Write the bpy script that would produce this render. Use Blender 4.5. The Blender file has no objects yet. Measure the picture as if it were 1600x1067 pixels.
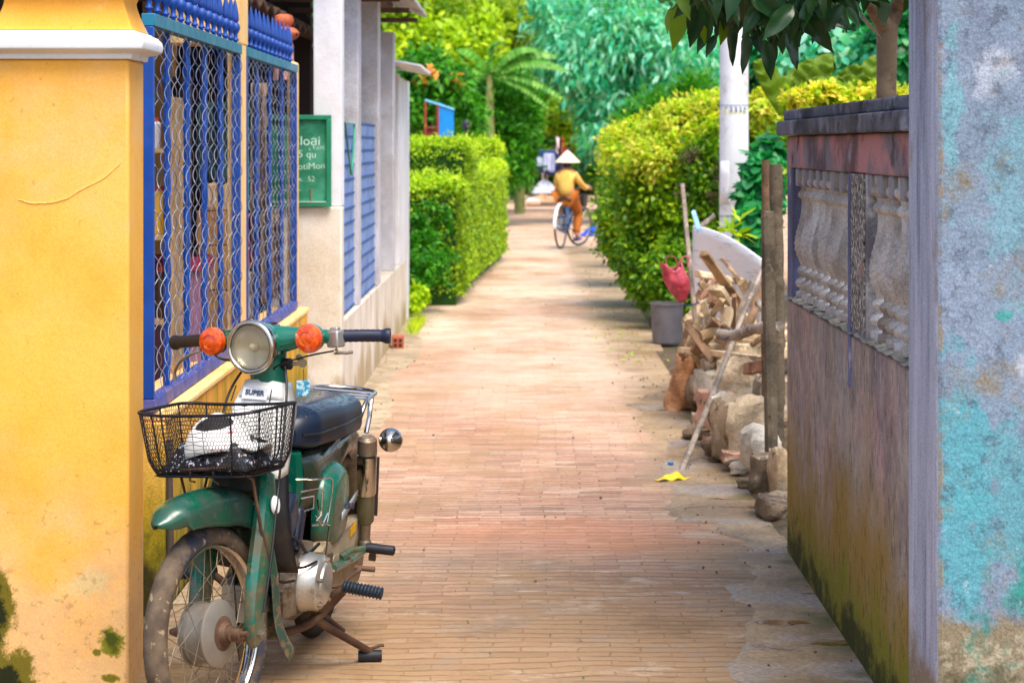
import bpy, math, random
import numpy as np
from mathutils import Vector, Matrix
R = math.radians
random.seed(7)
scene = bpy.context.scene
col = scene.collection

# ------------------------------------------------------------------ camera, sky, sun, exposure
F_PX, VX, VY, CAM_H = 3300.0, 815.0, 228.0, 1.53
cam_d = bpy.data.cameras.new("camera")
cam = bpy.data.objects.new("camera", cam_d); col.objects.link(cam)
cam.location = (0, 0, CAM_H); cam.rotation_euler = (R(90), 0, 0)
cam_d.sensor_width = 36; cam_d.lens = F_PX * 36 / 1600
cam_d.shift_x = -(VX - 800) / 1600; cam_d.shift_y = -(533.5 - VY) / 1600
cam_d.clip_start = 0.05; cam_d.clip_end = 500
cam_d.dof.use_dof = True; cam_d.dof.focus_distance = 6.1; cam_d.dof.aperture_fstop = 7.0
scene.camera = cam

world = bpy.data.worlds.new("World"); scene.world = world; world.use_nodes = True
wn = world.node_tree; wn.nodes.clear()
sky = wn.nodes.new('ShaderNodeTexSky'); sky.sky_type = 'NISHITA'; sky.sun_disc = False
SUN_EL, SUN_AZ = 62.0, 150.0      # azimuth clockwise from +Y; behind the camera, to its right
sky.sun_elevation = R(SUN_EL); sky.sun_rotation = R(SUN_AZ)
sky.air_density = 1.0; sky.dust_density = 3.0; sky.ozone_density = 1.0
bg = wn.nodes.new('ShaderNodeBackground'); bg.inputs[1].default_value = 0.13
wo = wn.nodes.new('ShaderNodeOutputWorld')
wn.links.new(sky.outputs[0], bg.inputs[0]); wn.links.new(bg.outputs[0], wo.inputs[0])
sd = bpy.data.lights.new("sun", 'SUN'); sd.energy = 1.6; sd.angle = R(34); sd.color = (1, .93, .82)
sun = bpy.data.objects.new("sun", sd); col.objects.link(sun)
_d = Vector((math.sin(R(SUN_AZ)) * math.cos(R(SUN_EL)), math.cos(R(SUN_AZ)) * math.cos(R(SUN_EL)), math.sin(R(SUN_EL))))
sun.rotation_euler = _d.to_track_quat('Z', 'Y').to_euler(); sun.location = (3, -3, 9)
scene.view_settings.view_transform = 'Standard'; scene.view_settings.look = 'None'
scene.view_settings.exposure = 1.2; scene.view_settings.gamma = 1
scene.render.engine = 'CYCLES'
scene.cycles.max_bounces = 7; scene.cycles.transparent_max_bounces = 8

def at(px, py, Y):
    return Vector(((px - VX) * Y / F_PX, Y, CAM_H - (py - VY) * Y / F_PX))

# ------------------------------------------------------------------ materials
def lin(c):
    return tuple(((v / 255) / 12.92 if v / 255 <= .04045 else ((v / 255 + .055) / 1.055) ** 2.4) for v in c)

class NB:
    def __init__(s, name, world_co=False):
        s.m = bpy.data.materials.new(name); s.m.use_nodes = True
        s.t = s.m.node_tree; s.p = s.t.nodes['Principled BSDF']
        if world_co: s.co = s.n('ShaderNodeNewGeometry').outputs['Position']
        else: s.co = s.n('ShaderNodeTexCoord').outputs['Object']
    def n(s, t): return s.t.nodes.new(t)
    def put(s, sock, v):
        if v is None: return
        if hasattr(v, 'is_linked'): s.t.links.new(v, sock)
        elif sock.type == 'RGBA': sock.default_value = (*v[:3], 1)
        else: sock.default_value = v
    def noise(s, scale=1, detail=4, vs=None, off=None, rough=.55, dist=0, vec=None, color=False):
        n = s.n('ShaderNodeTexNoise'); v = vec or s.co
        if vs or off:
            mp = s.n('ShaderNodeMapping'); s.put(mp.inputs[0], v)
            if vs: mp.inputs['Scale'].default_value = vs
            if off: mp.inputs['Location'].default_value = off
            v = mp.outputs[0]
        s.put(n.inputs['Vector'], v); n.inputs['Scale'].default_value = scale
        n.inputs['Detail'].default_value = detail; n.inputs['Roughness'].default_value = rough
        n.inputs['Distortion'].default_value = dist
        return n.outputs[1 if color else 0]
    def vor(s, scale, vs=None, feature='F1', vec=None, out='Distance'):
        n = s.n('ShaderNodeTexVoronoi'); n.feature = feature; v = vec or s.co
        if vs:
            mp = s.n('ShaderNodeMapping'); s.put(mp.inputs[0], v); mp.inputs['Scale'].default_value = vs; v = mp.outputs[0]
        s.put(n.inputs['Vector'], v); n.inputs['Scale'].default_value = scale
        return n.outputs[out]
    def mt(s, op, a, b=None, clamp=False):
        n = s.n('ShaderNodeMath'); n.operation = op; n.use_clamp = clamp
        s.put(n.inputs[0], a)
        if b is not None: s.put(n.inputs[1], b)
        return n.outputs[0]
    def rng(s, v, a, b, c=0.0, d=1.0):
        n = s.n('ShaderNodeMapRange'); n.interpolation_type = 'SMOOTHSTEP' if (a < b) else 'LINEAR'
        s.put(n.inputs[0], v)
        for i, x in enumerate((a, b, c, d)): n.inputs[i + 1].default_value = x
        return n.outputs[0]
    def mix(s, f, a, b, blend='MIX'):
        n = s.n('ShaderNodeMix'); n.data_type = 'RGBA'; n.blend_type = blend
        s.put(n.inputs[0], f); s.put(n.inputs[6], a); s.put(n.inputs[7], b)
        return n.outputs[2]
    def sep(s, v=None):
        n = s.n('ShaderNodeSeparateXYZ'); s.put(n.inputs[0], v or s.co); return n.outputs
    def comb(s, x, y, z):
        n = s.n('ShaderNodeCombineXYZ')
        for i, q in enumerate((x, y, z)): s.put(n.inputs[i], q)
        return n.outputs[0]
    def bump(s, h, strength=.5, dist=.01):
        n = s.n('ShaderNodeBump'); n.inputs['Strength'].default_value = strength; n.inputs['Distance'].default_value = dist
        s.put(n.inputs['Height'], h); s.put(s.p.inputs['Normal'], n.outputs[0])
    def vdist(s, p, r):
        a = s.n('ShaderNodeVectorMath'); a.operation = 'SUBTRACT'; s.put(a.inputs[0], s.co); a.inputs[1].default_value = p
        b = s.n('ShaderNodeVectorMath'); b.operation = 'DIVIDE'; s.put(b.inputs[0], a.outputs[0]); b.inputs[1].default_value = r
        c = s.n('ShaderNodeVectorMath'); c.operation = 'LENGTH'; s.put(c.inputs[0], b.outputs[0])
        return c.outputs['Value']
    def set(s, base=None, rough=None, metal=None, **k):
        if base is not None: s.put(s.p.inputs['Base Color'], base)
        if rough is not None: s.put(s.p.inputs['Roughness'], rough)
        if metal is not None: s.put(s.p.inputs['Metallic'], metal)
        for kk, v in k.items(): s.put(s.p.inputs[kk.replace('_', ' ')], v)
        return s.m

_mc = {}
def simple(name, c, rough=.6, metal=0, var=.12, scale=9, dirt=None, dirt_amt=.4, bump=0, bscale=60, coat=0, spec=None, dscale=6):
    """one-colour surface with tonal variation, optional dirt patches and fine bump"""
    if name in _mc: return _mc[name]
    b = NB(name); c = lin(c)
    f = b.noise(scale, 5)
    base = b.mix(b.rng(f, .3, .7), tuple(v * (1 - var) for v in c), tuple(min(1, v * (1 + var)) for v in c))
    rr = b.rng(b.noise(scale * 2, 4, off=(3, 1, 2)), .3, .7, max(0, rough - .08), min(1, rough + .1))
    if dirt:
        d = b.rng(b.noise(dscale, 8, off=(5, 2, 1), rough=.7), 1 - dirt_amt - .12, 1 - dirt_amt + .1)
        base = b.mix(d, base, lin(dirt)); rr = b.mt('MAXIMUM', rr, b.mt('MULTIPLY', d, .75))
        if metal: metal = b.mt('MULTIPLY', b.mt('SUBTRACT', 1.0, d), metal)
    m = b.set(base, rr, metal)
    if coat: b.p.inputs['Coat Weight'].default_value = coat; b.p.inputs['Coat Roughness'].default_value = .08
    if spec is not None: b.p.inputs['Specular IOR Level'].default_value = spec
    if bump: b.bump(b.noise(bscale, 6), bump, .004)
    _mc[name] = m
    return m

def layered(name, base, layers, rough=.85, bump=.5, bscale=30, bdist=.006, fine=.10, world_co=True):
    """weathered wall: each layer lays a colour where its own noise (and optional height window / spot) lets it"""
    b = NB(name, world_co); c = lin(base)
    cur = b.mix(b.rng(b.noise(2.3, 8, rough=.65), .3, .7), tuple(v * .88 for v in c), tuple(min(1, v * 1.08) for v in c))
    h = b.noise(bscale, 9, rough=.65)
    z = b.sep()[2]
    for i, L in enumerate(layers):
        f = b.noise(L.get('s', 3), L.get('d', 8), vs=L.get('vs'), off=(i * 3.7, i * 1.9, i * 5.1), rough=L.get('rough', .62), dist=L.get('dist', 0))
        bias = None
        if 'z' in L:      # (z where absent, z where full, strength)
            bias = b.mt('MULTIPLY', b.rng(z, *L['z'][:2]) if L['z'][0] < L['z'][1] else b.mt('SUBTRACT', 1.0, b.rng(z, L['z'][1], L['z'][0])), L['z'][2])
        if 'x' in L:
            a = L['ax'] if 'ax' in L else 0
            q = b.rng(b.sep()[a], *L['x'][:2]) if L['x'][0] < L['x'][1] else b.mt('SUBTRACT', 1.0, b.rng(b.sep()[a], L['x'][1], L['x'][0]))
            q = b.mt('MULTIPLY', q, L['x'][2]); bias = q if bias is None else b.mt('ADD', bias, q)
        if 'p' in L:
            q = b.mt('MULTIPLY', b.mt('SUBTRACT', 1.0, b.vdist(L['p'], L['r'])), L.get('k', .5))
            bias = q if bias is None else b.mt('MAXIMUM', bias, q)
        if bias is not None: f = b.mt('ADD', f, bias)
        t, w = L.get('t', .55), L.get('w', .08)
        f = b.rng(f, t - w, t + w)
        if 'a' in L: f = b.mt('MULTIPLY', f, L['a'])
        cur = b.mix(f, cur, lin(L['c']))
        if L.get('h'): h = b.mt('ADD', h, b.mt('MULTIPLY', f, L['h']))
    g = b.noise(190, 3, off=(1, 1, 1))
    cur = b.mix(fine * 2, cur, b.mix(b.rng(g, .3, .7), (0, 0, 0), (1, 1, 1)), 'OVERLAY')
    m = b.set(cur, rough); b.bump(h, bump, bdist)
    b.p.inputs['Specular IOR Level'].default_value = .25
    return m

def leafmat(name, cols, trans=.42, rough=.45, spec=.4):
    if name in _mc: return _mc[name]
    b = NB(name); g = b.n('ShaderNodeNewGeometry')
    r = b.n('ShaderNodeValToRGB'); b.put(r.inputs[0], g.outputs['Random Per Island'])
    e = r.color_ramp.elements
    while len(e) < len(cols): e.new(.5)
    for i, c in enumerate(cols):
        e[i].position = i / max(1, len(cols) - 1); e[i].color = (*[min(1, q * 1.2) for q in lin(c)], 1)
    cm = b.mix(b.rng(b.noise(.9, 3), .35, .65), r.outputs[0], tuple(v * .8 for v in lin(cols[0])))
    cm = b.mix(.75, cm, r.outputs[0])
    b.set(cm, rough); b.p.inputs['Specular IOR Level'].default_value = spec
    tr = b.n('ShaderNodeBsdfTranslucent'); b.put(tr.inputs[0], b.mix(.5, cm, b.mix(1.0, cm, (1.6, 1.5, .5), 'MULTIPLY')))
    mx = b.n('ShaderNodeMixShader'); mx.inputs[0].default_value = trans
    b.t.links.new(b.p.outputs[0], mx.inputs[1]); b.t.links.new(tr.outputs[0], mx.inputs[2])
    b.t.links.new(mx.outputs[0], b.t.nodes['Material Output'].inputs[0])
    _mc[name] = b.m
    return b.m

# ------------------------------------------------------------------ tagging and mesh building
def tag(o, label=None, cat=None, group=None, kind=None):
    if label: o['label'] = label
    if cat: o['category'] = cat
    if group: o['group'] = group
    if kind: o['kind'] = kind
    return o

def thing(name, label, cat, loc=(0, 0, 0), rz=0, group=None):
    o = bpy.data.objects.new(name, None); col.objects.link(o); o.empty_display_size = .1
    o.location = loc; o.rotation_euler = (0, 0, rz)
    return tag(o, label, cat, group)

def part_empty(name, parent, loc=(0, 0, 0)):
    o = bpy.data.objects.new(name, None); col.objects.link(o); o.parent = parent; o.location = loc; o.empty_display_size = .05
    return o

def dup(root, loc=None, rz=None, label=None, group=None):
    r = root.copy(); col.objects.link(r)
    if loc is not None: r.location = loc
    if rz is not None: r.rotation_euler = (r.rotation_euler[0], r.rotation_euler[1], rz)
    if label: r['label'] = label
    if group: r['group'] = group
    for ch in list(root.children):
        c = ch.copy(); col.objects.link(c); c.parent = r
        for g in list(ch.children):
            d = g.copy(); col.objects.link(d); d.parent = c
    return r

class MB:
    def __init__(s): s.v = []; s.f = []; s.mi = []; s.cm = 0; s.xf = None
    def add(s, vs, fs):
        o = len(s.v)
        s.v += [tuple(s.xf @ Vector(p)) if s.xf is not None else tuple(p) for p in vs]
        s.f += [tuple(i + o for i in f) for f in fs]; s.mi += [s.cm] * len(fs)
        return s
    def box(s, c, d, rot=None, taper=1.0):
        x, y, z = d[0] / 2, d[1] / 2, d[2] / 2; t = taper
        P = [Vector(p) for p in ((-x, -y, -z), (x, -y, -z), (x, y, -z), (-x, y, -z), (-x * t, -y * t, z), (x * t, -y * t, z), (x * t, y * t, z), (-x * t, y * t, z))]
        if rot is not None: P = [rot @ p for p in P]
        return s.add([p + Vector(c) for p in P], [(0, 3, 2, 1), (4, 5, 6, 7), (0, 1, 5, 4), (1, 2, 6, 5), (2, 3, 7, 6), (3, 0, 4, 7)])
    def span(s, x0, x1, y0, y1, z0, z1):
        return s.box(((x0 + x1) / 2, (y0 + y1) / 2, (z0 + z1) / 2), (abs(x1 - x0), abs(y1 - y0), abs(z1 - z0)))
    def tube(s, pts, r, n=8, closed=False, cap=True, flat=1.0):
        pts = [Vector(p) for p in pts]; m = len(pts)
        rr = r if isinstance(r, (list, tuple)) else [r] * m
        tang = []
        for i in range(m):
            if closed: t = pts[(i + 1) % m] - pts[i - 1]
            else: t = pts[min(m - 1, i + 1)] - pts[max(0, i - 1)]
            tang.append(t.normalized() if t.length > 1e-9 else Vector((0, 0, 1)))
        ref = Vector((0, 0, 1)) if abs(tang[0].z) < .9 else Vector((1, 0, 0))
        u = tang[0].cross(ref).normalized(); V = []
        for i in range(m):
            t = tang[i]; u = (u - t * u.dot(t))
            u = u.normalized() if u.length > 1e-6 else t.orthogonal().normalized()
            w = t.cross(u)
            for k in range(n):
                a = 2 * math.pi * k / n
                V.append(pts[i] + (u * math.cos(a) + w * math.sin(a) * flat) * rr[i])
        Fc = []
        for i in range(m if closed else m - 1):
            j = (i + 1) % m
            for k in range(n):
                k2 = (k + 1) % n
                Fc.append((i * n + k, i * n + k2, j * n + k2, j * n + k))
        if cap and not closed:
            Fc.append(tuple(range(n - 1, -1, -1))); Fc.append(tuple((m - 1) * n + k for k in range(n)))
        return s.add(V, Fc)
    def lathe(s, prof, c=(0, 0, 0), axis='Z', n=24, rot=None, cap=True, scale=(1, 1)):
        """prof: list of (radius, height along axis)"""
        V = []; Fc = []
        for r, h in prof:
            for k in range(n):
                a = 2 * math.pi * k / n; x, y = r * math.cos(a) * scale[0], r * math.sin(a) * scale[1]
                p = Vector((x, y, h)) if axis == 'Z' else (Vector((x, h, y)) if axis == 'Y' else Vector((h, x, y)))
                if rot is not None: p = rot @ p
                V.append(p + Vector(c))
        m = len(prof)
        for i in range(m - 1):
            for k in range(n):
                k2 = (k + 1) % n; q = (i * n + k, i * n + k2, (i + 1) * n + k2, (i + 1) * n + k)
                Fc.append(q if axis != 'Y' else q[::-1])
        if cap:
            a, b_ = tuple(range(n - 1, -1, -1)), tuple((m - 1) * n + k for k in range(n))
            if axis == 'Y': a, b_ = a[::-1], b_[::-1]
            if prof[0][0] > 1e-6: Fc.append(a)
            if prof[-1][0] > 1e-6: Fc.append(b_)
        return s.add(V, Fc)
    def prism(s, poly, y0, y1, plane='XZ', inset=0, bev=.0):
        """polygon in a plane, extruded along the third axis, optional bevelled rims"""
        n = len(poly); cx = sum(p[0] for p in poly) / n; cy = sum(p[1] for p in poly) / n
        def mk(p, h):
            return (p[0], h, p[1]) if plane == 'XZ' else ((p[0], p[1], h) if plane == 'XY' else (h, p[0], p[1]))
        def ins(p, d):
            v = Vector((p[0] - cx, p[1] - cy)); L = v.length
            return (cx + v.x * (1 - d / L), cy + v.y * (1 - d / L))
        rings = [(0, y0), (0, y1)] if not bev else [(bev, y0), (0, y0 + math.copysign(bev, y1 - y0)), (0, y1 - math.copysign(bev, y1 - y0)), (bev, y1)]
        V = []
        for d, h in rings: V += [mk(ins(p, d) if d else p, h) for p in poly]
        Fc = []
        for i in range(len(rings) - 1):
            for k in range(n): Fc.append((i * n + k, i * n + (k + 1) % n, (i + 1) * n + (k + 1) % n, (i + 1) * n + k))
        Fc.append(tuple(range(n - 1, -1, -1))); Fc.append(tuple((len(rings) - 1) * n + k for k in range(n)))
        return s.add(V, Fc)
    def grid(s, fn, nu, nv, wu=False, wv=False):
        V = [fn(i / (nu if wu else nu - 1), j / (nv if wv else nv - 1)) for i in range(nu) for j in range(nv)]
        Fc = []
        for i in range(nu if wu else nu - 1):
            for j in range(nv if wv else nv - 1):
                a, b_ = (i + 1) % nu, (j + 1) % nv
                Fc.append((i * nv + j, a * nv + j, a * nv + b_, i * nv + b_))
        return s.add(V, Fc)
    def build(s, name, mat, parent=None, smooth=40, bevel=0, solid=0, loc=None, subdiv=0, fix=True):
        me = bpy.data.meshes.new(name); me.from_pydata(s.v, [], s.f)
        mats = mat if isinstance(mat, (list, tuple)) else [mat]
        for m in mats: me.materials.append(m)
        if len(mats) > 1: me.polygons.foreach_set('material_index', s.mi)
        me.update()
        if fix:
            import bmesh
            bm = bmesh.new(); bm.from_mesh(me)
            bmesh.ops.recalc_face_normals(bm, faces=bm.faces); bm.to_mesh(me); bm.free()
        if smooth:
            me.polygons.foreach_set('use_smooth', [True] * len(me.polygons))
            me.set_sharp_from_angle(angle=R(smooth))
        o = bpy.data.objects.new(name, me); col.objects.link(o)
        if parent: o.parent = parent
        if loc is not None: o.location = loc
        if solid:
            q = o.modifiers.new('solid', 'SOLIDIFY'); q.thickness = solid; q.offset = 0
        if bevel:
            q = o.modifiers.new('bevel', 'BEVEL'); q.width = bevel; q.segments = 2; q.limit_method = 'ANGLE'; q.angle_limit = R(35)
        if subdiv:
            q = o.modifiers.new('sub', 'SUBSURF'); q.levels = subdiv; q.render_levels = subdiv
        return o

def text(name, s_, size, mat, parent, loc, rot, thick=.0006, shear=0, align='CENTER', bold=0):
    cu = bpy.data.curves.new(name, 'FONT'); cu.body = s_; cu.size = size; cu.extrude = thick; cu.shear = shear
    cu.align_x = align; cu.align_y = 'CENTER'; cu.offset = bold; cu.resolution_u = 3
    t = bpy.data.objects.new('tmp', cu); col.objects.link(t)
    me = bpy.data.meshes.new_from_object(t); bpy.data.objects.remove(t)
    me.materials.clear(); me.materials.append(mat)
    o = bpy.data.objects.new(name, me); col.objects.link(o); o.parent = parent
    o.location = loc; o.rotation_euler = rot
    return o

def bez(pts, n=24):
    """Catmull-Rom through points"""
    P = [Vector(p) for p in pts]; P = [P[0] * 2 - P[1]] + P + [P[-1] * 2 - P[-2]]
    out = []; segs = len(P) - 3
    for i in range(n + 1):
        t = i / n * segs; k = min(int(t), segs - 1); t -= k
        a, b_, c, d = P[k:k + 4]
        out.append(.5 * ((2 * b_) + (c - a) * t + (2 * a - 5 * b_ + 4 * c - d) * t * t + (3 * b_ - a - 3 * c + d) * t ** 3))
    return out

# leaf clouds --------------------------------------------------------------
def leaves(name, P, D, Nn, L, Wd, mat, parent=None, curl=.15, mats=None):
    """P base points, D directions, Nn normals, lengths L, widths Wd (numpy): one six-sided folded leaf each"""
    n = len(P)
    D = D / np.linalg.norm(D, axis=1, keepdims=True)
    S = np.cross(D, Nn); S /= (np.linalg.norm(S, axis=1, keepdims=True) + 1e-9)
    U = np.cross(S, D)
    L = np.broadcast_to(L, n)[:, None]; Wd = np.broadcast_to(Wd, n)[:, None]
    V = np.empty((n, 6, 3))
    V[:, 0] = P
    V[:, 1] = P + D * L * .35 + S * Wd * .5 + U * L * .06
    V[:, 2] = P + D * L * .72 + S * Wd * .38 - U * L * curl * .4
    V[:, 3] = P + D * L - U * L * curl
    V[:, 4] = P + D * L * .72 - S * Wd * .38 - U * L * curl * .4
    V[:, 5] = P + D * L * .35 - S * Wd * .5 + U * L * .06
    base = (np.arange(n) * 6)[:, None]
    Fq = np.concatenate([base + np.array([[0, 1, 5, 5]]), base + np.array([[1, 2, 4, 5]]), base + np.array([[2, 3, 4, 4]])], axis=1)
    quads = np.stack([base[:, 0] + 1, base[:, 0] + 2, base[:, 0] + 4, base[:, 0] + 5], 1)
    t1 = np.stack([base[:, 0], base[:, 0] + 1, base[:, 0] + 5], 1); t2 = np.stack([base[:, 0] + 2, base[:, 0] + 3, base[:, 0] + 4], 1)
    me = bpy.data.meshes.new(name)
    nv = n * 6; me.vertices.add(nv); me.vertices.foreach_set('co', V.reshape(-1))
    loops = np.concatenate([quads.reshape(-1), t1.reshape(-1), t2.reshape(-1)])
    me.loops.add(len(loops)); me.loops.foreach_set('vertex_index', loops.astype(np.int32))
    starts = np.concatenate([np.arange(n) * 4, n * 4 + np.arange(2 * n) * 3]).astype(np.int32)
    me.polygons.add(3 * n); me.polygons.foreach_set('loop_start', starts)
    me.update(calc_edges=True); me.validate()
    me.materials.append(mat)
    me.polygons.foreach_set('use_smooth', np.ones(3 * n, bool))
    o = bpy.data.objects.new(name, me); col.objects.link(o)
    if parent: o.parent = parent
    return o

def rs(seed): return np.random.RandomState(seed)
def unit(r, n):
    v = r.normal(size=(n, 3)); return v / np.linalg.norm(v, axis=1, keepdims=True)

def cloud_pts(blobs, n, seed, clump=.16, per=26, shell=.55):
    """points clumped over ellipsoids: blobs = [(x,y,z, rx,ry,rz), ...]"""
    r = rs(seed); B = np.array(blobs, float)
    w = (B[:, 3] * B[:, 4] + B[:, 4] * B[:, 5] + B[:, 3] * B[:, 5]); w /= w.sum()
    nc = max(1, n // per); k = r.choice(len(B), nc, p=w)
    u = unit(r, nc); rad = (shell + (1 - shell) * r.rand(nc, 1)) * (1 + .12 * r.normal(size=(nc, 1)))
    C = B[k, :3] + u * B[k, 3:] * rad
    j = r.randint(0, nc, n)
    sz = B[k[j], 3:].mean(1, keepdims=True)
    P = C[j] + r.normal(size=(n, 3)) * clump * sz
    return P, u[j], r

def foliage(name, blobs, n, L, W, mat, parent, seed=1, clump=.16, droop=.0, curl=.15, out=.8, per=26, shell=.55, zmin=.03):
    P, U, r = cloud_pts(blobs, n, seed, clump, per, shell)
    D = unit(r, n) + U * out; D[:, 2] -= droop
    N = unit(r, n) * .7 + np.array([0, 0, 1.0]) + U * .5
    P[:, 2] = np.maximum(P[:, 2], zmin)
    s = (.65 + .7 * r.rand(n))
    return leaves(name, P, D, N, L * s, W * s, mat, parent, curl)

def lumpy(mb, blobs, seed, k=.8, nu=14, nv=9):
    """irregular opaque core, added inside foliage to block light"""
    rd = random.Random(seed)
    for x, y, z, rx, ry, rz in blobs:
        ph = [rd.random() * 6 for _ in range(4)]
        def fn(u, v):
            a = u * 2 * math.pi; b_ = (v - .5) * math.pi
            q = k * (1 + .12 * math.sin(3 * a + ph[0]) * math.cos(b_) + .1 * math.sin(5 * b_ + ph[1] + 2 * a))
            return (x + rx * q * math.cos(b_) * math.cos(a), y + ry * q * math.cos(b_) * math.sin(a), max(.01, z + rz * q * math.sin(b_)))
        mb.grid(fn, nu, nv, wu=True)
# ================================================================== SETTING: ground and lane
def ground_mat():
    b = NB('yard_dirt', True)
    f = b.noise(1.2, 8); g = b.noise(14, 6)
    c = b.mix(b.rng(f, .35, .65), lin((214, 178, 150)), lin((190, 150, 122)))
    c = b.mix(b.rng(g, .5, .7), c, lin((150, 118, 92)))
    y = b.sep()[1]
    near = b.mt('SUBTRACT', 1.0, b.rng(y, 22, 27))
    c = b.mix(near, c, b.mix(b.rng(f, .4, .6), lin((120, 96, 66)), lin((88, 78, 48))))
    b.bump(g, .5, .02); return b.set(c, .9)
mb = MB(); mb.add([(-200, -60, 0), (200, -60, 0), (200, 340, 0), (-200, 340, 0)], [(0, 1, 2, 3)])
tag(mb.build('ground', ground_mat(), smooth=0, loc=(0, 0, -.02)), kind='structure')

def lane_mat():
    b = NB('brick_lane', True)
    wob = b.noise(1.7, 4, color=True)
    sp = b.sep()
    ws = b.sep(wob)
    x = b.mt('ADD', sp[0], b.mt('MULTIPLY', b.mt('SUBTRACT', ws[0], .5), .10))
    y = b.mt('ADD', sp[1], b.mt('MULTIPLY', b.mt('SUBTRACT', ws[1], .5), .16))
    v = b.comb(x, y, 0.0)
    ROW = .062
    br = b.n('ShaderNodeTexBrick'); b.put(br.inputs['Vector'], v)
    br.offset = .5; br.squash = 1
    for k, q in (('Scale', 1), ('Mortar Size', .0036), ('Mortar Smooth', .3), ('Brick Width', .178), ('Row Height', ROW), ('Bias', 0)): br.inputs[k].default_value = q
    br.inputs['Color1'].default_value = (0, 0, 0, 1); br.inputs['Color2'].default_value = (1, 1, 1, 1); br.inputs['Mortar'].default_value = (.5, .5, .5, 1)
    rb = br.outputs['Color']
    ramp = b.n('ShaderNodeValToRGB'); b.put(ramp.inputs[0], rb)
    e = ramp.color_ramp.elements; e.new(.3); e.new(.55); e.new(.8)
    for i, (p, c) in enumerate(((0, (146, 104, 80)), (.3, (188, 138, 108)), (.55, (200, 156, 124)), (.8, (176, 114, 86)), (1, (212, 178, 150)))):
        e[i].position = p; e[i].color = (*lin(c), 1)
    c = ramp.outputs[0]
    # courses drift in tone in long runs across the lane
    run = b.noise(1.0, 5, vs=(.7, 9, 1), off=(0, 3, 0), rough=.7)
    c = b.mix(b.mt('MULTIPLY', b.rng(run, .45, .62), .32), c, lin((206, 172, 144)))
    c = b.mix(b.mt('MULTIPLY', b.rng(run, .55, .38) if False else b.mt('SUBTRACT', 1.0, b.rng(run, .36, .48)), .35), c, lin((152, 112, 86)))
    # open bed joints between courses: strong in places, lost under sand elsewhere
    fr = b.mt('FRACT', b.mt('DIVIDE', y, ROW)); ln = b.mt('ABSOLUTE', b.mt('SUBTRACT', fr, .5)); ln = b.rng(ln, .33, .45)
    jn = b.rng(b.noise(5.0, 8, vs=(.8, 2.2, 1), off=(6, 2, 0), rough=.8), .40, .58)
    worn = b.rng(b.noise(2.0, 5, off=(4, 4, 0)), .40, .66)
    mort = b.mt('MAXIMUM', b.mt('MULTIPLY', ln, jn), b.mt('MULTIPLY', br.outputs['Fac'], b.mt('MULTIPLY', b.mt('ADD', .25, b.mt('MULTIPLY', jn, .75)), b.mt('SUBTRACT', .95, b.mt('MULTIPLY', worn, .55)))))
    c = b.mix(b.mt('MULTIPLY', mort, .95), c, lin((84, 56, 38)))
    fine = b.noise(55, 6, rough=.7)
    c = b.mix(.25, c, b.mix(b.rng(fine, .3, .7), (0, 0, 0), (1, 1, 1)), 'OVERLAY')
    # pale dusty film over the far, dry stretch
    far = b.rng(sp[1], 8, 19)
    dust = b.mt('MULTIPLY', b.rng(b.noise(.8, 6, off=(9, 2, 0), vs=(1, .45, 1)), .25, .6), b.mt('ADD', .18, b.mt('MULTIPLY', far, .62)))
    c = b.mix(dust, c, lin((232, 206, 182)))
    # brown mud stains, greyer edges of the lane
    near0 = b.mt('SUBTRACT', 1.0, b.rng(sp[1], 6.6, 9.5))
    mud = b.rng(b.noise(.9, 7, off=(1, 7, 0), vs=(1, .8, 1), rough=.65), .50, .68)
    c = b.mix(b.mt('MULTIPLY', mud, .5), c, lin((156, 118, 72)))
    near = b.mt('SUBTRACT', 1.0, b.rng(b.mt('ADD', sp[1], b.mt('MULTIPLY', b.noise(1.3, 6, off=(5, 5, 0)), 1.6)), 7.0, 9.6))
    c = b.mix(b.mt('MULTIPLY', near, .74), c, lin((160, 128, 86)))
    f_ed = b.noise(3.4, 9, off=(3, 8, 0), rough=.7)
    xl = b.mt('ABSOLUTE', b.mt('ADD', sp[0], .12))
    ed = b.mt('MULTIPLY', b.rng(b.mt('ADD', xl, b.mt('MULTIPLY', b.mt('SUBTRACT', b.noise(2.2, 11, rough=.72), .5), .8)), .60, .90), .85)
    c = b.mix(ed, c, b.mix(b.rng(f_ed, .4, .6), lin((176, 152, 118)), lin((138, 116, 86))))
    g1 = b.rng(b.noise(1.6, 10, off=(8, 1, 0), vs=(1, .7, 1), rough=.72), .46, .62)
    c = b.mix(b.mt('MULTIPLY', g1, .55), c, lin((172, 138, 96)))
    g2 = b.rng(b.noise(2.6, 10, off=(1, 9, 0), vs=(.8, 1.1, 1), rough=.75), .52, .66)
    c = b.mix(b.mt('MULTIPLY', g2, b.mt('ADD', .22, b.mt('MULTIPLY', near0, .3))), c, lin((150, 140, 128)))
    g3 = b.rng(b.noise(11, 8, off=(2, 2, 0), vs=(.35, 1.6, 1), rough=.75), .55, .70)
    c = b.mix(b.mt('MULTIPLY', g3, .6), c, lin((120, 84, 58)))
    # whitish lime smears running with the courses
    sm = b.rng(b.noise(3.2, 6, vs=(1, 4.2, 1), off=(2, 11, 0), rough=.7), .58, .64)
    win = b.mt('SUBTRACT', 1.0, b.rng(b.vdist((.25, 7.45, 0), (.62, .62, 1)), .45, 1.1))
    c = b.mix(b.mt('MULTIPLY', b.mt('MULTIPLY', sm, win), .75), c, lin((214, 204, 190)))
    # orange clean patch
    op = b.mt('SUBTRACT', 1.0, b.rng(b.vdist((.18, 8.3, 0), (.9, .6, 1)), .3, 1.0))
    c = b.mix(b.mt('MULTIPLY', op, .35), c, lin((226, 140, 92)))
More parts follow.
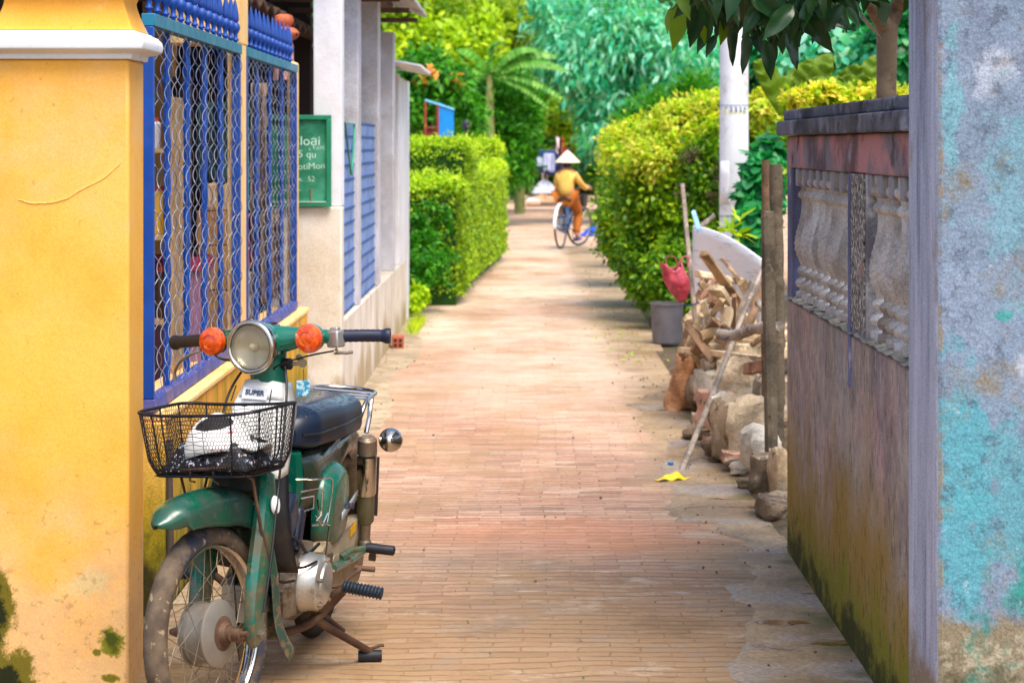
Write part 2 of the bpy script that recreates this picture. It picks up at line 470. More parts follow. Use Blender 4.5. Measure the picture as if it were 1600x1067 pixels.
    # dark damp stains and pale dried silt, ragged edged
    d1 = b.rng(b.noise(1.9, 12, off=(6, 6, 0), vs=(1, .8, 1), rough=.78), .53, .60)
    c = b.mix(b.mt('MULTIPLY', d1, b.mt('ADD', .12, b.mt('MULTIPLY', near0, .38))), c, lin((132, 104, 70)))
    d2 = b.rng(b.noise(2.7, 12, off=(0, 6, 3), vs=(.7, 1.3, 1), rough=.8), .56, .60)
    c = b.mix(b.mt('MULTIPLY', d2, .38), c, lin((206, 190, 168)))
    # specks of litter and moss in joints
    ms = b.rng(b.noise(7, 3, off=(7, 7, 1)), .62, .70)
    c = b.mix(b.mt('MULTIPLY', b.mt('MULTIPLY', ms, br.outputs['Fac']), .85), c, lin((92, 98, 44)))
    sk = b.mt('LESS_THAN', b.vor(9), .045)
    c = b.mix(b.mt('MULTIPLY', sk, .7), c, lin((84, 62, 40)))
    # wetness
    wet = b.rng(b.noise(1.0, 5, off=(3, 3, 3), vs=(.8, 1.2, 1)), .46, .64)
    wet = b.mt('MULTIPLY', wet, b.mt('ADD', .35, b.mt('MULTIPLY', b.mt('MAXIMUM', ed, near), .65)))
    c = b.mix(b.mt('MULTIPLY', wet, .35), c, lin((128, 98, 66)))
    ro = b.mt('SUBTRACT', .78, b.mt('MULTIPLY', wet, .5))
    hh = b.mt('ADD', b.mt('MULTIPLY', mort, -1.0), b.mt('MULTIPLY', fine, .35))
    hh = b.mt('ADD', hh, b.mt('MULTIPLY', rb, .35))
    b.bump(hh, .7, .006)
    return b.set(c, ro)

# the lane narrows and bends a little to the right between the hedges
LY = [3, 10.8, 11.0, 15, 18.5, 21.3, 25, 29, 32]
LL = [-1.17, -1.17, -1.0, -1.0, -.95, -.86, -.62, -.42, -.3]
LR = [1.0, 1.02, 1.02, 1.05, 1.1, 1.12, 1.12, 1.12, 1.3]
mb = MB(); V = []
for i, y in enumerate(LY): V += [(LL[i], y, 0), (LR[i], y, 0)]
mb.add(V, [(2 * i, 2 * i + 1, 2 * i + 3, 2 * i + 2) for i in range(len(LY) - 1)])
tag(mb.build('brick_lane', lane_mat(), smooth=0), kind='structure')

def wetcrete_mat():
    b = NB('wet_concrete', True)
    f = b.noise(2.2, 9, rough=.65)
    c = b.mix(b.rng(f, .35, .65), lin((172, 146, 110)), lin((132, 108, 78)))
    bl = b.rng(b.noise(1.7, 7, off=(5, 0, 0), vs=(1, 1.6, 1)), .50, .60)
    c = b.mix(b.mt('MULTIPLY', bl, .4), c, lin((162, 158, 158)))
    pu = b.rng(b.noise(2.4, 4, off=(1, 5, 0), vs=(1, 1.9, 1)), .60, .66)
    c = b.mix(pu, c, lin((122, 82, 46)))
    g = b.noise(60, 6, rough=.7)
    c = b.mix(.3, c, b.mix(b.rng(g, .3, .7), (0, 0, 0), (1, 1, 1)), 'OVERLAY')
    moss = b.mt('MULTIPLY', b.rng(b.noise(3, 6), .5, .62), b.rng(b.sep()[0], .86, .98))
    c = b.mix(b.mt('MULTIPLY', moss, .8), c, lin((96, 92, 36)))
    b.bump(b.mt('MULTIPLY', g, b.mt('SUBTRACT', 1.0, pu)), .6, .006)
    return b.set(c, b.mt('SUBTRACT', .6, b.mt('MULTIPLY', pu, .5)))
rd = random.Random(3)
mb = MB(); V = []; n = 150
for i in range(n):
    y = 3 + i * .075
    e = .68 + .04 * math.sin(y * 1.9) + .03 * math.sin(y * 4.7 + 1) + .02 * math.sin(y * 11) + rd.uniform(-.03, .03)
    e += max(0, 7.6 - y) * .0 + (.12 if 7.4 < y < 8.6 else 0) + max(0, y - 12.4) * .25
    e = min(e, 1.0)
    V += [(e, y, .001), (e + .025, y, .0055), (1.22, y, .006)]
fs = []
for i in range(n - 1):
    a = 3 * i; fs += [(a, a + 1, a + 4, a + 3), (a + 1, a + 2, a + 5, a + 4)]
mb.add(V, fs); tag(mb.build('concrete_verge', wetcrete_mat(), smooth=0), kind='structure')
# cement strip along the left wall
mb = MB(); V = []; n = 90
for i in range(n):
    y = 11.0 + i * .1; e = -.80 + .05 * math.sin(y * 1.7) + rd.uniform(-.02, .02)
    V += [(-1.1, y, .005), (e - .02, y, .0045), (e, y, .0008)]
mb.add(V, [f for i in range(n - 1) for a in [3 * i] for f in ((a, a + 3, a + 4, a + 1), (a + 1, a + 4, a + 5, a + 2))])
tag(mb.build('concrete_edging', simple('edging_cement', (178, 158, 130), .85, var=.2, scale=3, dirt=(110, 96, 66), dirt_amt=.4, bump=.5, bscale=30), smooth=0), kind='structure')

# ================================================================== YELLOW GATE PILLAR (left foreground)
YEL = (246, 174, 64); CREAM = (240, 202, 142)
PK = .891                          # the pillar stands at 5.95 m
def pz(z): return CAM_H + (z - CAM_H) * PK
def pillar_mat():
    def P_(x, z): return (x * PK, 5.95, pz(z))
    def R_(a, b): return (a * PK, 1, b * PK)
    return layered('ochre_limewash', YEL, [
        dict(c=(250, 192, 92), s=1.8, t=.52, w=.15, a=.7),
        dict(c=(226, 146, 34), s=2.0, vs=(4, 4, .8), t=.66, w=.07, a=.4),
        dict(c=(232, 188, 132), s=2.8, t=.64, w=.18, z=(.85, .15, .32), a=.8),
        dict(c=(214, 170, 118), s=9, t=.74, w=.12, z=(.7, .15, .25), a=.6),
        dict(c=(200, 200, 150), s=10, t=.72, w=.08, p=(-1.24, 5.95, .30), r=(.13, 1, .10), k=.34, a=.4),
        dict(c=(196, 128, 40), s=7, vs=(2.2, 1, .35), d=10, rough=.7, t=.70, w=.05, a=.35),
        dict(c=(255, 214, 140), s=5, vs=(1, 1, 1.5), d=12, rough=.75, t=.66, w=.05, a=.4),
        dict(c=(150, 110, 60), s=34, d=3, t=.70, w=.03, a=.35, z=(.8, .3, .07)),
        dict(c=(126, 122, 28), s=18, d=12, t=.68, w=.06, rough=.75, p=(-1.155, 5.95, .135), r=(.055, 1, .06), k=.45),
        dict(c=(70, 78, 12), s=24, d=10, t=.74, w=.10, p=(-1.150, 5.95, .14), r=(.045, 1, .05), k=.42),
        dict(c=(120, 110, 24), s=20, d=8, t=.70, w=.08, p=(-1.20, 5.95, .106), r=(.022, 1, .016), k=.5),
        dict(c=(120, 110, 24), s=20, d=8, t=.70, w=.08, p=(-1.15, 5.95, .03), r=(.04, 1, .02), k=.5),
        dict(c=(110, 98, 22), s=9, d=13, rough=.76, t=.66, w=.06, p=(-1.485, 5.95, .24), r=(.085, 1, .17), k=.5),
        dict(c=(32, 36, 10), s=11, d=13, rough=.76, t=.72, w=.06, p=(-1.50, 5.95, .23), r=(.075, 1, .15), k=.55),
        dict(c=(110, 98, 22), s=9, d=13, rough=.76, t=.66, w=.06, p=(-1.475, 5.95, .02), r=(.15, 1, .14), k=.5),
        dict(c=(32, 36, 10), s=11, d=13, rough=.76, t=.72, w=.06, p=(-1.49, 5.95, .0), r=(.135, 1, .125), k=.55),
    ], rough=.8, bump=.25, bscale=24, fine=.04)
gp = thing('gate_pillar', 'yellow plastered gate pillar with white moulding, moss stains at its foot, left foreground', 'pillar')
PX, PY, PHX, PHY = -1.452 * PK, 5.95 + .118, .21 * PK, .118
def sq_profile(prof, x, y, hx, hy, name, mat, parent, bevel=.006):
    mb = MB(); V = []
    for dz in prof:
        d, z = dz; d *= PK; z = pz(z) if z > .05 else z
        V += [(x - hx - d, y - hy - d, z), (x + hx + d, y - hy - d, z), (x + hx + d, y + hy + d, z), (x - hx - d, y + hy + d, z)]
    fs = []
    for i in range(len(prof) - 1):
        for k in range(4): fs.append((4 * i + k, 4 * i + (k + 1) % 4, 4 * i + 4 + (k + 1) % 4, 4 * i + 4 + k))
    fs += [(3, 2, 1, 0), tuple(4 * (len(prof) - 1) + k for k in range(4))]
    mb.add(V, fs); return mb.build(name, mat, parent, smooth=50, bevel=bevel)
ochre = pillar_mat()
sq_profile([(0, -.02), (0, .5), (0, 1), (0, 1.5), (0, 1.803)], PX, PY, PHX, PHY, 'shaft', ochre, gp, .009)
whitep = simple('white_limewash', (232, 232, 236), .75, var=.05, scale=5, dirt=(190, 196, 208), dirt_amt=.35, bump=.2)
sq_profile([(-.02, 1.802), (.012, 1.804), (.014, 1.822), (.034, 1.826), (.052, 1.834), (.056, 1.852), (.052, 1.868), (.040, 1.882), (.026, 1.887), (.022, 1.893), (-.02, 1.8935)], PX, PY, PHX, PHY, 'moulding', whitep, gp, .003)
neck = [(.016, 1.893), (.014, 1.898)]
for i in range(15):
    t = i / 14; neck.append((.012 - .036 * math.sin(t * math.pi * .62) ** 1.0 + .07 * max(0, t - .55) ** 1.3 * 2.0, 1.90 + t * .16))
neck += [(.05, 2.07), (.05, 2.12), (-.1, 2.2)]
sq_profile(neck, PX, PY, PHX, PHY, 'capital', ochre, gp, .004)
# pale scratch on the plaster
scr = simple('bare_lime', (255, 238, 204), .9)
mb = MB()
pts = bez([at(28, 312, 5.949), at(60, 318, 5.949), at(100, 312, 5.949), at(128, 296, 5.949), at(160, 280, 5.949), at(188, 256, 5.949)], 40)
for i, p in enumerate(pts): p.z += rd.uniform(-.0012, .0012)
mb.tube(pts, [.0013 + .0018 * abs(math.sin(i * 1.7)) * rd.random() for i in range(len(pts))], 5, flat=.12); mb.build('scratch', scr, gp)

# ================================================================== YELLOW BOUNDARY WALL with ledge, posts
ywall = layered('yellow_wall_mossy', (232, 166, 60), [
    dict(c=(244, 196, 110), s=2, t=.55, w=.12, a=.6),
    dict(c=(178, 146, 20), s=2.4, vs=(1, 1.6, .6), t=.60, w=.12, z=(.75, .2, .22), a=.85),
    dict(c=(122, 116, 20), s=3.2, vs=(1, 2.2, .5), t=.63, w=.10, z=(.6, .0, .24), a=.9),
    dict(c=(58, 50, 16), s=4.5, vs=(1, 2.2, .5), t=.68, w=.07, z=(.5, .0, .22)),
    dict(c=(244, 214, 158), s=8, t=.70, w=.06, a=.6)], rough=.85, bump=.5)
cream = layered('cream_limewash', (246, 206, 140), [dict(c=(238, 178, 84), s=2.5, t=.56, w=.12, a=.6),
    dict(c=(170, 130, 50), s=6, t=.70, w=.05, z=(.8, .3, .1))], rough=.8, bump=.3)
FX = -1.255        # plane of the fence
wl = thing('boundary_wall', 'low yellow wall with cream ledge and green algae under the blue fence', 'wall')
mb = MB(); mb.span(FX - .12, -1.175, 6.96, 11.60, -.02, .618); mb.build('wall', ywall, wl, bevel=.008)
mb = MB(); mb.span(FX - .13, -1.165, 6.97, 11.61, .6185, .645); mb.build('ledge', cream, wl, bevel=.008)
mb = MB(); mb.span(FX - .02, FX + .035, 9.15, 9.36, .64, 1.97); mb.build('post', cream, wl, bevel=.004)
mb = MB(); mb.span(FX - .30, FX + .035, 9.152, 9.42, 1.972, 2.75); mb.build('post', cream, wl, bevel=.006)
mb = MB(); mb.span(FX - .015, FX + .032, 11.44, 11.60, .64, 1.985)
mb.build('post', cream, wl, bevel=.012)
# terracotta finial on the end post
tf = thing('finial', 'terracotta ball and pierced disc finial behind the blue spikes', 'finial')
terra = simple('terracotta', (205, 112, 76), .75, var=.15, dirt=(150, 84, 60), dirt_amt=.35, bump=.3)
cx_, cy_ = -1.34, 11.9
mb = MB(); mb.lathe([(.06, 1.9), (.055, 2.1), (.03, 2.13), (.028, 2.22), (.045, 2.24)], (cx_, cy_, 0)); mb.build('stem', simple('pink_clay', (206, 150, 136), .8), tf)
dz = CAM_H
mb = MB(); z0 = 2.095
mb.lathe([(.03, z0 + .02), (.07, z0 + .035), (.088, z0 + .055), (.09, z0 + .07), (.075, z0 + .09), (.055, z0 + .10), (.036, z0 + .104)], (cx_, cy_, 0), n=32); mb.build('disc', terra, tf)
mb = MB(); mb.lathe([(.036, z0 + .104), (.052, z0 + .12), (.058, z0 + .143), (.05, z0 + .165), (.03, z0 + .175), (.001, z0 + .177)], (cx_, cy_, 0), n=32); mb.build('ball', terra, tf)
for k in range(12):
    mb = MB(); a = k * math.pi / 6; mb.lathe([(.0075, 0), (.0075, .006)], (cx_ + .0855 * math.cos(a), cy_ + .0855 * math.sin(a), z0 + .058), axis='X', n=8, rot=Matrix.Rotation(a, 3, 'Z')); mb.build('vent_hole_shade', simple('hole_shade', (40, 22, 16), .9), tf)  # dark discs on the rim, painted as the shade inside the holes

# ================================================================== BLUE FENCE PANELS
blue = simple('blue_enamel', (12, 70, 160), .42, var=.14, scale=8, dirt=(54, 70, 130), dirt_amt=.33, bump=.15)
teal = simple('teal_enamel', (22, 118, 150), .45, var=.1, scale=6, dirt=(40, 90, 120), dirt_amt=.3)
bluedusty = simple('dusty_blue_enamel', (56, 78, 168), .55, var=.16, scale=7, dirt=(120, 104, 140), dirt_amt=.42)
wire_m = simple('galvanised_wire', (158, 164, 176), .45, .35, var=.2, scale=20, dirt=(44, 80, 150), dirt_amt=.45, dscale=3)
spike_mesh = None
def fence(y0, y1, nbars, spike0, nsp, label):
    global spike_mesh
    t = thing('fence_panel', label, 'fence', (FX, 0, 0), 0, 'blue chain link fence panels on the yellow wall')
    zb, zt = .662, 1.925
    mb = MB(); mb.span(-.0, .045, y0, y1, zt, zt + .042); mb.build('top_rail', teal, t, bevel=.002)
    mb = MB(); mb.span(-.0, .045, y0, y1, zb - .012, zb + .03); mb.build('bottom_rail', bluedusty, t, bevel=.002)
    for y in (y0, y1 - .028):
        mb = MB(); mb.span(.004, .04, y, y + .028, zb + .032, zt - .002); mb.build('side_rail', blue, t, bevel=.002)
    for k in range(nbars):
        y = y0 + (y1 - y0) * (k + 1) / (nbars + 1)
        mb = MB(); q = []
        for i in range(60):
            z = zb + .032 + (zt - zb - .034) * i / 59; q.append((.012 + .002 * math.sin(z * 42 + k), y + .003 * math.sin(z * 31), z))
        mb.tube(q, .0135, 6); mb.build('bar', blue, t)
    # chain link: each wire a flattened helix hooked into its neighbours
    mb = MB(); p = .150; wdt = .078; nw = int((y1 - y0 - .05) / wdt); r0 = rs(int(y0 * 10))
    H = zt - zb - .03; steps = int(H / p * 18)
    for w in range(nw):
        yc = y0 + .03 + wdt * (w + .5); q = []; ph = math.pi * (w % 2) * 1.0
        jy, jz = r0.normal() * .002, r0.normal() * .004
        for i in range(steps + 1):
            z = zb + .03 + H * i / steps; a = 2 * math.pi * (z + jz) / p + ph
            tri = math.asin(math.sin(a) * .96) / 1.29
            q.append((.040 - .0135 * math.cos(a) * (1 if abs(math.cos(a)) > .2 else .8), yc + jy + tri * wdt * .56, z))
        mb.tube(q, .0015, 5, cap=False)
    mb.build('chain_link', wire_m, t, fix=False)
    for k in range(nsp):
        y = spike0 + .163 * k
        if y > y1 - .03: break
        if spike_mesh is None:
            mb = MB()
            mb.lathe([(.008, 0), (.008, .012), (.014, .016), (.014, .02), (.009, .026), (.009, .042), (.013, .05), (.019, .062), (.021, .072), (.017, .084), (.010, .092), (.0145, .10), (.016, .112), (.013, .14), (.008, .17), (.002, .195), (.0003, .198)], n=12)
            so = mb.build('spike', blue, t, smooth=60); spike_mesh = so.data
        else:
            so = bpy.data.objects.new('spike', spike_mesh); col.objects.link(so); so.parent = t
        so.location = (.022, y, zt + .0425)
        so.rotation_euler = (rd.uniform(-.02, .02), rd.uniform(-.02, .02), rd.random())
    return t
fence(6.97, 9.145, 4, 6.99, 14, 'blue chain link fence panel nearest the yellow gate pillar, with spearhead spikes')
fence(9.365, 11.435, 3, 9.45, 13, 'blue spiked chain link fence panel beside the grey house, behind the green chalkboard side')

# ================================================================== YELLOW SHOP behind the fence (interior seen through it)
shop = thing('shop_house', 'dim open shop with ochre pillars and tiled eave behind the blue fence', 'house')
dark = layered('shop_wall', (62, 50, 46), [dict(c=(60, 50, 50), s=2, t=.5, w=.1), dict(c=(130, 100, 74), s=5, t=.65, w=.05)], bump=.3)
ochw = layered('ochre_wall', (222, 160, 84), [dict(c=(244, 196, 120), s=2, t=.55, w=.1), dict(c=(180, 110, 40), s=4, t=.68, w=.06)], bump=.25)
mb = MB(); mb.span(-4.3, -4.15, 5.5, 24, -.02, 3.0); mb.build('back_wall', dark, shop)  # wall lengthened out of view to keep side light off the shop
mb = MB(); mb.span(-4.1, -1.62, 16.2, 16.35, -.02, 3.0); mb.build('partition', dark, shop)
for (x, y) in ((-1.82, 8.8), (-2.45, 14.2)):
    mb = MB(); mb.span(x - .10, x + .10, y, y + .2, -.02, 2.9); mb.build('pillar', ochw, shop, bevel=.008)
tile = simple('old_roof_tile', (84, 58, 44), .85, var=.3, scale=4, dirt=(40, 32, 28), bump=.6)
mb = MB(); mb.grid(lambda u, v: (-1.42 - 2.9 * u, 6.6 + 10.1 * v, 2.30 + u * 1.1 + .02 * math.sin(v * 180)), 6, 300); mb.build('roof', tile, shop, solid=.03)  # roof lengthened over the unseen shop to darken its inside
mb = MB(); mb.tube([(-1.68, 12.2, 2.0), (-1.70, 12.2, 3.3)], .035, 10); mb.build('pole', simple('grey_timber', (128, 112, 100), .85, var=.25, scale=5, bump=.5), shop)
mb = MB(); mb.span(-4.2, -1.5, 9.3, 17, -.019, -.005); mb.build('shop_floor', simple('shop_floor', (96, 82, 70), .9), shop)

# things in the shop, found by sight line through the fence: (px0,px1, py0,py1, depth)
def boxcol(name, label, cat, px0, px1, py0, py1, Y, dx, m, flaps=False, group=None, dy=.3):
    a = at(px0, py1, Y); b_ = at(px1, py0, Y)
    t = thing(name, label, cat, (a.x, Y, a.z), 0, group); w, h = b_.x - a.x, b_.z - a.z
    return t, w, h, dy
kraft = simple('kraft_board', (184, 136, 78), .85, var=.14, scale=4, dirt=(150, 108, 60), dirt_amt=.4)
kraft2 = simple('pale_kraft_board', (206, 170, 122), .85, var=.14, scale=4, dirt=(150, 120, 80), dirt_amt=.35)
tape = simple('parcel_tape', (176, 130, 70), .3)
def carton(label, px0, px1, py0, py1, Y, m=kraft, dy=.34, group='cardboard cartons stacked in the shop'):
    t, w, h, dy = boxcol('cardboard_box', label, 'box', px0, px1, py0, py1, Y, 0, m, group=group, dy=dy)
    mb = MB(); mb.span(0, w, 0, dy, 0, h); mb.build('carton', m, t, bevel=.004)
    mb = MB(); mb.span(w * .44, w * .56, -.002, -.0005, h * .75, h - .005); mb.build('tape', tape, t)
    mb = MB(); mb.span(.003, w * .49, -.004, -.001, h * .0 + .004, h * .12); mb.build('flap', kraft2 if m is kraft else kraft, t)
YB = 10.4
carton('tan cardboard box lowest in the stack behind the blue fence', 308, 362, 455, 520, YB)
carton('tan cardboard box second from bottom behind the blue fence', 309, 360, 385, 453, YB)
carton('tan cardboard box third from bottom behind the blue fence', 307, 361, 330, 383, YB)
carton('pale small cardboard box on top of the stack behind the fence', 318, 358, 288, 329, YB, kraft2)
st = thing('box_stand', 'low wooden stand under the cardboard boxes in the shop', 'stand')
a = at(300, 522, YB)
mb = MB(); mb.span(a.x, a.x + .24, YB - .03, YB + .37, a.z - .03, a.z - .002); mb.build('top', kraft2, st)
for x in (a.x + .02, a.x + .2):
    for y in (YB, YB + .33):
        mb = MB(); mb.span(x, x + .025, y, y + .025, 0, a.z - .032); mb.build('leg', kraft2, st)
# shelf rack with goods near the pillar
wood = simple('raw_plank', (176, 140, 90), .75, var=.2, scale=5)
YS = 8.2
rk = thing('shelf_rack', 'wooden shelf rack with small goods, seen past the yellow pillar', 'shelf')
xs0, xs1 = at(196, 0, YS).x, at(262, 0, YS).x
for py in (232, 368, 500, 640):
    z = at(0, py, YS).z
    mb = MB(); mb.span(xs0, xs1, YS, YS + .3, z - .018, z); mb.build('shelf_board', wood, rk)
for x in (xs0 - .02, xs1 + .001):
    mb = MB(); mb.span(x, x + .02, YS, YS + .3, 0, 1.72); mb.build('upright', wood, rk)
goods = [('jar', 'amber glass jar on the top shelf of the rack', (222, 168, 50), .17, 205, 232, .03), ('jar', 'white plastic jar beside amber jar on the shelf rack', (205, 205, 215), .12, 232, 232, .028),
         ('jar', 'purple plastic tub on the second shelf of the rack', (122, 70, 120), .14, 212, 368, .035), ('jar', 'yellow tin on the second shelf of the rack', (230, 180, 40), .19, 240, 368, .03),
         ('jar', 'pale blue tub on the third shelf of the rack', (140, 160, 200), .12, 216, 500, .035), ('jar', 'dark brown bottle on the third shelf of the rack', (70, 44, 30), .2, 244, 500, .025)]
for nme, lb, c, h, px, py, r in goods:
    p = at(px, py, YS); p.y += .12
    t = thing(nme, lb, 'jar', p)
    mb = MB(); mb.lathe([(r * .9, 0), (r, .01), (r, h * .8), (r * .7, h * .88), (r * .7, h * .9)], n=16); mb.build('body', simple('g' + str(c), c, .35), t)
    mb = MB(); mb.lathe([(r * .76, h * .9), (r * .76, h), (.001, h)], n=16); mb.build('lid', simple('lidgrey', (190, 60, 50), .4), t)
bk = thing('bucket', 'dark red plastic bucket with mauve goods behind the fence', 'bucket', (at(246, 0, 8.35).x, 8.75, .0))
mr = simple('maroon_plastic', (138, 34, 66), .4, var=.1)
mb = MB(); mb.lathe([(.12, 0), (.15, 1.02), (.16, 1.03), (.16, 1.06), (.15, 1.06), (.14, 1.0), (.11, .02)], n=28, cap=False); mb.build('tub', simple('mauve_plastic', (140, 96, 120), .5, var=.15), bk)
mb = MB(); mb.lathe([(.152, 1.02), (.168, 1.02), (.168, 1.075), (.152, 1.075)], n=28, cap=False); mb.build('rim', mr, bk)
# hanging cloths / sacks behind second panel
def sack(label, px0, px1, py0, py1, Y, c, name='cloth', cat='cloth'):
    a = at(px0, py1, Y); b_ = at(px1, py0, Y); w, h = b_.x - a.x, b_.z - a.z; ph = rd.random() * 6
    def fn(u, v):
        return (a.x + u * w, Y + .02 * math.sin(u * 16 + ph + v * 2) + .01 * math.sin(u * 31), a.z + v * h + .012 * math.sin(u * 9 + ph) * (1 - v))
    mb = MB(); mb.grid(fn, 26, 10); tag(mb.build(name, simple('cloth%s' % (c,), c, .9, var=.2, scale=8, dirt=tuple(int(q * .6) for q in c)), solid=.004), label, cat)
sack('teal green cloth hanging behind the far fence panel', 372, 388, 160, 330, 10.0, (40, 150, 120))
sack('brick red cloth hanging below the teal cloth behind the fence', 372, 394, 335, 420, 10.1, (150, 70, 62))
sack('pale beige sheet hanging behind the far fence panel', 392, 424, 130, 330, 11.2, (150, 126, 96))
sack('mauve flowered sheet hanging behind the far fence panel', 426, 456, 200, 440, 11.9, (128, 110, 122))
sack('white cloth bundle low behind the far fence panel', 372, 402, 425, 500, 10.2, (150, 140, 142))
sack('tan mat hanging low behind the far fence panel', 404, 440, 335, 470, 11.3, (128, 104, 82))
sack('brown tarpaulin hanging between shelf rack and boxes', 265, 300, 120, 600, 9.6, (70, 54, 56))
sack('dark teal net hanging above the boxes behind the fence', 310, 358, 160, 286, 9.9, (28, 66, 74))

# ================================================================== GREY HOUSE on the left of the lane
gh = thing('grey_house', 'pale concrete house front with columns, blue lattice panels and corrugated eave', 'house')
conc = layered('pale_concrete', (226, 226, 232), [dict(c=(204, 200, 196), s=2, t=.58, w=.12, a=.6), dict(c=(232, 234, 240), s=3, t=.6, w=.1, a=.6),
    dict(c=(170, 158, 140), s=5, vs=(1, 1, .6), t=.70, w=.06, a=.5)], rough=.85, bump=.35)
concg = layered('grey_concrete', (196, 196, 204), [dict(c=(166, 158, 152), s=2, t=.56, w=.12, a=.7), dict(c=(210, 212, 222), s=4, t=.6, w=.1), dict(c=(130, 118, 100), s=6, t=.72, w=.05, a=.6)], rough=.9, bump=.5)
concw = layered('cream_concrete', (226, 218, 206), [dict(c=(206, 194, 174), s=2, t=.52, w=.12), dict(c=(178, 158, 124), s=3, vs=(1, 1, .5), t=.6, w=.1, z=(.35, 0, .2)), dict(c=(140, 118, 84), s=8, t=.74, w=.04)], rough=.88, bump=.4)
WX = -1.0
mb = MB(); mb.span(-1.42, WX, 11.75, 11.9, -.02, 1.19); mb.build('front_wall', concw, gh, bevel=.01)
mb = MB(); mb.span(WX - .14, WX, 11.902, 18.3, -.02, .55); mb.build('side_wall', concw, gh, bevel=.01)
for y, w, y1, z0, m in ((11.78, .162, 11.93, 1.192, conc), (12.95, .15, 13.2, .552, concg), (14.75, .15, 15.0, .552, concg), (16.5, .15, 16.75, .552, concg)):
    mb = MB(); mb.span(WX - w, WX - .002, y, y1, z0, 2.6 if y < 16 else 2.42); mb.build('column', m, gh, bevel=.006)
mb = MB(); mb.span(-2.2, WX - .003, 17.3, 17.45, .552, 2.12); mb.build('end_wall', conc, gh, bevel=.008)
mb = MB(); mb.span(WX - .1, WX - .004, 17.452, 18.9, .0, 2.10); mb.build('end_wall', conc, gh, bevel=.008)
mb = MB(); mb.span(-4, -1.4, 17.1, 17.25, .0, 2.4); mb.build('rear_wall', dark, gh)
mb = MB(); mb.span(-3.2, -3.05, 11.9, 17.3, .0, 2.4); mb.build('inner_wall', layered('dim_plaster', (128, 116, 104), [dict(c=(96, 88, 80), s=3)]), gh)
mb = MB(); mb.span(WX - .12, WX - .02, 11.6, 17.0, 2.601, 2.70); mb.build('beam', simple('brown_beam', (96, 74, 58), .85, var=.2), gh)
tin = simple('corrugated_tin', (186, 186, 188), .55, .25, var=.12, scale=4, dirt=(130, 116, 100), dirt_amt=.45)
def roof_sheet(x0, z0, x1, z1, y0, y1, pitch, amp, mat, parent, name='roof'):
    n = int((y1 - y0) / pitch * 8); mb = MB()
    mb.grid(lambda u, v: (x0 + (x1 - x0) * u, y0 + (y1 - y0) * v, z0 + (z1 - z0) * u + amp * math.sin(v * (y1 - y0) / pitch * 2 * math.pi)), 3, n)
    return mb.build(name, mat, parent, solid=.006)
roof_sheet(-.755, 2.56, -2.9, 3.45, 12.6, 16.75, .11, .016, tin, gh)
for y in (13.0, 14.2, 15.4, 16.6):
    mb = MB(); mb.span(-.82, -1.7, y, y + .06, 2.50, 2.535); mb.build('rafter', simple('brown_beam', (96, 74, 58), .85), gh)
roof_sheet(-.80, 2.16, -2.2, 2.42, 16.8, 18.6, .09, .012, simple('pale_tin', (214, 214, 218), .5, .1), gh)
# roof beam crossing above the fence end
mb = MB(); mb.box((-1.95, 11.9, 2.42), (1.75, .14, .12), Matrix.Rotation(R(-4), 3, 'Y')); mb.build('beam', simple('brown_beam', (96, 74, 58), .85), gh)
lattice = simple('blue_grey_lattice', (128, 156, 208), .6, var=.12, dirt=(90, 116, 170), dirt_amt=.4)
for y0, y1, zt in ((11.94, 12.94, 1.66), (13.21, 14.74, 1.68)):
    pe = part_empty('lattice_panel', gh); mb = MB(); z0 = .56
    q = int((zt - z0) / .085)
    for i in range(q + 1): mb.span(WX - .045, WX - .022, y0 + .002, y1 - .002, z0 + .085 * i, z0 + .085 * i + .012)
    mb.build('slats', simple('blue_line', (44, 86, 150), .6), pe)
    mb = MB(); k = int((y1 - y0) / .028)
    for i in range(k): mb.span(WX - .04, WX - .026, y0 + .005 + i * .028, y0 + .021 + i * .028, z0, zt)
    mb.build('louvres', lattice, pe)
hk = simple('teal_hanger', (30, 150, 120), .4)
hg = MB(); hg.tube([(WX - .01, 12.05, 1.66), (WX - .01, 12.75, 1.66), (WX - .008, 12.68, 1.50), (WX - .008, 12.5, 1.36), (WX - .01, 12.3, 1.5)], .007, 6, closed=True)
tag(hg.build('clothes_hanger', hk), 'teal wire hanger hooked on the first blue lattice panel', 'hanger')

# chalkboard on the front wall
cb = thing('chalkboard', 'green chalkboard with handwritten chalk notes standing on the grey wall', 'chalkboard', (at(461, 0, 11.7).x, 11.71, 1.19))
x1 = at(517, 0, 11.7).x - at(461, 0, 11.7).x + .0; zt = at(0, 180, 11.7).z - 1.19
gfr = simple('green_frame', (14, 128, 92), .5, var=.12)
gbd = simple('green_board', (8, 110, 78), .7, var=.1, scale=4, dirt=(60, 150, 120), dirt_amt=.45, dscale=4)
xl = -.22
mb = MB(); mb.span(xl + .02, x1 - .02, .02, .035, .03, zt - .02); mb.build('board', gbd, cb)
mb = MB(); mb.span(xl, x1, 0, .034, zt - .025, zt); mb.build('frame', gfr, cb, bevel=.002)
mb = MB(); mb.span(xl, x1, 0, .034, .004, .026); mb.build('frame', gfr, cb, bevel=.002)
mb = MB(); mb.span(x1 - .026, x1, 0, .034, .027, zt - .026); mb.build('frame', gfr, cb, bevel=.002)
mb = MB(); mb.span(xl, xl + .026, 0, .034, .027, zt - .026); mb.build('frame', gfr, cb, bevel=.002)
mb = MB(); mb.span(xl + .028, x1 - .03, -.004, .018, .0265, .031); mb.build('chalk_tray', simple('chalk_dust', (190, 215, 205), .9), cb)
chalk = simple('chalk', (205, 236, 222), .95)
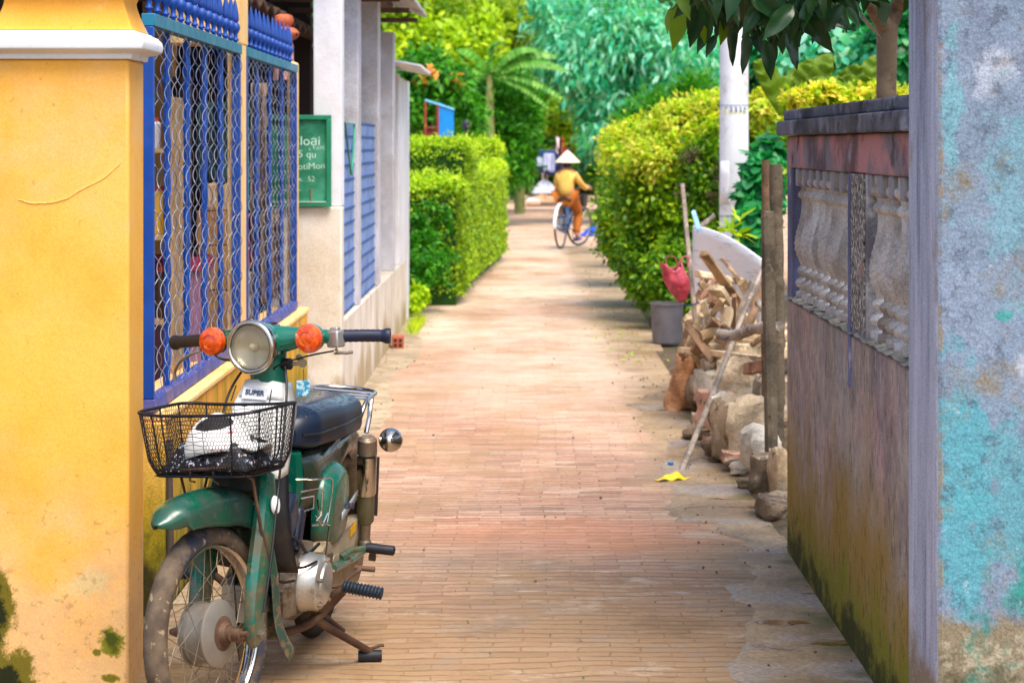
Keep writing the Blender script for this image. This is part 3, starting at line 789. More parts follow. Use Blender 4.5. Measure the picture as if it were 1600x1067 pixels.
for s_, x, z, sz, rot in (('Cloại', .055, .365, .074, 0), ('x TAM', .115, .325, .032, -.05), ('15 qu', .05, .292, .058, .03), ('PotiMon', .075, .225, .052, -.05), ('x.  52', .06, .155, .042, 0), ('——', -.02, .095, .05, 0)):
    text('chalk_writing', s_, sz, chalk, cb, (x, .0185, z), (R(90), rot, 0), thick=.0004, bold=-.0006)
mb = MB(); mb.tube([(.09, .014, .035), (.085, .014, .06), (.088, .014, .1)], [.006, .004, .007], 6); mb.build('hook', simple('rust', (130, 110, 80), .8), cb)

# small hollow brick at the wall foot
bt = thing('hollow_brick', 'small red hollow brick lying at the foot of the grey house', 'brick', (-.975, 15.9, .004), R(4))
rb_ = simple('red_clay', (176, 96, 70), .85, var=.2)
mb = MB(); mb.span(0, .09, 0, .2, 0, .09)
mb.build('block', rb_, bt, bevel=.004)
mb = MB()
for x in (.025, .062):
    for z in (.025, .062): mb.span(x - .011, x + .011, -.004, -.001, z - .011, z + .011)
mb.build('core_hole_shade', simple('hole_shade', (40, 22, 16), .9), bt)  # dark plates on the end face stand for shade in the holes

# ================================================================== RIGHT: near weathered pillar and balustrade wall
RX = 1.0
gmat = layered('blue_grey_plaster', (122, 140, 160), [
    dict(c=(148, 160, 184), s=2.6, d=10, t=.56, w=.12, a=.55),
    dict(c=(104, 110, 130), s=4, d=13, rough=.76, t=.55, w=.06, a=.6),
    dict(c=(204, 208, 222), s=5.0, d=12, t=.68, w=.07, p=(1.22, 4.96, .96), r=(.10, 1, .22), k=.34, a=.7),
    dict(c=(196, 202, 216), s=5.0, d=12, t=.68, w=.07, p=(1.15, 4.96, 1.72), r=(.14, 1, .10), k=.30, a=.5),
    dict(c=(84, 158, 172), s=7, d=12, rough=.72, vs=(1.3, 1, .8), t=.68, w=.07, p=(1.04, 4.96, .72), r=(.10, 1, .46), k=.46, a=.85),
    dict(c=(86, 160, 172), s=9, d=12, rough=.72, t=.67, w=.07, p=(1.16, 4.96, .66), r=(.18, 1, .30), k=.40, a=.7),
    dict(c=(110, 176, 186), s=8, d=12, rough=.72, t=.70, w=.07, p=(1.01, 4.96, 1.6), r=(.05, 1, .45), k=.36, a=.55),
    dict(c=(110, 172, 184), s=8, d=12, rough=.72, t=.72, w=.07, p=(1.14, 4.96, 1.40), r=(.16, 1, .45), k=.34, a=.45),
    dict(c=(26, 140, 124), s=11, d=12, rough=.72, t=.70, w=.10, p=(1.20, 4.96, .50), r=(.12, 1, .14), k=.34, a=.75),
    dict(c=(30, 150, 140), s=11, d=12, t=.70, w=.08, p=(1.13, 4.96, 1.13), r=(.03, 1, .02), k=.4, a=.7),
    dict(c=(70, 76, 92), s=20, d=11, rough=.78, t=.57, w=.05, a=.55),
    dict(c=(212, 218, 230), s=34, d=6, t=.67, w=.06, a=.35),
    dict(c=(128, 104, 90), s=12, d=10, t=.76, w=.06, a=.4),
    dict(c=(134, 122, 100), s=6, d=12, rough=.7, t=.62, w=.10, z=(.47, .34, .36)),
    dict(c=(178, 168, 144), s=30, t=.86, w=.06, z=(.46, .34, .34), a=.65),
    dict(c=(38, 128, 112), s=12, t=.88, w=.08, z=(.56, .4, .30), a=.7),
    dict(c=(70, 64, 40), s=10, t=.85, w=.08, z=(.45, .3, .30), a=.7),
    dict(c=(142, 130, 114), s=11, d=12, rough=.75, t=.70, w=.05, x=(1.000, .984, .20), a=.8)],
    rough=.9, bump=.9, bscale=34, bdist=.006)
gside = layered('lavender_plaster', (172, 180, 200), [
    dict(c=(206, 208, 226), s=5, vs=(1, 1.5, .14), d=10, t=.53, w=.14, a=.8),
    dict(c=(112, 114, 144), s=8, vs=(1, 1.6, .12), d=10, t=.56, w=.10, a=.65),
    dict(c=(84, 84, 104), s=20, vs=(1, 1.6, .2), d=9, t=.62, w=.08, a=.5),
    dict(c=(140, 124, 106), s=4, t=.66, w=.12, z=(.40, .15, .3)),
    dict(c=(214, 208, 200), s=30, t=.66, w=.05, a=.5)], rough=.85, bump=.6, bscale=28)
gr = thing('weathered_pillar', 'weathered blue grey plaster pillar with teal patches, right foreground', 'pillar')
mb = MB(); mb.cm = 0
mb.span(.975, 1.62, 4.96, 5.33, -.02, 3.2)
o = mb.build('shaft', [gmat, gside], gr, smooth=0, bevel=.012)
for p in o.data.polygons:
    if p.normal.x < -.5: p.material_index = 1
bw = thing('balustrade_wall', 'weathered pink and grey garden wall with turned balusters and mossy foot', 'wall')
rwall = layered('streaked_wall', (184, 172, 162), [
    dict(c=(206, 160, 154), s=4, vs=(1, .4, .4), d=11, rough=.68, t=.53, w=.12, a=.7),
    dict(c=(136, 128, 136), s=5, vs=(1, .5, .5), d=11, rough=.7, t=.53, w=.11, a=.7),
    dict(c=(176, 178, 196), s=6, vs=(1, .5, .25), d=11, t=.64, w=.10, a=.5),
    dict(c=(92, 82, 76), s=9, vs=(1, .7, .45), d=12, rough=.78, t=.56, w=.12, a=.7),
    dict(c=(206, 198, 184), s=22, vs=(1, .8, .5), d=10, rough=.7, t=.60, w=.07, a=.6),
    dict(c=(164, 144, 104), s=5, vs=(1, .5, .4), d=10, rough=.7, t=.62, w=.14, z=(.8, .1, .30), a=.75),
    dict(c=(156, 124, 40), s=6, vs=(1, .5, .35), d=11, rough=.72, t=.67, w=.13, z=(.75, .05, .32), a=.85),
    dict(c=(128, 130, 34), s=8, vs=(1, .6, .5), d=11, rough=.75, t=.72, w=.12, z=(.5, .0, .34), a=.85),
    dict(c=(52, 56, 20), s=9, vs=(1, .5, .7), d=11, rough=.75, t=.70, w=.10, z=(.24, .0, .32), a=.9),
    dict(c=(54, 46, 42), s=42, vs=(1, .9, .4), t=.60, w=.08, a=.5)],
    rough=.88, bump=.9, bscale=40, bdist=.006)
mb = MB(); mb.span(RX, RX + .16, 5.33, 7.96, -.02, .955); mb.build('base_wall', rwall, bw, bevel=.01)
sill = layered('crusty_sill', (158, 146, 128), [dict(c=(180, 172, 152), s=10, t=.55, w=.07), dict(c=(60, 54, 46), s=14, t=.6, w=.05)], bump=1.0)
mb = MB(); n = 60
mb.grid(lambda u, v: (RX - .012 + .19 * v, 5.34 + 2.62 * u, .955 + (.022 + .010 * math.sin(u * 91) * math.sin(u * 37 + 4 * v)) * math.sin(math.pi * min(1, v * 1.0 + .02)) ** .3), 120, 8)
mb.build('sill', sill, bw)
pink = layered('pink_beam', (138, 126, 134), [dict(c=(204, 140, 140), s=3.0, vs=(1, .5, .8), d=10, t=.50, w=.05, a=.85), dict(c=(66, 60, 66), s=5, vs=(1, .5, .5), d=10, t=.58, w=.09, a=.8),
    dict(c=(170, 170, 186), s=7, vs=(1, .5, .6), t=.66, w=.05, a=.8), dict(c=(30, 28, 30), s=12, vs=(1, .5, .5), t=.62, w=.05, a=.7)], bump=.6)
mb = MB(); mb.span(RX + .0, RX + .16, 5.33, 7.96, 1.448, 1.566); mb.build('beam', pink, bw, bevel=.006)
capm = layered('lichen_cap', (108, 108, 120), [dict(c=(66, 64, 70), s=4, vs=(1, .5, .8), d=10, t=.52, w=.10), dict(c=(160, 162, 178), s=8, vs=(1, .5, .7), d=10, t=.58, w=.08, a=.7), dict(c=(36, 34, 38), s=12, vs=(1, .5, .8), d=10, t=.60, w=.07, a=.8),
    dict(c=(176, 170, 150), s=14, t=.70, w=.04)], bump=.8)
mb = MB(); mb.span(RX - .035, RX + .195, 5.332, 8.0, 1.5675, 1.622); mb.build('cap', capm, bw, bevel=.006)
mb = MB(); mb.span(RX - .012, RX + .17, 5.333, 7.97, 1.6225, 1.662); mb.build('cap', capm, bw, bevel=.008)
bcol = layered('grey_post', (118, 124, 160), [dict(c=(84, 86, 108), s=4, vs=(1, .5, .4), t=.52, w=.08), dict(c=(176, 176, 196), s=7, vs=(1, .5, .4), t=.62, w=.06), dict(c=(150, 116, 84), s=5, t=.7, w=.05)], bump=.7)
bcol2 = layered('grey_post_dull', (150, 146, 148), [dict(c=(110, 106, 112), s=6, t=.52, w=.1), dict(c=(190, 186, 186), s=9, t=.6, w=.08)], bump=.6)
crust = layered('lichen_post', (128, 122, 118), [dict(c=(226, 220, 206), s=60, t=.54, w=.06, a=.8), dict(c=(60, 54, 50), s=50, t=.56, w=.05), dict(c=(176, 130, 120), s=9, t=.66, w=.05)], bump=1.0)
for y0, y1, m in ((7.80, 7.955, bcol), (6.13, 6.40, bcol2)):
    mb = MB(); mb.span(RX + .001, RX + .15, y0, y1, .956, 1.447); mb.build('post', m, bw, bevel=.005)
mb = MB(); mb.span(RX - .006, RX + .02, 6.405, 6.44, .80, 1.446); mb.build('post', bcol, bw, bevel=.003)
mb = MB(); mb.span(RX - .004, RX + .0005, 6.15, 6.39, .985, 1.446); mb.build('crusted_face', crust, bw)
# dentils
mb = MB(); mb.box((0, 0, 0), (.06, .062, .065), taper=1.0); mb.add([], [])
dent = simple('dentil_plaster', (150, 146, 150), .85, var=.15, scale=20, dirt=(86, 82, 88), dirt_amt=.4, bump=.5)
d0 = mb.build('dentil', dent, bw, bevel=.006); first = True
ys = [5.40 + .178 * i for i in range(14)]
for y in ys:
    if 6.13 < y < 6.43: continue
    if first: o = d0; first = False
    else: o = d0.copy(); col.objects.link(o)
    o.location = (RX + .034, y, 1.415)
# balusters: turned vase with carved leaf spiral
balm = layered('cast_baluster', (196, 188, 182), [dict(c=(160, 150, 142), s=5, t=.52, w=.10), dict(c=(206, 204, 206), s=8, t=.6, w=.08, a=.8), dict(c=(108, 94, 76), s=11, t=.66, w=.05), dict(c=(110, 92, 70), s=5, t=.66, w=.08, z=(1.1, 1.0, .1), a=.5)], bump=.4)
prof = [(.046, .0), (.048, .004), (.048, .022), (.034, .026), (.030, .034), (.046, .042), (.052, .054), (.046, .066), (.030, .074), (.029, .082), (.040, .090), (.044, .100), (.036, .110), (.026, .116),
        (.030, .130), (.042, .150), (.051, .176), (.053, .20), (.049, .225), (.040, .255), (.030, .285), (.0235, .315), (.0215, .345), (.023, .36), (.036, .366), (.040, .376), (.034, .386), (.024, .394), (.026, .405), (.044, .416), (.048, .424), (.046, .436), (.034, .442), (.034, .47)]
def baluster():
    mb = MB(); N = 40; V = []; fsx = []
    P2 = []
    for i in range(len(prof) - 1):
        (r0, z0), (r1, z1) = prof[i], prof[i + 1]; k = max(1, int((z1 - z0) / .005))
        for j in range(k): P2.append((r0 + (r1 - r0) * j / k, z0 + (z1 - z0) * j / k))
    P2.append(prof[-1])
    for r, z in P2:
        for k in range(N):
            a = 2 * math.pi * k / N; q = r
            if .125 < z < .31:
                w = math.sin(math.pi * (z - .125) / .185) ** .5
                leaf = abs(((a * 4 / math.pi) % 2) - 1)      # eight carved leaves
                q += w * (.0034 * math.sin(z * 300 + leaf * 5.5) + .003 * (leaf - .5))
            V.append((q * math.cos(a), q * math.sin(a), z))
    for i in range(len(P2) - 1):
        for k in range(N): fsx.append((i * N + k, i * N + (k + 1) % N, (i + 1) * N + (k + 1) % N, (i + 1) * N + k))
    mb.add(V, fsx); return mb.build('baluster', balm, bw, smooth=50)
b0 = baluster(); first = True
for y in [5.44 + .128 * i for i in range(6)] + [6.53 + .150 * i for i in range(9)]:
    if first: o = b0; first = False
    else: o = b0.copy(); col.objects.link(o)
    o.scale = (.80, .80, 1); o.location = (RX + .043, y, .975); o.rotation_euler = (0, 0, rd.random() * .8)
# ================================================================== MOTORBIKE (local: x forward from rear axle, y left, z up)
BX, BY, BHEAD, BLEAN = -.650, 6.62, -98.0, 4.0
bike = thing('motorbike', 'old green and white step-through motorbike with front basket, parked on its side stand', 'motorbike')
bike.rotation_euler = (Matrix.Rotation(R(BHEAD), 3, 'Z') @ Matrix.Rotation(R(-BLEAN), 3, 'X')).to_euler()
bike.location = (BX, BY, .0)
BM = Matrix.Translation(bike.location) @ bike.rotation_euler.to_matrix().to_4x4()
RAKE = R(26.5); STEER = R(-17)
AX0 = Vector((1.25, 0, 0)); AXD = Vector((-math.sin(RAKE), 0, math.cos(RAKE)))
SM = Matrix.Translation(AX0) @ Matrix.Rotation(STEER, 4, AXD) @ Matrix.Translation(-AX0)
def SB():
    m = MB(); m.xf = SM; return m
def bikepaint(name, c, dirt=(92, 70, 44), amt=.33, rough=.22, zd=True):
    b = NB(name); c = lin(c)
    f = b.noise(5, 4); base = b.mix(b.rng(f, .3, .7), tuple(v * .85 for v in c), tuple(v * 1.12 for v in c))
    n1 = b.noise(9, 9, rough=.7); n2 = b.noise(38, 7, off=(2, 2, 2), rough=.7)
    z = b.sep()[2]
    low = b.mt('MULTIPLY', b.mt('SUBTRACT', 1.0, b.rng(z, .25, .75)), .16)
    d = b.rng(b.mt('ADD', n1, low), 1 - amt - .12, 1 - amt + .12)
    d2 = b.rng(b.mt('ADD', n2, low), .66, .74)
    base = b.mix(b.mt('MULTIPLY', d, .75), base, lin(dirt)); base = b.mix(b.mt('MULTIPLY', d2, .7), base, lin((120, 84, 52)))
    rr = b.mt('ADD', rough, b.mt('MULTIPLY', b.mt('MAXIMUM', d, d2), .5))
    b.bump(n2, .12, .002)
    m = b.set(base, rr); b.p.inputs['Coat Weight'].default_value = .5; b.p.inputs['Coat Roughness'].default_value = .15
    return m
green = bikepaint('green_paint', (0, 98, 78), amt=.36)
dgreen = bikepaint('green_paint_dark_reflection', (34, 52, 40), dirt=(78, 60, 40), amt=.42, rough=.2)  # green of the frame body with its dark reflection put into the colour
dusty_green = bikepaint('dusty_green_paint', (2, 78, 58), dirt=(44, 52, 44), amt=.46)
whitepl = bikepaint('white_plastic', (226, 224, 216), dirt=(180, 168, 140), amt=.25, rough=.35)
chrome = simple('worn_chrome', (196, 190, 182), .16, 1, var=.06, dirt=(124, 96, 66), dirt_amt=.27, dscale=16)
rustchr = simple('dull_steel', (150, 138, 120), .42, .8, var=.15, dirt=(104, 74, 48), dirt_amt=.42, dscale=14)
alu = simple('cast_aluminium', (188, 184, 176), .34, .75, var=.1, dirt=(116, 94, 66), dirt_amt=.35, dscale=12, bump=.1)
dirty_engine = simple('oily_engine', (120, 108, 92), .6, .4, var=.25, dirt=(78, 58, 38), dirt_amt=.5, dscale=15, bump=.5)
rubber = simple('rubber', (24, 26, 34), .55, var=.25, bump=.3)
blackp = simple('black_plastic', (20, 20, 24), .45, var=.2, dirt=(70, 58, 46), dirt_amt=.3)
bwire = simple('black_wire', (16, 16, 18), .5)
navy = simple('navy_grip', (14, 24, 52), .5, var=.2)
rustb = simple('rusty_tube', (104, 78, 58), .65, .3, var=.2, dirt=(70, 44, 28), dirt_amt=.5)
tanmud = simple('mud_coated_steel', (158, 142, 114), .8, .1, var=.15, scale=6, dirt=(112, 88, 58), dirt_amt=.42, dscale=8, bump=.2)
def tyre_mat():
    b = NB('muddy_tyre'); c = b.mix(b.rng(b.noise(16, 6), .35, .65), lin((106, 90, 72)), lin((74, 60, 48)))
    n = b.rng(b.noise(6, 8, off=(3, 0, 0), rough=.7), .50, .60)
    c = b.mix(n, c, lin((50, 50, 60))); k = b.rng(b.noise(42, 5), .6, .68)
    c = b.mix(b.mt('MULTIPLY', k, .7), c, lin((166, 146, 112)))
    b.bump(b.noise(60, 6), .5, .003); return b.set(c, .9)
tyrem = tyre_mat()
tyre_black = simple('rear_tyre_rubber', (38, 34, 32), .85, var=.3, dirt=(92, 76, 58), dirt_amt=.38, dscale=20, bump=.4)

_spoke = None
def wheel(name, c, tyre_m, xf, hub_r, hub_w, label=None, hubm=alu):
    """spoked wheel about the y axis, centred on c"""
    global _spoke
    w = part_empty(name, bike)
    w.matrix_basis = (xf @ Matrix.Translation(c)) if xf else Matrix.Translation(c)
    mb = MB(); N = 96; Rr, rt = .246, .0305; V = []; K = 18
    for i in range(N):
        a = 2 * math.pi * i / N
        for k in range(K):
            b_ = 2 * math.pi * k / K; cr, sr = math.cos(b_), math.sin(b_)
            q = rt * (1 + (.03 if cr > .2 and ((i + (k % 3)) % 3 == 0) else 0) - (.05 if cr < -.6 else 0))
            V.append(((Rr + q * cr * .95) * math.cos(a), q * sr * .98, (Rr + q * cr * .95) * math.sin(a)))
    mb.add(V, [(i * K + k, i * K + (k + 1) % K, ((i + 1) % N) * K + (k + 1) % K, ((i + 1) % N) * K + k) for i in range(N) for k in range(K)])
    mb.build('tyre', tyre_m, w, smooth=55)
    mb = MB(); mb.lathe([(.2265, -.0215), (.2225, -.0215), (.2185, -.019), (.2155, -.010), (.2135, 0), (.2155, .010), (.2185, .019), (.2225, .0215), (.2265, .0215), (.2235, .018), (.2265, -.0215)], axis='Y', n=96, cap=False)
    mb.build('rim', rustchr if tyre_m is tyre_black else chrome, w, smooth=50)
    mb = MB(); h = hub_w
    mb.lathe([(.018, -h * .62), (.022, -h * .60), (hub_r * .55, -h * .56), (hub_r * .93, -h * .5), (hub_r, -h * .44), (hub_r, -h * .40), (hub_r * .93, -h * .38), (hub_r * .93, -h * .30), (hub_r * .97, -h * .29), (hub_r * .97, -h * .24),
              (hub_r * .92, -h * .23), (hub_r * .92, h * .30), (hub_r * 1.04, h * .32), (hub_r * 1.04, h * .38), (hub_r * .98, h * .42), (hub_r * .60, h * .52), (hub_r * .30, h * .56), (.022, h * .60), (.018, h * .60)], axis='Y', n=64)
    mb.build('hub', hubm, w, smooth=35)
    mb = MB(); mb.lathe([(.026, h * .50), (.026, h * .66), (.02, h * .68), (.02, h * .82), (.014, h * .84), (.014, h * 1.1), (.0075, h * 1.12), (.0075, h * 1.35)], axis='Y', n=16)
    mb.lathe([(.0075, -h * 1.3), (.014, -h * 1.05), (.014, -h * .6)], axis='Y', n=12); mb.build('axle', rustb, w)
    for k in range(36):
        side = 1 if k % 2 else -1; g = 1 if (k // 2) % 2 else -1
        if k == 0 or (hub_r, k) is None or k < 4 and True:
            m2 = MB(); a0 = g * R(64); hy = side * h * .35
            m2.tube([(hub_r * math.cos(a0), hy, hub_r * math.sin(a0)), (.2145, side * .004, 0)], .0013, 5)
            so = m2.build('spoke', rustchr, w); protos = [so] if k == 0 else protos + [so]
            so.rotation_euler = (0, -2 * math.pi * k / 36, 0)
        else:
            so = protos[k % 4].copy(); col.objects.link(so); so.parent = w; so.rotation_euler = (0, -2 * math.pi * k / 36, 0)
    return w
fw = wheel('front_wheel', Vector((1.175, 0, .273)), tyrem, SM, .083, .088, hubm=simple('dusty_hub', (138, 132, 122), .5, .5, var=.12, dirt=(120, 92, 62), dirt_amt=.32))
rw = wheel('rear_wheel', Vector((0, 0, .273)), tyre_black, None, .07, .09, hubm=dirty_engine)
mb = MB(); mb.lathe([(.045, 0), (.045, .004), (.03, .006), (.024, .02)], axis='Y', n=24, c=(0, .043, 0)); o = mb.build('rusty_boss', rustb, fw)

# front fender --------------------------------------------------------------
def sweep_fender(path, wfn, dfn, nv=15):
    """path of the crown line in (x,z); half-round section of width wfn(t) and side depth dfn(t)"""
    P = bez([(x, 0, z) for x, z in path], 48)
    def fn(u, v):
        i = min(int(u * 48), 47); f = u * 48 - i; p = P[i] * (1 - f) + P[i + 1] * f; t = (P[i + 1] - P[i]).normalized()
        nrm = Vector((-t.z, 0, t.x))      # towards the wheel
        s = (v - .5) * 2; w = wfn(u); d = dfn(u)
        a = min(1, abs(s) / .62) * math.pi / 2; y = math.sin(a) * w; dd = (1 - math.cos(a)) * w * .7
        if abs(s) > .62: dd += (abs(s) - .62) / .38 * d
        return tuple(p + Vector((0, math.copysign(y, s), 0)) + nrm * dd)
    return fn
fpath = [(1.395, .585), (1.37, .603), (1.33, .628), (1.25, .64), (1.16, .642), (1.06, .632), (.97, .590), (.915, .52), (.885, .44), (.872, .36), (.870, .29), (.866, .235), (.835, .185)]
def flen(u):
    return .012 + .05 * min(1, u / .10) ** .7
mb = SB(); fn0 = sweep_fender(fpath, lambda u: .006 + .052 * min(1, u / .17) ** .75 + .020 * max(0, u - .86) * 7, lambda u: .004 + .055 * min(1, u / .35) - .03 * max(0, min(1, (u - .45) / .2)))
chk = fn0(.3, 0.0); up = fn0(.3, .5)
if chk[2] > up[2]:
    pass
mb.grid(fn0, 60, 19); mb.build('front_fender', dusty_green, bike, solid=.003, smooth=60)

# fork: crown, two pressed legs, links --------------------------------------
def loft(mb, path, secs, closed=True):
    """path points with (fwd half, side half) diamond-ridged sections"""
    V = []; n = 8
    for i, (p, (a, b_)) in enumerate(zip(path, secs)):
        q = Vector(path[min(i + 1, len(path) - 1)]) - Vector(path[max(0, i - 1)]); q.normalize()
        f = Vector((q.z, 0, -q.x))
        if f.x < 0: f = -f
        for k in range(n):
            t = 2 * math.pi * k / n; c, s = math.cos(t), math.sin(t)
            ex = abs(c) ** .7 * math.copysign(1, c); ey = abs(s) ** .7 * math.copysign(1, s)
            V.append(Vector(p) + f * a * ex + Vector((0, b_ * ey, 0)))
    m = len(path); F = [(i * n + k, i * n + (k + 1) % n, (i + 1) * n + (k + 1) % n, (i + 1) * n + k) for i in range(m - 1) for k in range(n)]
    F += [tuple(range(n - 1, -1, -1)), tuple((m - 1) * n + k for k in range(n))]
    mb.add(V, F)
for sd_ in (1, -1):
    mb = SB(); y = .085 * sd_
    loft(mb, [(.955, y * .82, .655), (.985, y * .95, .58), (1.015, y, .50), (1.045, y, .42), (1.072, y, .34), (1.088, y, .285), (1.094, y, .235), (1.092, y, .222)],
         [(.030, .016), (.036, .021), (.040, .023), (.040, .023), (.037, .021), (.030, .019), (.022, .016), (.012, .01)])
    fl = mb.build('fork_leg', green, bike, smooth=50)
    mb = SB(); mb.lathe([(.016, 0), (.019, .004), (.017, .012), (.001, .015)], (.992, .107 * sd_ if sd_ > 0 else -.107, .575), axis='Y', n=24, scale=(.9, 1.3), rot=None if sd_ > 0 else Matrix.Scale(-1, 3, (0, 1, 0)))
    mb.build('reflector', simple('white_reflector', (235, 235, 238), .25, coat=.5), bike)
    mb = SB(); mb.tube([(1.085, .062 * sd_, .25), (1.13, .062 * sd_, .252), (1.176, .062 * sd_, .272)], [.014, .012, .017], 10); mb.build('suspension_link', rustb, bike)
    mb = SB(); mb.lathe([(.010, 0), (.010, .012), (.006, .013), (.006, .018)], (1.088, sd_ * .1, .255), axis='Y', n=8); mb.build('pivot_bolt', rustchr, bike)
mb = SB(); loft(mb, [(.965, 0, .60), (.945, 0, .66), (.92, 0, .70), (.905, 0, .72), (.90, 0, .735)], [(.05, .082), (.052, .075), (.044, .055), (.038, .045), (.036, .042)])
mb.build('fork_crown', simple('grimy_black_green', (26, 40, 36), .6, var=.3, dirt=(70, 50, 34), dirt_amt=.4), bike)

# handlebar: nacelle, arms, headlight -----------------------------------------
mb = SB()
HZ = .985
mb.lathe([(.046, .862), (.050, .87), (.052, .88), (.050, .92), (.052, .95), (.055, .985)], (.795, 0, 0), n=28); mb.build('steering_neck', green, bike)
mb = SB(); V = []
# nacelle: round at the lamp, blending back to a narrow hump with arms
def nac(u, v):
    a = 2 * math.pi * v; t = u
    r_ = .069 * (1 - t ** 2.2) ** .5 if t < .999 else .001
    x = .872 - .145 * t
    return (x, r_ * math.cos(a) * (1.0 - .1 * t), HZ + .012 * t + r_ * math.sin(a) * (.97 - .2 * t))
mb.grid(nac, 16, 32, wv=True)
mb.build('headlamp_shell', green, bike, smooth=70)
mb = SB()
P = bez([(.79, -.20, 1.0), (.795, -.14, 1.004), (.805, -.075, 1.0), (.812, 0, .995), (.805, .075, 1.0), (.795, .14, 1.004), (.79, .20, 1.0)], 30)
mb.tube(P, [(.019 + .026 * math.exp(-((i - 15) / 7.5) ** 2)) for i in range(31)], 20, flat=.95); mb.build('handlebar_cover', green, bike, smooth=70)
mb = SB(); c0 = (.872, 0, HZ)
mb.lathe([(.066, -.012), (.072, -.008), (.0745, 0), (.0745, .012), (.072, .018), (.066, .021), (.062, .019), (.060, .014)], c0, axis='X', n=64, cap=False); o = mb.build('headlamp_ring', chrome, bike, smooth=60)
mb = SB(); mb.lathe([(.061, .012)] + [(.061 * math.cos(t), .012 + .012 * math.sin(t)) for t in [i * math.pi / 16 for i in range(1, 8)]] + [(.0005, .0242)], c0, axis='X', n=48)
gl = NB('headlamp_glass'); gl.p.inputs['Transmission Weight'].default_value = 1; gl.set((.95, .93, .88), .04)

mb.build('headlamp_lens', gl.m, bike, smooth=70)
mb = SB(); mb.lathe([(.060, .010), (.055, .004), (.044, -.003), (.03, -.008), (.014, -.010), (.013, -.006), (.001, -.005)], c0, axis='X', n=48, cap=False); mb.build('headlamp_bowl', simple('aged_reflector', (214, 202, 176), .38, .45, var=.12, scale=14, dirt=(120, 98, 74), dirt_amt=.3), bike, smooth=60)
mb = SB(); mb.lathe([(.009, -.008), (.0095, .002), (.006, .008), (.0005, .010)], c0, axis='X', n=16); mb.build('bulb', simple('bulb', (236, 226, 200), .15), bike)
mb = SB(); mb.lathe([(.030, 1.018), (.036, 1.03), (.036, 1.037), (.030, 1.04), (.001, 1.04)], (.79, 0, .0), n=32); mb.build('speedometer', chrome, bike, smooth=50)
mb = SB(); mb.lathe([(.029, 1.0402), (.028, 1.044), (.001, 1.045)], (.79, 0, .0), n=32); mb.build('speedometer_glass', blackp, bike)
amber = NB('amber_lens'); f_ = amber.mix(amber.rng(amber.noise(60, 2), .4, .6), lin((206, 66, 4)), lin((232, 96, 12))); amber.set(f_, .18); amber.p.inputs['Coat Weight'].default_value = .6; amber.p.inputs['Subsurface Weight'].default_value = .3; amber.p.inputs['Subsurface Scale'].default_value = .01
w2 = amber.n('ShaderNodeTexWave'); w2.wave_type = 'RINGS'; w2.rings_direction = 'X'
tcn = amber.n('ShaderNodeMapping'); amber.put(tcn.inputs[0], amber.co); amber.put(w2.inputs[0], tcn.outputs[0]); w2.inputs['Scale'].default_value = 60; amber.bump(w2.outputs['Fac'], .25, .001)
for sd_ in (1, -1):
    c1 = (.818, .152 * sd_, 1.0)
    mb = SB(); mb.lathe([(.016, -.045), (.030, -.03), (.037, -.012), (.0385, 0), (.0385, .006)], c1, axis='X', n=32); mb.build('indicator_shell', green if sd_ > 0 else blackp, bike, smooth=50)
    ind = SB(); ind.lathe([(.0385, .006), (.040, .008), (.0395, .018), (.036, .026), (.020, .031), (.019, .029), (.010, .031), (.0008, .032)], c1, axis='X', n=36); ind.build('indicator', amber.m, bike, smooth=40)
# grips and controls
for sd_ in (1, -1):
    mb = SB(); q = bez([(.79, .195 * sd_, 1.0), (.772, .23 * sd_, 1.0), (.745, .29 * sd_, .997), (.724, .345 * sd_, .993)], 26)
    mb.tube(q[4:], [.0165 + (.0012 if i % 2 else 0) + (.004 if i > 19 else 0) for i in range(len(q[4:]))], 18); mb.build('grip', navy if sd_ > 0 else rubber, bike, smooth=35)
    mb = SB(); mb.tube(q[:6], .0115, 12); mb.build('bar_tube', chrome, bike)
mb = SB(); mb.box((.792, .213, .994), (.034, .040, .046), Matrix.Rotation(R(-12), 3, 'Z')); mb.build('switch_box', alu, bike, bevel=.005)
mb = SB(); mb.box((.79, .212, 1.02), (.02, .024, .012)); mb.build('choke_lever', alu, bike, bevel=.003)
mb = SB(); mb.tube([(.80, .215, .968), (.80, .222, .958), (.795, .245, .955), (.79, .262, .957)], .0045, 8); mb.box((.795, .225, .955), (.012, .03, .006)); mb.build('horn_lever', rustchr, bike)
mb = SB(); mb.tube(bez([(.81, .215, .963), (.82, .14, .952), (.83, .06, .932), (.825, .03, .91), (.80, .03, .86)], 20), .0028, 6); mb.build('control_cable', bwire, bike)
mb = SB(); mb.tube(bez([(.80, -.17, .985), (.835, -.15, .975), (.835, -.13, .955), (.83, -.095, .947), (.82, -.05, .952)], 20), .0042, 6); mb.build('control_cable', bwire, bike)
mb = SB(); mb.tube(bez([(.80, -.185, .985), (.835, -.20, .975), (.83, -.25, .955), (.81, -.29, .925), (.805, -.297, .895)], 20), [.0065] * 12 + [.0055] * 7 + [.007, .008], 8, flat=.7); mb.build('brake_lever', rustchr, bike)
mb = SB(); mb.tube(bez([(.80, .055, .945), (.85, .085, .86), (.90, .095, .74), (.985, .118, .60), (1.04, .122, .45), (1.085, .115, .31)], 24), .0035, 6); mb.tube(bez([(.80, -.055, .945), (.86, -.09, .86), (.92, -.10, .74), (1.0, -.118, .55), (1.08, -.115, .31)], 24), .0035, 6); mb.build('brake_cable', bwire, bike)
mb = MB(); mb.lathe([(.028, 0), (.033, .006), (.033, .02), (.02, .026)], (.93, .0, .53), axis='X', n=20); mb.build('horn', blackp, bike)
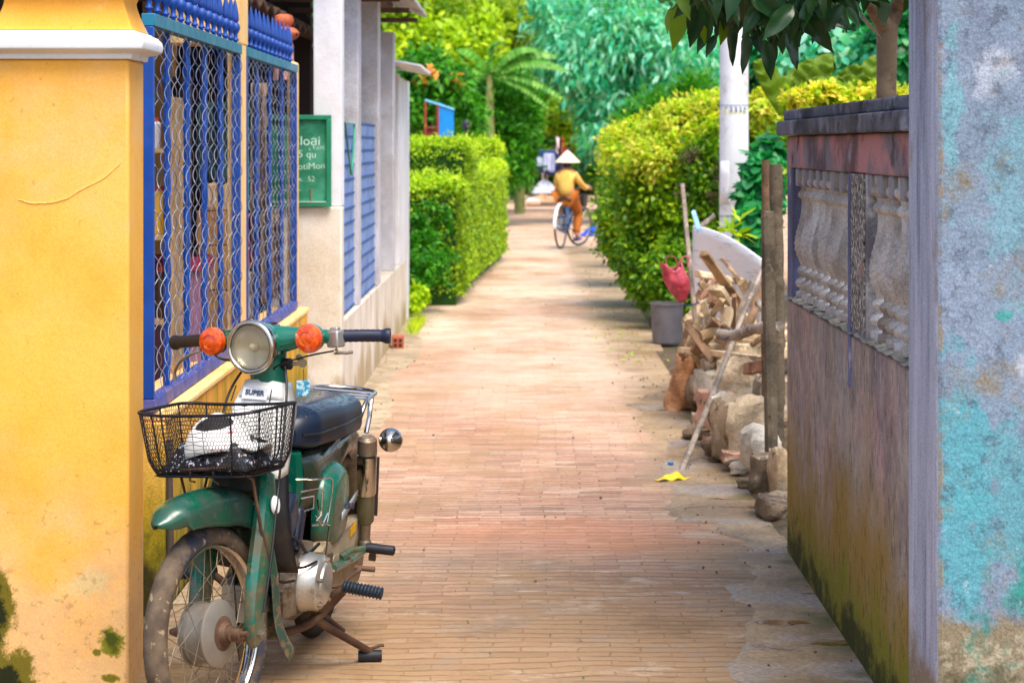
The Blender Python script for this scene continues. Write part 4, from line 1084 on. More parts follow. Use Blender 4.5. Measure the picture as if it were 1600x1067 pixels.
# ignition with keys
mb = SB(); mb.lathe([(.013, 0), (.016, .01), (.016, .028), (.012, .03)], (.80, .045, .93), axis='Y', n=18); mb.build('ignition_lock', blackp, bike)
mb = SB(); mb.box((.80, .088, .93), (.004, .034, .012)); mb.lathe([(.013, -.0015), (.013, .0015)], (.802, .112, .932), axis='X', n=12); mb.lathe([(.010, -.0015), (.010, .0015)], (.806, .104, .947), axis='X', n=12); mb.build('key', chrome, bike)
kr = thing('key_fob', 'pale blue and white key tag hanging from the ignition of the motorbike', 'key fob')
pk = BM @ SM @ Vector((.80, .112, .915))
kr.location = pk; kr.rotation_euler = (0, 0, R(8))
mb = MB(); mb.tube([(0, 0, 0), (.001, 0, -.016), (0, 0, -.03)], .0012, 5); mb.build('chain', chrome, kr)
mb = MB(); mb.box((0, 0, -.052), (.038, .006, .044))
km = NB('fob_resin'); km.set(km.mix(km.rng(km.noise(90, 3, off=(2, 5, 3)), .45, .55), lin((190, 222, 228)), lin((40, 150, 190))), .15); km.p.inputs['Coat Weight'].default_value = 1
mb.build('tag', km.m, kr, bevel=.004)

# legshield -------------------------------------------------------------------
def shield(u, v):
    t = u; s = (v - .5) * 2
    z = .892 - .25 * t; w = .054 + .024 * min(1, t * 3.5) + .006 * t; x0 = .842 + .110 * t * .9
    a = abs(s); y = math.copysign(w * min(1, a / .72) ** .85, s)
    x = x0 - .030 * a ** 2.4 - (.07 * ((a - .72) / .28) if a > .72 else 0)
    return (x, y, z - .012 * a * a * (1 - t))
mb = MB(); mb.grid(shield, 16, 33); mb.build('legshield', whitepl, bike, solid=.004, smooth=60)
mb = MB(); mb.grid(lambda u, v: (shield(.02 + .16 * u, .12 + .76 * v)[0] + .006, shield(.02 + .16 * u, .12 + .76 * v)[1] * .92, shield(.02 + .16 * u, .12 + .76 * v)[2]), 4, 20); mb.build('shield_cap', whitepl, bike, solid=.004, smooth=60)
plate = simple('badge_steel', (206, 206, 210), .45, .1)
mb = MB(); mb.box((.864, -.016, .856), (.003, .070, .034), Matrix.Rotation(R(-24), 3, 'Y')); bd = mb.build('badge', plate, bike, bevel=.001)
text('badge_lettering', 'SUPER', .019, simple('ink_blue', (44, 56, 84), .5), bd, (.8675, -.016, .8590), (R(90 - 24), 0, R(90)), thick=.0006, bold=.0006)
mb = MB(); mb.box((.863, .028, .854), (.003, .003, .034), Matrix.Rotation(R(-24), 3, 'Y')); mb.tube([(.850, -.074, .872), (.862, -.082, .83)], .0018, 5); mb.build('trim_pin', bwire, bike)
mb = MB()
def inner(u, v):
    s = (v - .5) * 2; z = .66 - .30 * u
    return (.83 + .05 * math.sin(u * 2.6) - .03 * s * s - .06 * u, s * (.075 + .04 * u), z)
mb.grid(inner, 10, 14); mb.build('inner_shield', blackp, bike, solid=.004)
# main tube and body
mb = MB(); loft(mb, [(.82, 0, .80), (.80, 0, .66), (.74, 0, .53), (.62, 0, .46), (.48, 0, .45)], [(.03, .03), (.034, .034), (.045, .04), (.055, .045), (.07, .05)]); mb.build('main_tube', green, bike)
def body(u, v):
    # rear pressed body and mudguard: section ring at station u from the front of the seat to the tail
    x = .56 - .80 * u; a = 2 * math.pi * v
    top = .655 + .02 * u - .14 * max(0, u - .62) ** 1.6 * 2.2
    bot = .47 + .0 * u if u < .25 else .47 + .10 * min(1, (u - .25) / .3)
    if u > .7: bot -= .22 * (u - .7) / .3
    w = (.085 + .01 * math.sin(u * 3)) * (1 if u < .8 else 1 - .25 * (u - .8) / .2)
    if u < .1: w *= .75 + 2.5 * u
    c, s = math.cos(a), math.sin(a)
    ex = abs(c) ** .62 * math.copysign(1, c); ez = abs(s) ** .62 * math.copysign(1, s)
    m = (top + bot) / 2; h = (top - bot) / 2
    return (x, w * ex, m + h * ez)
mb = MB(); mb.grid(body, 30, 32, wv=True); mb.build('frame_body', dgreen, bike, smooth=60)
mb = MB(); loft(mb, [(.585, 0, .66), (.57, 0, .58), (.545, 0, .50), (.52, 0, .42)], [(.025, .058), (.03, .066), (.035, .062), (.03, .05)]); mb.build('tank_front', green, bike, smooth=50)
# rear mudguard ring over the tyre
mb = MB()
def rfend(u, v):
    a = R(28 + 178 * u); s = (v - .5) * 2; r = .318 - .045 * abs(s) ** 3
    return (-.0 + r * math.cos(a), .075 * s, .273 + r * math.sin(a))
mb.grid(rfend, 30, 11); mb.build('rear_fender', simple('muddy_brown_fender', (84, 62, 46), .7, var=.2, dirt=(130, 104, 70), dirt_amt=.4), bike, solid=.003)
mb = MB(); mb.box((-.315, .035, .425), (.006, .15, .20), Matrix.Rotation(R(8), 3, 'Y')); mb.build('mud_flap', simple('brown_rubber', (56, 44, 38), .7, var=.2), bike, bevel=.003)
# seat ------------------------------------------------------------------------
def seatf(u, v):
    x = .60 - .56 * u; a = 2 * math.pi * v; c, s = math.cos(a), math.sin(a)
    e = min(1, (u + .004) / .14) ** .45 * min(1, (1.004 - u) / .05) ** .4
    w = (.088 + .032 * min(1, u * 1.8)) * (.35 + .65 * e)
    top = .772 + .006 * math.sin(u * 5) - (1 - e) * .05; bot = .665 - .02 * u + (1 - e) * .02
    ex = abs(c) ** .55 * math.copysign(1, c); ez = abs(s) ** .5 * math.copysign(1, s)
    m, h = (top + bot) / 2, (top - bot) / 2
    return (x, w * ex * (1 + .05 * (-s)), m + h * ez + (.008 * (1 - (abs(c)) ** 2) if s > 0 else 0))
mb = MB(); mb.grid(seatf, 40, 48, wv=True)
mb.add([seatf(0, v / 48) for v in range(48)], [tuple(range(48))]); mb.add([seatf(1, v / 48) for v in range(48)], [tuple(range(48))])
sm_ = NB('wet_vinyl'); cc = sm_.mix(sm_.rng(sm_.noise(4, 5), .35, .65), lin((8, 15, 28)), lin((16, 34, 58)))
drops = sm_.mt('LESS_THAN', sm_.vor(85), .33); dh = sm_.mt('SUBTRACT', 1.0, sm_.rng(sm_.vor(62), 0, .42))
up_ = sm_.n('ShaderNodeNewGeometry'); upz = sm_.rng(sm_.sep(up_.outputs['Normal'])[2], .55, .85)
sm_.set(cc, sm_.mt('SUBTRACT', .42, sm_.mt('MULTIPLY', upz, .25))); sm_.bump(sm_.mt('MULTIPLY', dh, upz), .9, .012)
mb.build('seat', sm_.m, bike, smooth=60)
q = [seatf(.02 + .95 * i / 30, .0) for i in range(31)]; q = [(p[0], p[1] + .001, p[2] - .0) for p in q]
mb = MB(); mb.tube([(x, y * 1.005, .712) for x, y, z in q], .004, 6); mb.tube([(x, -y * 1.005, .712) for x, y, z in q], .004, 6); mb.build('seat_piping', blackp, bike)
# carrier
mb = MB()
mb.tube(bez([(.04, .10, .67), (-.0, .11, .727), (-.06, .11, .745), (-.20, .10, .745), (-.255, .04, .745), (-.255, -.04, .745), (-.20, -.10, .745), (-.06, -.11, .745), (0, -.11, .727), (.04, -.10, .67)], 50), .0075, 10)
for x in (-.06, -.12, -.19): mb.tube([(x, -.108, .743), (x, .108, .743)], .005, 8)
mb.tube([(-.03, .115, .64), (-.05, .118, .69), (-.09, .11, .742)], .008, 8); mb.tube([(-.03, -.115, .64), (-.05, -.118, .69), (-.09, -.11, .742)], .008, 8)
mb.tube([(-.22, .09, .745), (-.222, .09, .705)], .003, 6)
mb.build('rear_carrier', chrome, bike)
# shocks, rear indicators
for sd_ in (1, -1):
    sp_ = part_empty('shock_absorber', bike); d = Vector((.075, 0, .36)); y = .142 * sd_
    rot = d.to_track_quat('Z', 'Y').to_matrix(); L = d.length; b0_ = (0, y, .285)
    for nm, pr, mm in (('upper_cap', [(.001, L - .005), (.02, L), (.030, L - .01), (.031, L - .055), (.028, L - .058)], rustchr), ('chrome_cover', [(.0305, L - .062), (.0305, L - .185), (.027, L - .19)], chrome),
                       ('lower_sleeve', [(.027, L - .191), (.0265, L - .275), (.020, L - .285)], simple('olive_steel', (112, 108, 84), .45, .5, var=.15)), ('damper_rod', [(.0175, L - .286), (.016, .03), (.02, .025), (.02, -.005), (.012, -.012)], rustchr)):
        m2 = MB(); m2.lathe(pr, b0_, n=28, rot=rot); m2.build(nm, mm, sp_)
    m2 = MB(); m2.lathe([(.014, 0), (.014, .026), (.009, .028), (.009, .04)], (0, y + .012 * sd_, .29), axis='Y', n=10); m2.lathe([(.012, 0), (.012, .02)], (-.02, y + .012 * sd_, .255), axis='Y', n=8); m2.build('mount_bolt', rustb, sp_)
    ri = part_empty('rear_indicator', bike)
    m2 = MB(); m2.tube([(-.02, .16 * sd_, .625), (-.03, .185 * sd_, .625)], .0085, 10); m2.build('stalk', chrome, ri)
    m2 = MB(); m2.lathe([(.001, .034), (.014, .030), (.020, .020), (.030, .010), (.036, -.002), (.038, -.014), (.038, -.02)], (-.03, .192 * sd_, .622), axis='X', n=32); m2.build('shell', chrome, ri, smooth=60)
    m2 = MB(); m2.lathe([(.037, -.02), (.034, -.032), (.001, -.036)], (-.03, .192 * sd_, .622), axis='X', n=28); m2.build('lens', amber.m, ri)
# side covers
def scov(sd_):
    def fn(u, v):
        a = 2 * math.pi * v; c, s = math.cos(a), math.sin(a); k = u
        rx, rz = .135 * k, .135 * k
        x = .335 + rx * (abs(c) ** .8) * math.copysign(1, c) + .035 * s * k; z = .475 + rz * (abs(s) ** .75) * math.copysign(1, s) - .10 * k * (-c) * .0
        z += .15 * (.335 - x) if x < .335 else -.25 * (x - .335)
        y = .138 - .055 * max(0, (k - .72) / .28) ** 2.0 - .010 * k
        return (x, y * sd_, z)
    return fn
for sd_ in (1, -1):
    mb = MB(); mb.grid(scov(sd_), 14, 40, wv=True); sc_ = mb.build('side_cover', green, bike, smooth=60, solid=.003)
    if sd_ > 0:
        mb = MB(); mb.grid(lambda u, v: (.36 - .20 * u, .1375 + .002, .430 + .028 * v + .035 * u), 6, 3); lb_ = mb.build('label', simple('label_silver', (170, 178, 186), .35, .3), bike, solid=.001)
        text('label_lettering', 'SUPER CUB', .026, simple('ink_blue', (44, 56, 84), .5), lb_, (.262, .1412, .461), (R(90), R(-10) * -1, R(180)), thick=.0004, bold=.0006)
mb = MB(); mb.box((.30, .0955, .655), (.15, .002, .018), Matrix.Rotation(R(12), 3, 'Y')); mb.build('body_stripe', simple('blue_silver_strip', (120, 136, 168), .3, .4), bike, bevel=.001)
# chain case, swing arm
def stadium(x0, z0, r0, x1, z1, r1, n=14):
    L = math.hypot(x1 - x0, z1 - z0); th = math.atan2(z1 - z0, x1 - x0); ph = math.acos((r0 - r1) / L); P = []
    for i in range(n + 1): a = th + ph + (2 * math.pi - 2 * ph) * i / n; P.append((x0 + r0 * math.cos(a), z0 + r0 * math.sin(a)))
    for i in range(n + 1): a = th - ph + 2 * ph * i / n; P.append((x1 + r1 * math.cos(a), z1 + r1 * math.sin(a)))
    return P
mb = MB(); mb.prism(stadium(.0, .273, .112, .47, .30, .085), .078, .122, bev=.012); mb.build('chain_case', tanmud, bike, smooth=50)
mb = MB(); mb.prism(stadium(.12, .285, .018, .36, .30, .03), .1235, .128, bev=.002); mb.build('case_rib', tanmud, bike)
mb = MB(); mb.box((.11, .1245, .362), (.075, .0015, .028), Matrix.Rotation(R(6), 3, 'Y')); mb.build('yellow_sticker', simple('yellow_vinyl', (240, 176, 10), .5, var=.15, dirt=(150, 110, 30), dirt_amt=.35, dscale=30), bike)
mb = MB(); mb.tube([(0, .132, .273), (.2, .134, .285), (.43, .13, .305)], [.016, .018, .022], 10, flat=.7); mb.tube([(0, -.12, .273), (.43, -.12, .305)], .018, 10, flat=.7); mb.build('swing_arm', green, bike)
for sd_ in (1, -1):
    pg = part_empty('passenger_footrest', bike)
    m2 = MB(); m2.tube([(.30, .13 * sd_, .31), (.24, .15 * sd_, .325), (.20, .19 * sd_, .328)], [.014, .010, .009], 10); m2.build('arm', green, pg)
    m2 = MB(); m2.tube([(.20, .185 * sd_, .328), (.198, .2 * sd_, .328), (.192, .27 * sd_, .326), (.192, .274 * sd_, .326)], [.013, .0155, .0155, .010], 12); m2.build('rubber', rubber, pg)
# engine ---------------------------------------------------------------------
en = part_empty('engine', bike)
m2 = MB(); m2.prism([(.36, .24), (.40, .20), (.62, .19), (.74, .22), (.76, .30), (.70, .37), (.52, .40), (.38, .37)], -.10, .095, bev=.02); m2.build('crankcase', dirty_engine, en, smooth=35)
m2 = MB(); c_ = (.60, .095, .30)
m2.lathe([(.084, -.01), (.084, .012), (.080, .02), (.078, .050), (.070, .058), (.062, .060), (.060, .066), (.052, .070), (.030, .071), (.001, .071)], c_, axis='Y', n=48, scale=(1.1, 1)); m2.build('alternator_cover', alu, en, smooth=35)
m2 = MB()
for k in range(5): a = R(20 + 72 * k); m2.lathe([(.006, .055), (.006, .0705), (.001, .071)], (.60 + .072 * math.cos(a) * 1.1, .095, .30 + .067 * math.sin(a)), axis='Y', n=8)
m2.build('cover_bolts', rustchr, en)
m2 = MB(); m2.prism([(.40, .25), (.52, .225), (.53, .37), (.42, .36)], .095, .135, bev=.01); m2.build('sprocket_cover', dirty_engine, en)
m2 = MB()
for i in range(9): x = .765 + i * .0125; m2.box((x, 0, .295), (.004, .13 - .004 * (i % 2), .12), None)
m2.box((.82, 0, .295), (.14, .085, .08)); m2.build('cylinder_fins', dirty_engine, en, bevel=.001)
m2 = MB(); m2.prism([(.872, .235), (.925, .245), (.93, .345), (.872, .355)], -.055, .055, bev=.008); m2.lathe([(.026, 0), (.026, .012), (.018, .02), (.001, .02)], (.90, .055, .298), axis='Y', n=20); m2.build('cylinder_head', alu, en)
m2 = MB(); m2.tube(bez([(.90, 0, .24), (.90, -.03, .18), (.80, -.09, .14), (.5, -.12, .13), (.1, -.14, .18), (-.2, -.15, .20)], 30), [.013] * 18 + [.03] * 13, 12); m2.build('exhaust', rustchr, en)
m2 = MB(); m2.lathe([(.02, 0), (.028, .02), (.028, .06), (.02, .065)], (.76, .035, .40), n=18); m2.box((.80, .03, .43), (.05, .05, .05)); m2.tube(bez([(.83, .02, .42), (.87, .02, .40), (.885, .01, .35)], 8), .014, 10); m2.build('carburettor', simple('brassy_alloy', (150, 130, 84), .4, .7, var=.2, dirt=(60, 50, 40)), en, bevel=.003)
m2 = MB(); m2.tube(bez([(.72, .06, .46), (.66, .09, .42), (.60, .10, .38), (.55, .12, .40)], 14), .005, 6); m2.tube(bez([(.80, .05, .46), (.75, .08, .38), (.70, .11, .36), (.65, .14, .37)], 14), .004, 6); m2.tube(bez([(.82, -.02, .5), (.86, .04, .42), (.80, .07, .34), (.74, .1, .33)], 14), .004, 6); m2.build('hoses', bwire, en)
m2 = MB(); m2.box((.70, .045, .50), (.10, .07, .10), Matrix.Rotation(R(30), 3, 'Y')); m2.box((.62, .06, .45), (.06, .05, .12), Matrix.Rotation(R(-20), 3, 'Y')); m2.build('air_filter_box', simple('blue_black_plastic', (24, 34, 60), .35, var=.3, dirt=(60, 54, 44), dirt_amt=.35), en, bevel=.012)
# battery shroud, child-seat wires (chrome frame beside the tank)
mb = MB()
y = .12
mb.tube([(.68, y - .05, .60), (.66, y, .602), (.60, y + .03, .60), (.585, y + .034, .592), (.58, y + .034, .55), (.60, y + .03, .475), (.61, y + .02, .468), (.66, y, .472)], .0028, 6)
mb.tube([(.70, y - .03, .57), (.655, y + .01, .578), (.64, y + .02, .565), (.638, y + .02, .50), (.65, y + .01, .485)], .0028, 6)
mb.tube([(.69, y - .03, .55), (.66, y, .555), (.655, y, .52), (.69, y - .02, .515)], .0028, 6)
mb.tube([(.655, y + .01, .545), (.63, y + .02, .475), (.595, y + .03, .466)], .0026, 6); mb.tube([(.66, y + .01, .50), (.62, y + .02, .465), (.60, y + .03, .50)], .0026, 6)
mb.tube([(.60, y + .03, .465), (.585, y + .034, .462), (.588, y + .03, .38), (.60, y + .02, .33)], .003, 6)
mb.build('wire_rack', chrome, bike)
# rider footrests, gear pedal, side stand
for sd_ in (1, -1):
    pg = part_empty('footrest', bike)
    m2 = MB(); m2.tube(bez([(.50, .06 * sd_, .20), (.50, .13 * sd_, .205), (.505, .165 * sd_, .25), (.505, .20 * sd_, .272)], 12), .011, 10); m2.build('bar', rustb, pg)
    m2 = MB(); N = 34; q = [(.505, (.19 + .115 * i / N) * sd_, .275 - .01 * i / N) for i in range(N + 1)]
    m2.tube(q, [.0155 + (.004 if i % 3 == 0 else 0) for i in range(N + 1)], 16); m2.build('rubber', simple('blue_black_rubber', (26, 40, 54), .6, var=.2), pg, smooth=25)
mb = MB(); mb.tube(bez([(.47, .11, .27), (.46, .16, .262), (.40, .19, .285), (.36, .21, .30)], 12), .006, 8); mb.tube([(.36, .19, .30), (.36, .25, .30)], .008, 10); mb.build('gear_pedal', rustb, bike)
mb = MB(); mb.tube(bez([(.70, -.05, .17), (.62, .05, .155), (.52, .10, .16), (.47, .14, .20), (.46, .18, .25)], 16), .012, 10); mb.build('footrest_bar', rustb, bike)
ss = part_empty('side_stand', bike)
sB = BM.inverted()
foot = sB @ at(578, 1032, 6.27); foot = sB @ Vector(((BM @ foot).x, (BM @ foot).y, .018))
top = Vector((.49, .10, .175))
m2 = MB(); m2.tube([top, top.lerp(foot, .3), foot + Vector((0, 0, .012))], [.013, .0125, .011], 10); m2.tube([top + Vector((-.03, .01, .01)), top.lerp(foot, .5) + Vector((-.025, 0, .01))], .008, 8); m2.build('leg', rustb, ss)
wi = sB.to_3x3()
d1 = wi @ Vector((1, .1, 0)); d1.normalize()
m2 = MB(); m2.tube([foot - d1 * .035, foot + d1 * .035], .017, 16); m2.build('foot', rubber, ss)
m2 = MB(); m2.tube([foot + d1 * .0 + Vector((0, 0, .02)), foot + d1 * .03 + Vector((0, 0, .03)), foot + d1 * .04 + Vector((0, 0, .03))], .005, 8); m2.build('kick_tab', rustb, ss)

# basket ---------------------------------------------------------------------
bkm = simple('basket_wire', (22, 20, 28), .45, .3, var=.3)
BC = Vector((1.075, .002, .676)); roll = Matrix.Rotation(R(-.6), 3, 'X')
def bsk(u, h, k=1.0):
    """u around, h 0 bottom..1 rim"""
    a = 2 * math.pi * u; c, s = math.cos(a), math.sin(a)
    hy = (.158 + .022 * h ** .8) * k; hx = (.116 + .02 * h) * k; q = .30
    rnd = (min(1, (h + .03) / .28)) ** .45
    ex = abs(c) ** q * math.copysign(1, c); ey = abs(s) ** q * math.copysign(1, s)
    hh = h + (.05 * (abs(ey) ** 3) * h if True else 0)
    return tuple(BC + roll @ Vector((hx * ex * (.86 + .14 * rnd), hy * ey * (.86 + .14 * rnd), .160 * hh)))
mb = SB(); NU, NH = 124, 15
cache = {}
# equal arc length around
us = []; pp = [Vector(bsk(i / 2000, .6)) for i in range(2001)]; acc = [0]
for i in range(2000): acc.append(acc[-1] + (pp[i + 1] - pp[i]).length)
j = 0
for i in range(NU * 2):
    tgt = acc[-1] * i / (NU * 2)
    while acc[j + 1] < tgt: j += 1
    us.append(j / 2000)
for i in range(NU):
    q = []
    for k in range(NH * 2 + 1):
        o_ = (1 if ((k // 2) % 2) else 0) ; jj = (2 * i + (0 if k % 4 in (0, 1) else 1)) % (NU * 2)
        q.append(bsk(us[jj], k / (NH * 2)))
    mb.tube(q, .00085, 4, cap=False)
    q = []
    for k in range(NH * 2 + 1):
        jj = (2 * i + (2 if k % 4 in (0, 1) else 1)) % (NU * 2)
        q.append(bsk(us[jj], k / (NH * 2)))
    mb.tube(q, .00085, 4, cap=False)
mb.build('basket_mesh', bkm, bike, fix=False)
mb = SB(); mb.tube([bsk(u, 1.0) for u in us], .0042, 8, closed=True); mb.tube([bsk(u, .0) for u in us], .0036, 6, closed=True)
for u in (.04, .46, .21, .29, .71, .79, .25, .75, .54, .96): mb.tube([bsk(u, h / 8) for h in range(9)], .0024, 6)
for t in range(-3, 4):
    a_, b_2 = bsk(.25 + t * .02, 0), bsk(.75 - t * .02, 0)
for t in range(22):
    x = -.10 + .2 * t / 21
    p0 = BC + roll @ Vector((x, -.135, .0)); p1 = BC + roll @ Vector((x, .135, .0)); mb.tube([p0, p1], .0012, 4)
for t in range(26):
    y = -.135 + .27 * t / 25
    mb.tube([BC + roll @ Vector((-.105, y, .001)), BC + roll @ Vector((.105, y, .001))], .0012, 4)
mb.build('basket_frame', bkm, bike)
mb = SB()
mb.tube([(1.17, -.06, .69), (1.18, .10, .70), (1.12, .125, .66), (1.05, .10, .52), (1.03, .11, .44)], .0045, 8)
mb.tube([(.96, -.05, .68), (1.17, -.06, .69)], .006, 8); mb.tube([(1.10, -.11, .69), (1.08, -.10, .58)], .004, 6)
mb.tube([(1.17, -.03, .70), (1.175, -.03, .665), (1.165, -.02, .66)], .003, 6); mb.tube([(1.17, .04, .70), (1.175, .04, .665), (1.165, .05, .655)], .003, 6)
mb.build('basket_bracket', rustb, bike)
# cap and black bundle inside the basket
capt = thing('cap', 'white cap with a black patch and red specks lying in the motorbike basket', 'cap')
WM = BM @ SM
capt.matrix_world = WM @ Matrix.Translation(BC + Vector((.01, .005, .035))) @ Matrix.Rotation(R(-14), 4, 'Y') @ Matrix.Rotation(R(10), 4, 'X')
cm_ = NB('printed_cotton')
cw = cm_.mix(cm_.rng(cm_.noise(9, 4), .3, .7), lin((232, 230, 226)), lin((214, 212, 208)))
m1 = cm_.mt('SUBTRACT', 1.0, cm_.rng(cm_.mt('ADD', cm_.vdist((.085, .022, .082), (.13, .062, .026)), cm_.mt('MULTIPLY', cm_.noise(30, 4), .45)), 1.05, 1.1))
m3 = cm_.mt('MULTIPLY', cm_.mt('GREATER_THAN', cm_.noise(46, 3, off=(2, 0, 1)), .60), cm_.mt('LESS_THAN', cm_.mt('ABSOLUTE', cm_.mt('SUBTRACT', cm_.vdist((.09, -.01, .04), (.2, .075, .055)), 1.0)), .22))
cw = cm_.mix(m3, cw, lin((196, 22, 40))); cw = cm_.mix(m1, cw, lin((16, 14, 18)))
cm_.set(cw, .8)
def dome(u, v):
    a = 2 * math.pi * v; t = u * math.pi / 2
    k = 1 + .02 * math.sin(6 * a); return (.088 * math.sin(t) * math.cos(a) * k, .093 * math.sin(t) * math.sin(a) * k, .118 * math.cos(t) * (1 + .04 * math.sin(3 * a) * math.sin(t)))
mb = MB(); mb.grid(dome, 16, 36, wv=True); mb.build('crown', cm_.m, capt, solid=.003, smooth=70)
mb = MB(); mb.grid(lambda u, v: ((.055 - .11 * v) * (1 - .3 * u * u), .075 + .085 * u * (1 - .5 * abs(v - .5) ** 1.5 * 2), .012 - .022 * u + .018 * math.sin(v * math.pi)), 8, 12); mb.build('peak', cm_.m, capt, solid=.004, smooth=70)
bun = thing('cloth_bundle', 'crumpled black patterned raincoat under the cap in the basket', 'raincoat')
bun.matrix_world = WM @ Matrix.Translation(BC + Vector((0, 0, .012)))
kb = NB('black_print'); kb.set(kb.mix(kb.mt('MULTIPLY', kb.rng(kb.noise(75, 3), .56, .60), kb.rng(kb.noise(11, 2), .45, .55)), lin((18, 16, 20)), kb.mix(kb.rng(kb.noise(14, 2, off=(5, 5, 5)), .5, .6), lin((190, 186, 196)), lin((40, 120, 160)))), .6); kb.bump(kb.noise(26, 5), .8, .01)
mb = MB()
def lump(u, v):
    s, t = (u - .5) * 2, (v - .5) * 2
    h = .052 * max(0, (1 - s ** 4)) * max(0, (1 - t ** 4)) * (1 + .5 * math.sin(s * 7 + 1) * math.cos(t * 5)) + .016 * math.sin(s * 13) * math.cos(t * 11) * (1 - s * s) * (1 - t * t)
    return (.098 * s, .138 * t, max(0, h))
mb.grid(lump, 26, 34); mb.build('cloth', kb.m, bun, smooth=80, solid=.003)
# ================================================================== PIPE and small things at the wall foot
pp_ = thing('wall_pipe', 'thin dark pipe standing beside the yellow pillar behind the front tyre', 'pipe')
mb = MB(); mb.tube(bez([(-1.165, 6.985, 0), (-1.162, 6.985, .25), (-1.166, 6.99, .42), (-1.163, 6.985, .47), (-1.164, 6.985, .56)], 20), [.012] * 14 + [.013, .014, .013, .012, .012, .011, .010], 8)
mb.build('tube', simple('dark_old_pipe', (72, 62, 62), .7, var=.3, bump=.4), pp_)

# ================================================================== WOOD AND STONE PILE (right)
oldwood = lambda name, c: layered(name, c, [dict(c=tuple(int(v * .7) for v in c), s=6, t=.52, w=.1), dict(c=tuple(min(255, int(v * 1.2)) for v in c), s=14, t=.6, w=.06, a=.8), dict(c=tuple(int(v * .45) for v in c), s=30, t=.66, w=.05)], bump=.7, bscale=50, fine=.12)
W_pale = oldwood('pale_split_wood', (216, 192, 156)); W_tan = oldwood('tan_wood', (178, 148, 112)); W_brown = oldwood('brown_wood', (132, 104, 80)); W_grey = oldwood('silver_wood', (168, 154, 140)); W_dark = oldwood('dark_wet_wood', (104, 92, 76)); W_pink = oldwood('pinkish_wood', (176, 134, 108))
def stick(name, label, cat, pts, r, mat, group=None, n=9, flat=1.0, rag=.12, seed=0):
    q = bez(pts, 14) if len(pts) > 2 else [Vector(pts[0]).lerp(Vector(pts[1]), i / 8) for i in range(9)]
    rr = random.Random(seed + len(label)); rad = [(r[0] + (r[1] - r[0]) * i / (len(q) - 1)) * (1 + rr.uniform(-rag, rag)) for i in range(len(q))]
    mb = MB(); mb.tube(q, rad, n, flat=flat); o = mb.build(name, mat, smooth=50)
    return tag(o, label, cat, group)
def billet(name, label, cat, a, b_, w, h, mat, group=None, seed=1, roll=0, taper=1.0):
    """split log or plank between two points, with a ragged section"""
    rr = random.Random(seed); a, b_ = Vector(a), Vector(b_); d = (b_ - a); L = d.length
    rot = d.to_track_quat('Z', 'Y').to_matrix() @ Matrix.Rotation(roll, 3, 'Z')
    base = [(-.5, -.45), (.1, -.5), (.5, -.3), (.48, .35), (.05, .5), (-.45, .4)]
    base = [(x + rr.uniform(-.09, .09), y + rr.uniform(-.09, .09)) for x, y in base]; V = []; S = 7
    for i in range(S):
        t = i / (S - 1); k = 1 - (1 - taper) * t; ox, oy = rr.uniform(-.04, .04), rr.uniform(-.04, .04)
        for x, y in base:
            V.append(a + rot @ Vector(((x * (1 + rr.uniform(-.06, .06)) + ox) * w * k, (y * (1 + rr.uniform(-.06, .06)) + oy) * h * k, L * t + (rr.uniform(-.01, .01) if i in (0, S - 1) else 0))))
    n = 6; F = [(i * n + k, i * n + (k + 1) % n, (i + 1) * n + (k + 1) % n, (i + 1) * n + k) for i in range(S - 1) for k in range(n)]
    F += [tuple(range(n - 1, -1, -1)), tuple((S - 1) * n + k for k in range(n))]
    mb = MB(); mb.add(V, F); o = mb.build(name, mat, smooth=30, bevel=.002); return tag(o, label, cat, group)

stonem = [layered('stone%d' % i, c, [dict(c=tuple(int(v * .72) for v in c), s=4, t=.52, w=.08), dict(c=(206, 196, 176), s=7, t=.60, w=.06, a=.8), dict(c=(104, 84, 62), s=12, t=.64, w=.05), dict(c=(104, 100, 58), s=6, z=(.16, 0, .2), t=.72, w=.08, a=.6), dict(c=(90, 76, 60), s=3, z=(.25, 0, .15), t=.60, w=.12, a=.5)], bump=1.0, bscale=20, bdist=.015) for i, c in enumerate([(198, 176, 146), (212, 202, 184), (206, 160, 138), (146, 124, 100), (212, 182, 142)])]
def stone(label, px, py, Y, w, h, dep, m, seed, rz=0, rx=0, group=None, boxy=.5):
    """squared rubble block; px,py give the middle of its foot"""
    p = at(px, py, Y); r = rs(seed); mb = MB(); n = 11
    def fn(u, v):
        a = 2 * math.pi * u; b_ = (v - .5) * math.pi; x, y, z = math.cos(b_) * math.cos(a), math.cos(b_) * math.sin(a), math.sin(b_)
        e = boxy; m_ = max(abs(x), abs(y), abs(z)); L = (m_ ** e)
        return (x / L, y / L, z / L)
    ph = r.rand(12) * 6
    def gn(u, v):
        x, y, z = fn(u, v); k = 1 + .045 * math.sin(3.1 * x + 2.3 * y + ph[0]) + .06 * math.sin(4.3 * z - 3 * x + ph[1]) + .045 * math.sin(7 * y + 5 * z + ph[2]) + .02 * math.sin(13 * x + 11 * z + ph[3])
        return (x * k * w / 2, y * k * dep / 2, z * k * h / 2)
    mb.grid(gn, 26, 15, wu=True)
    o = mb.build('stone', m, smooth=24); o.location = (p.x, p.y + dep / 2, max(0.0, p.z) + h * .46); o.rotation_euler = (R(rx), R(rd.uniform(-5, 5)), R(rz))
    return tag(o, label, 'stone', group)
S = stonem
stone('large squared tan block with pale top, front middle of the rubble', 1164, 716, 9.95, 0.236, 0.285, .26, S[0], 1, 14, group='rubble stones', boxy=.96)
stone('dark brown squared block nearest the balustrade wall foot', 1199, 776, 9.2, 0.136, 0.188, .16, S[3], 2, -8, group='rubble stones', boxy=.92)
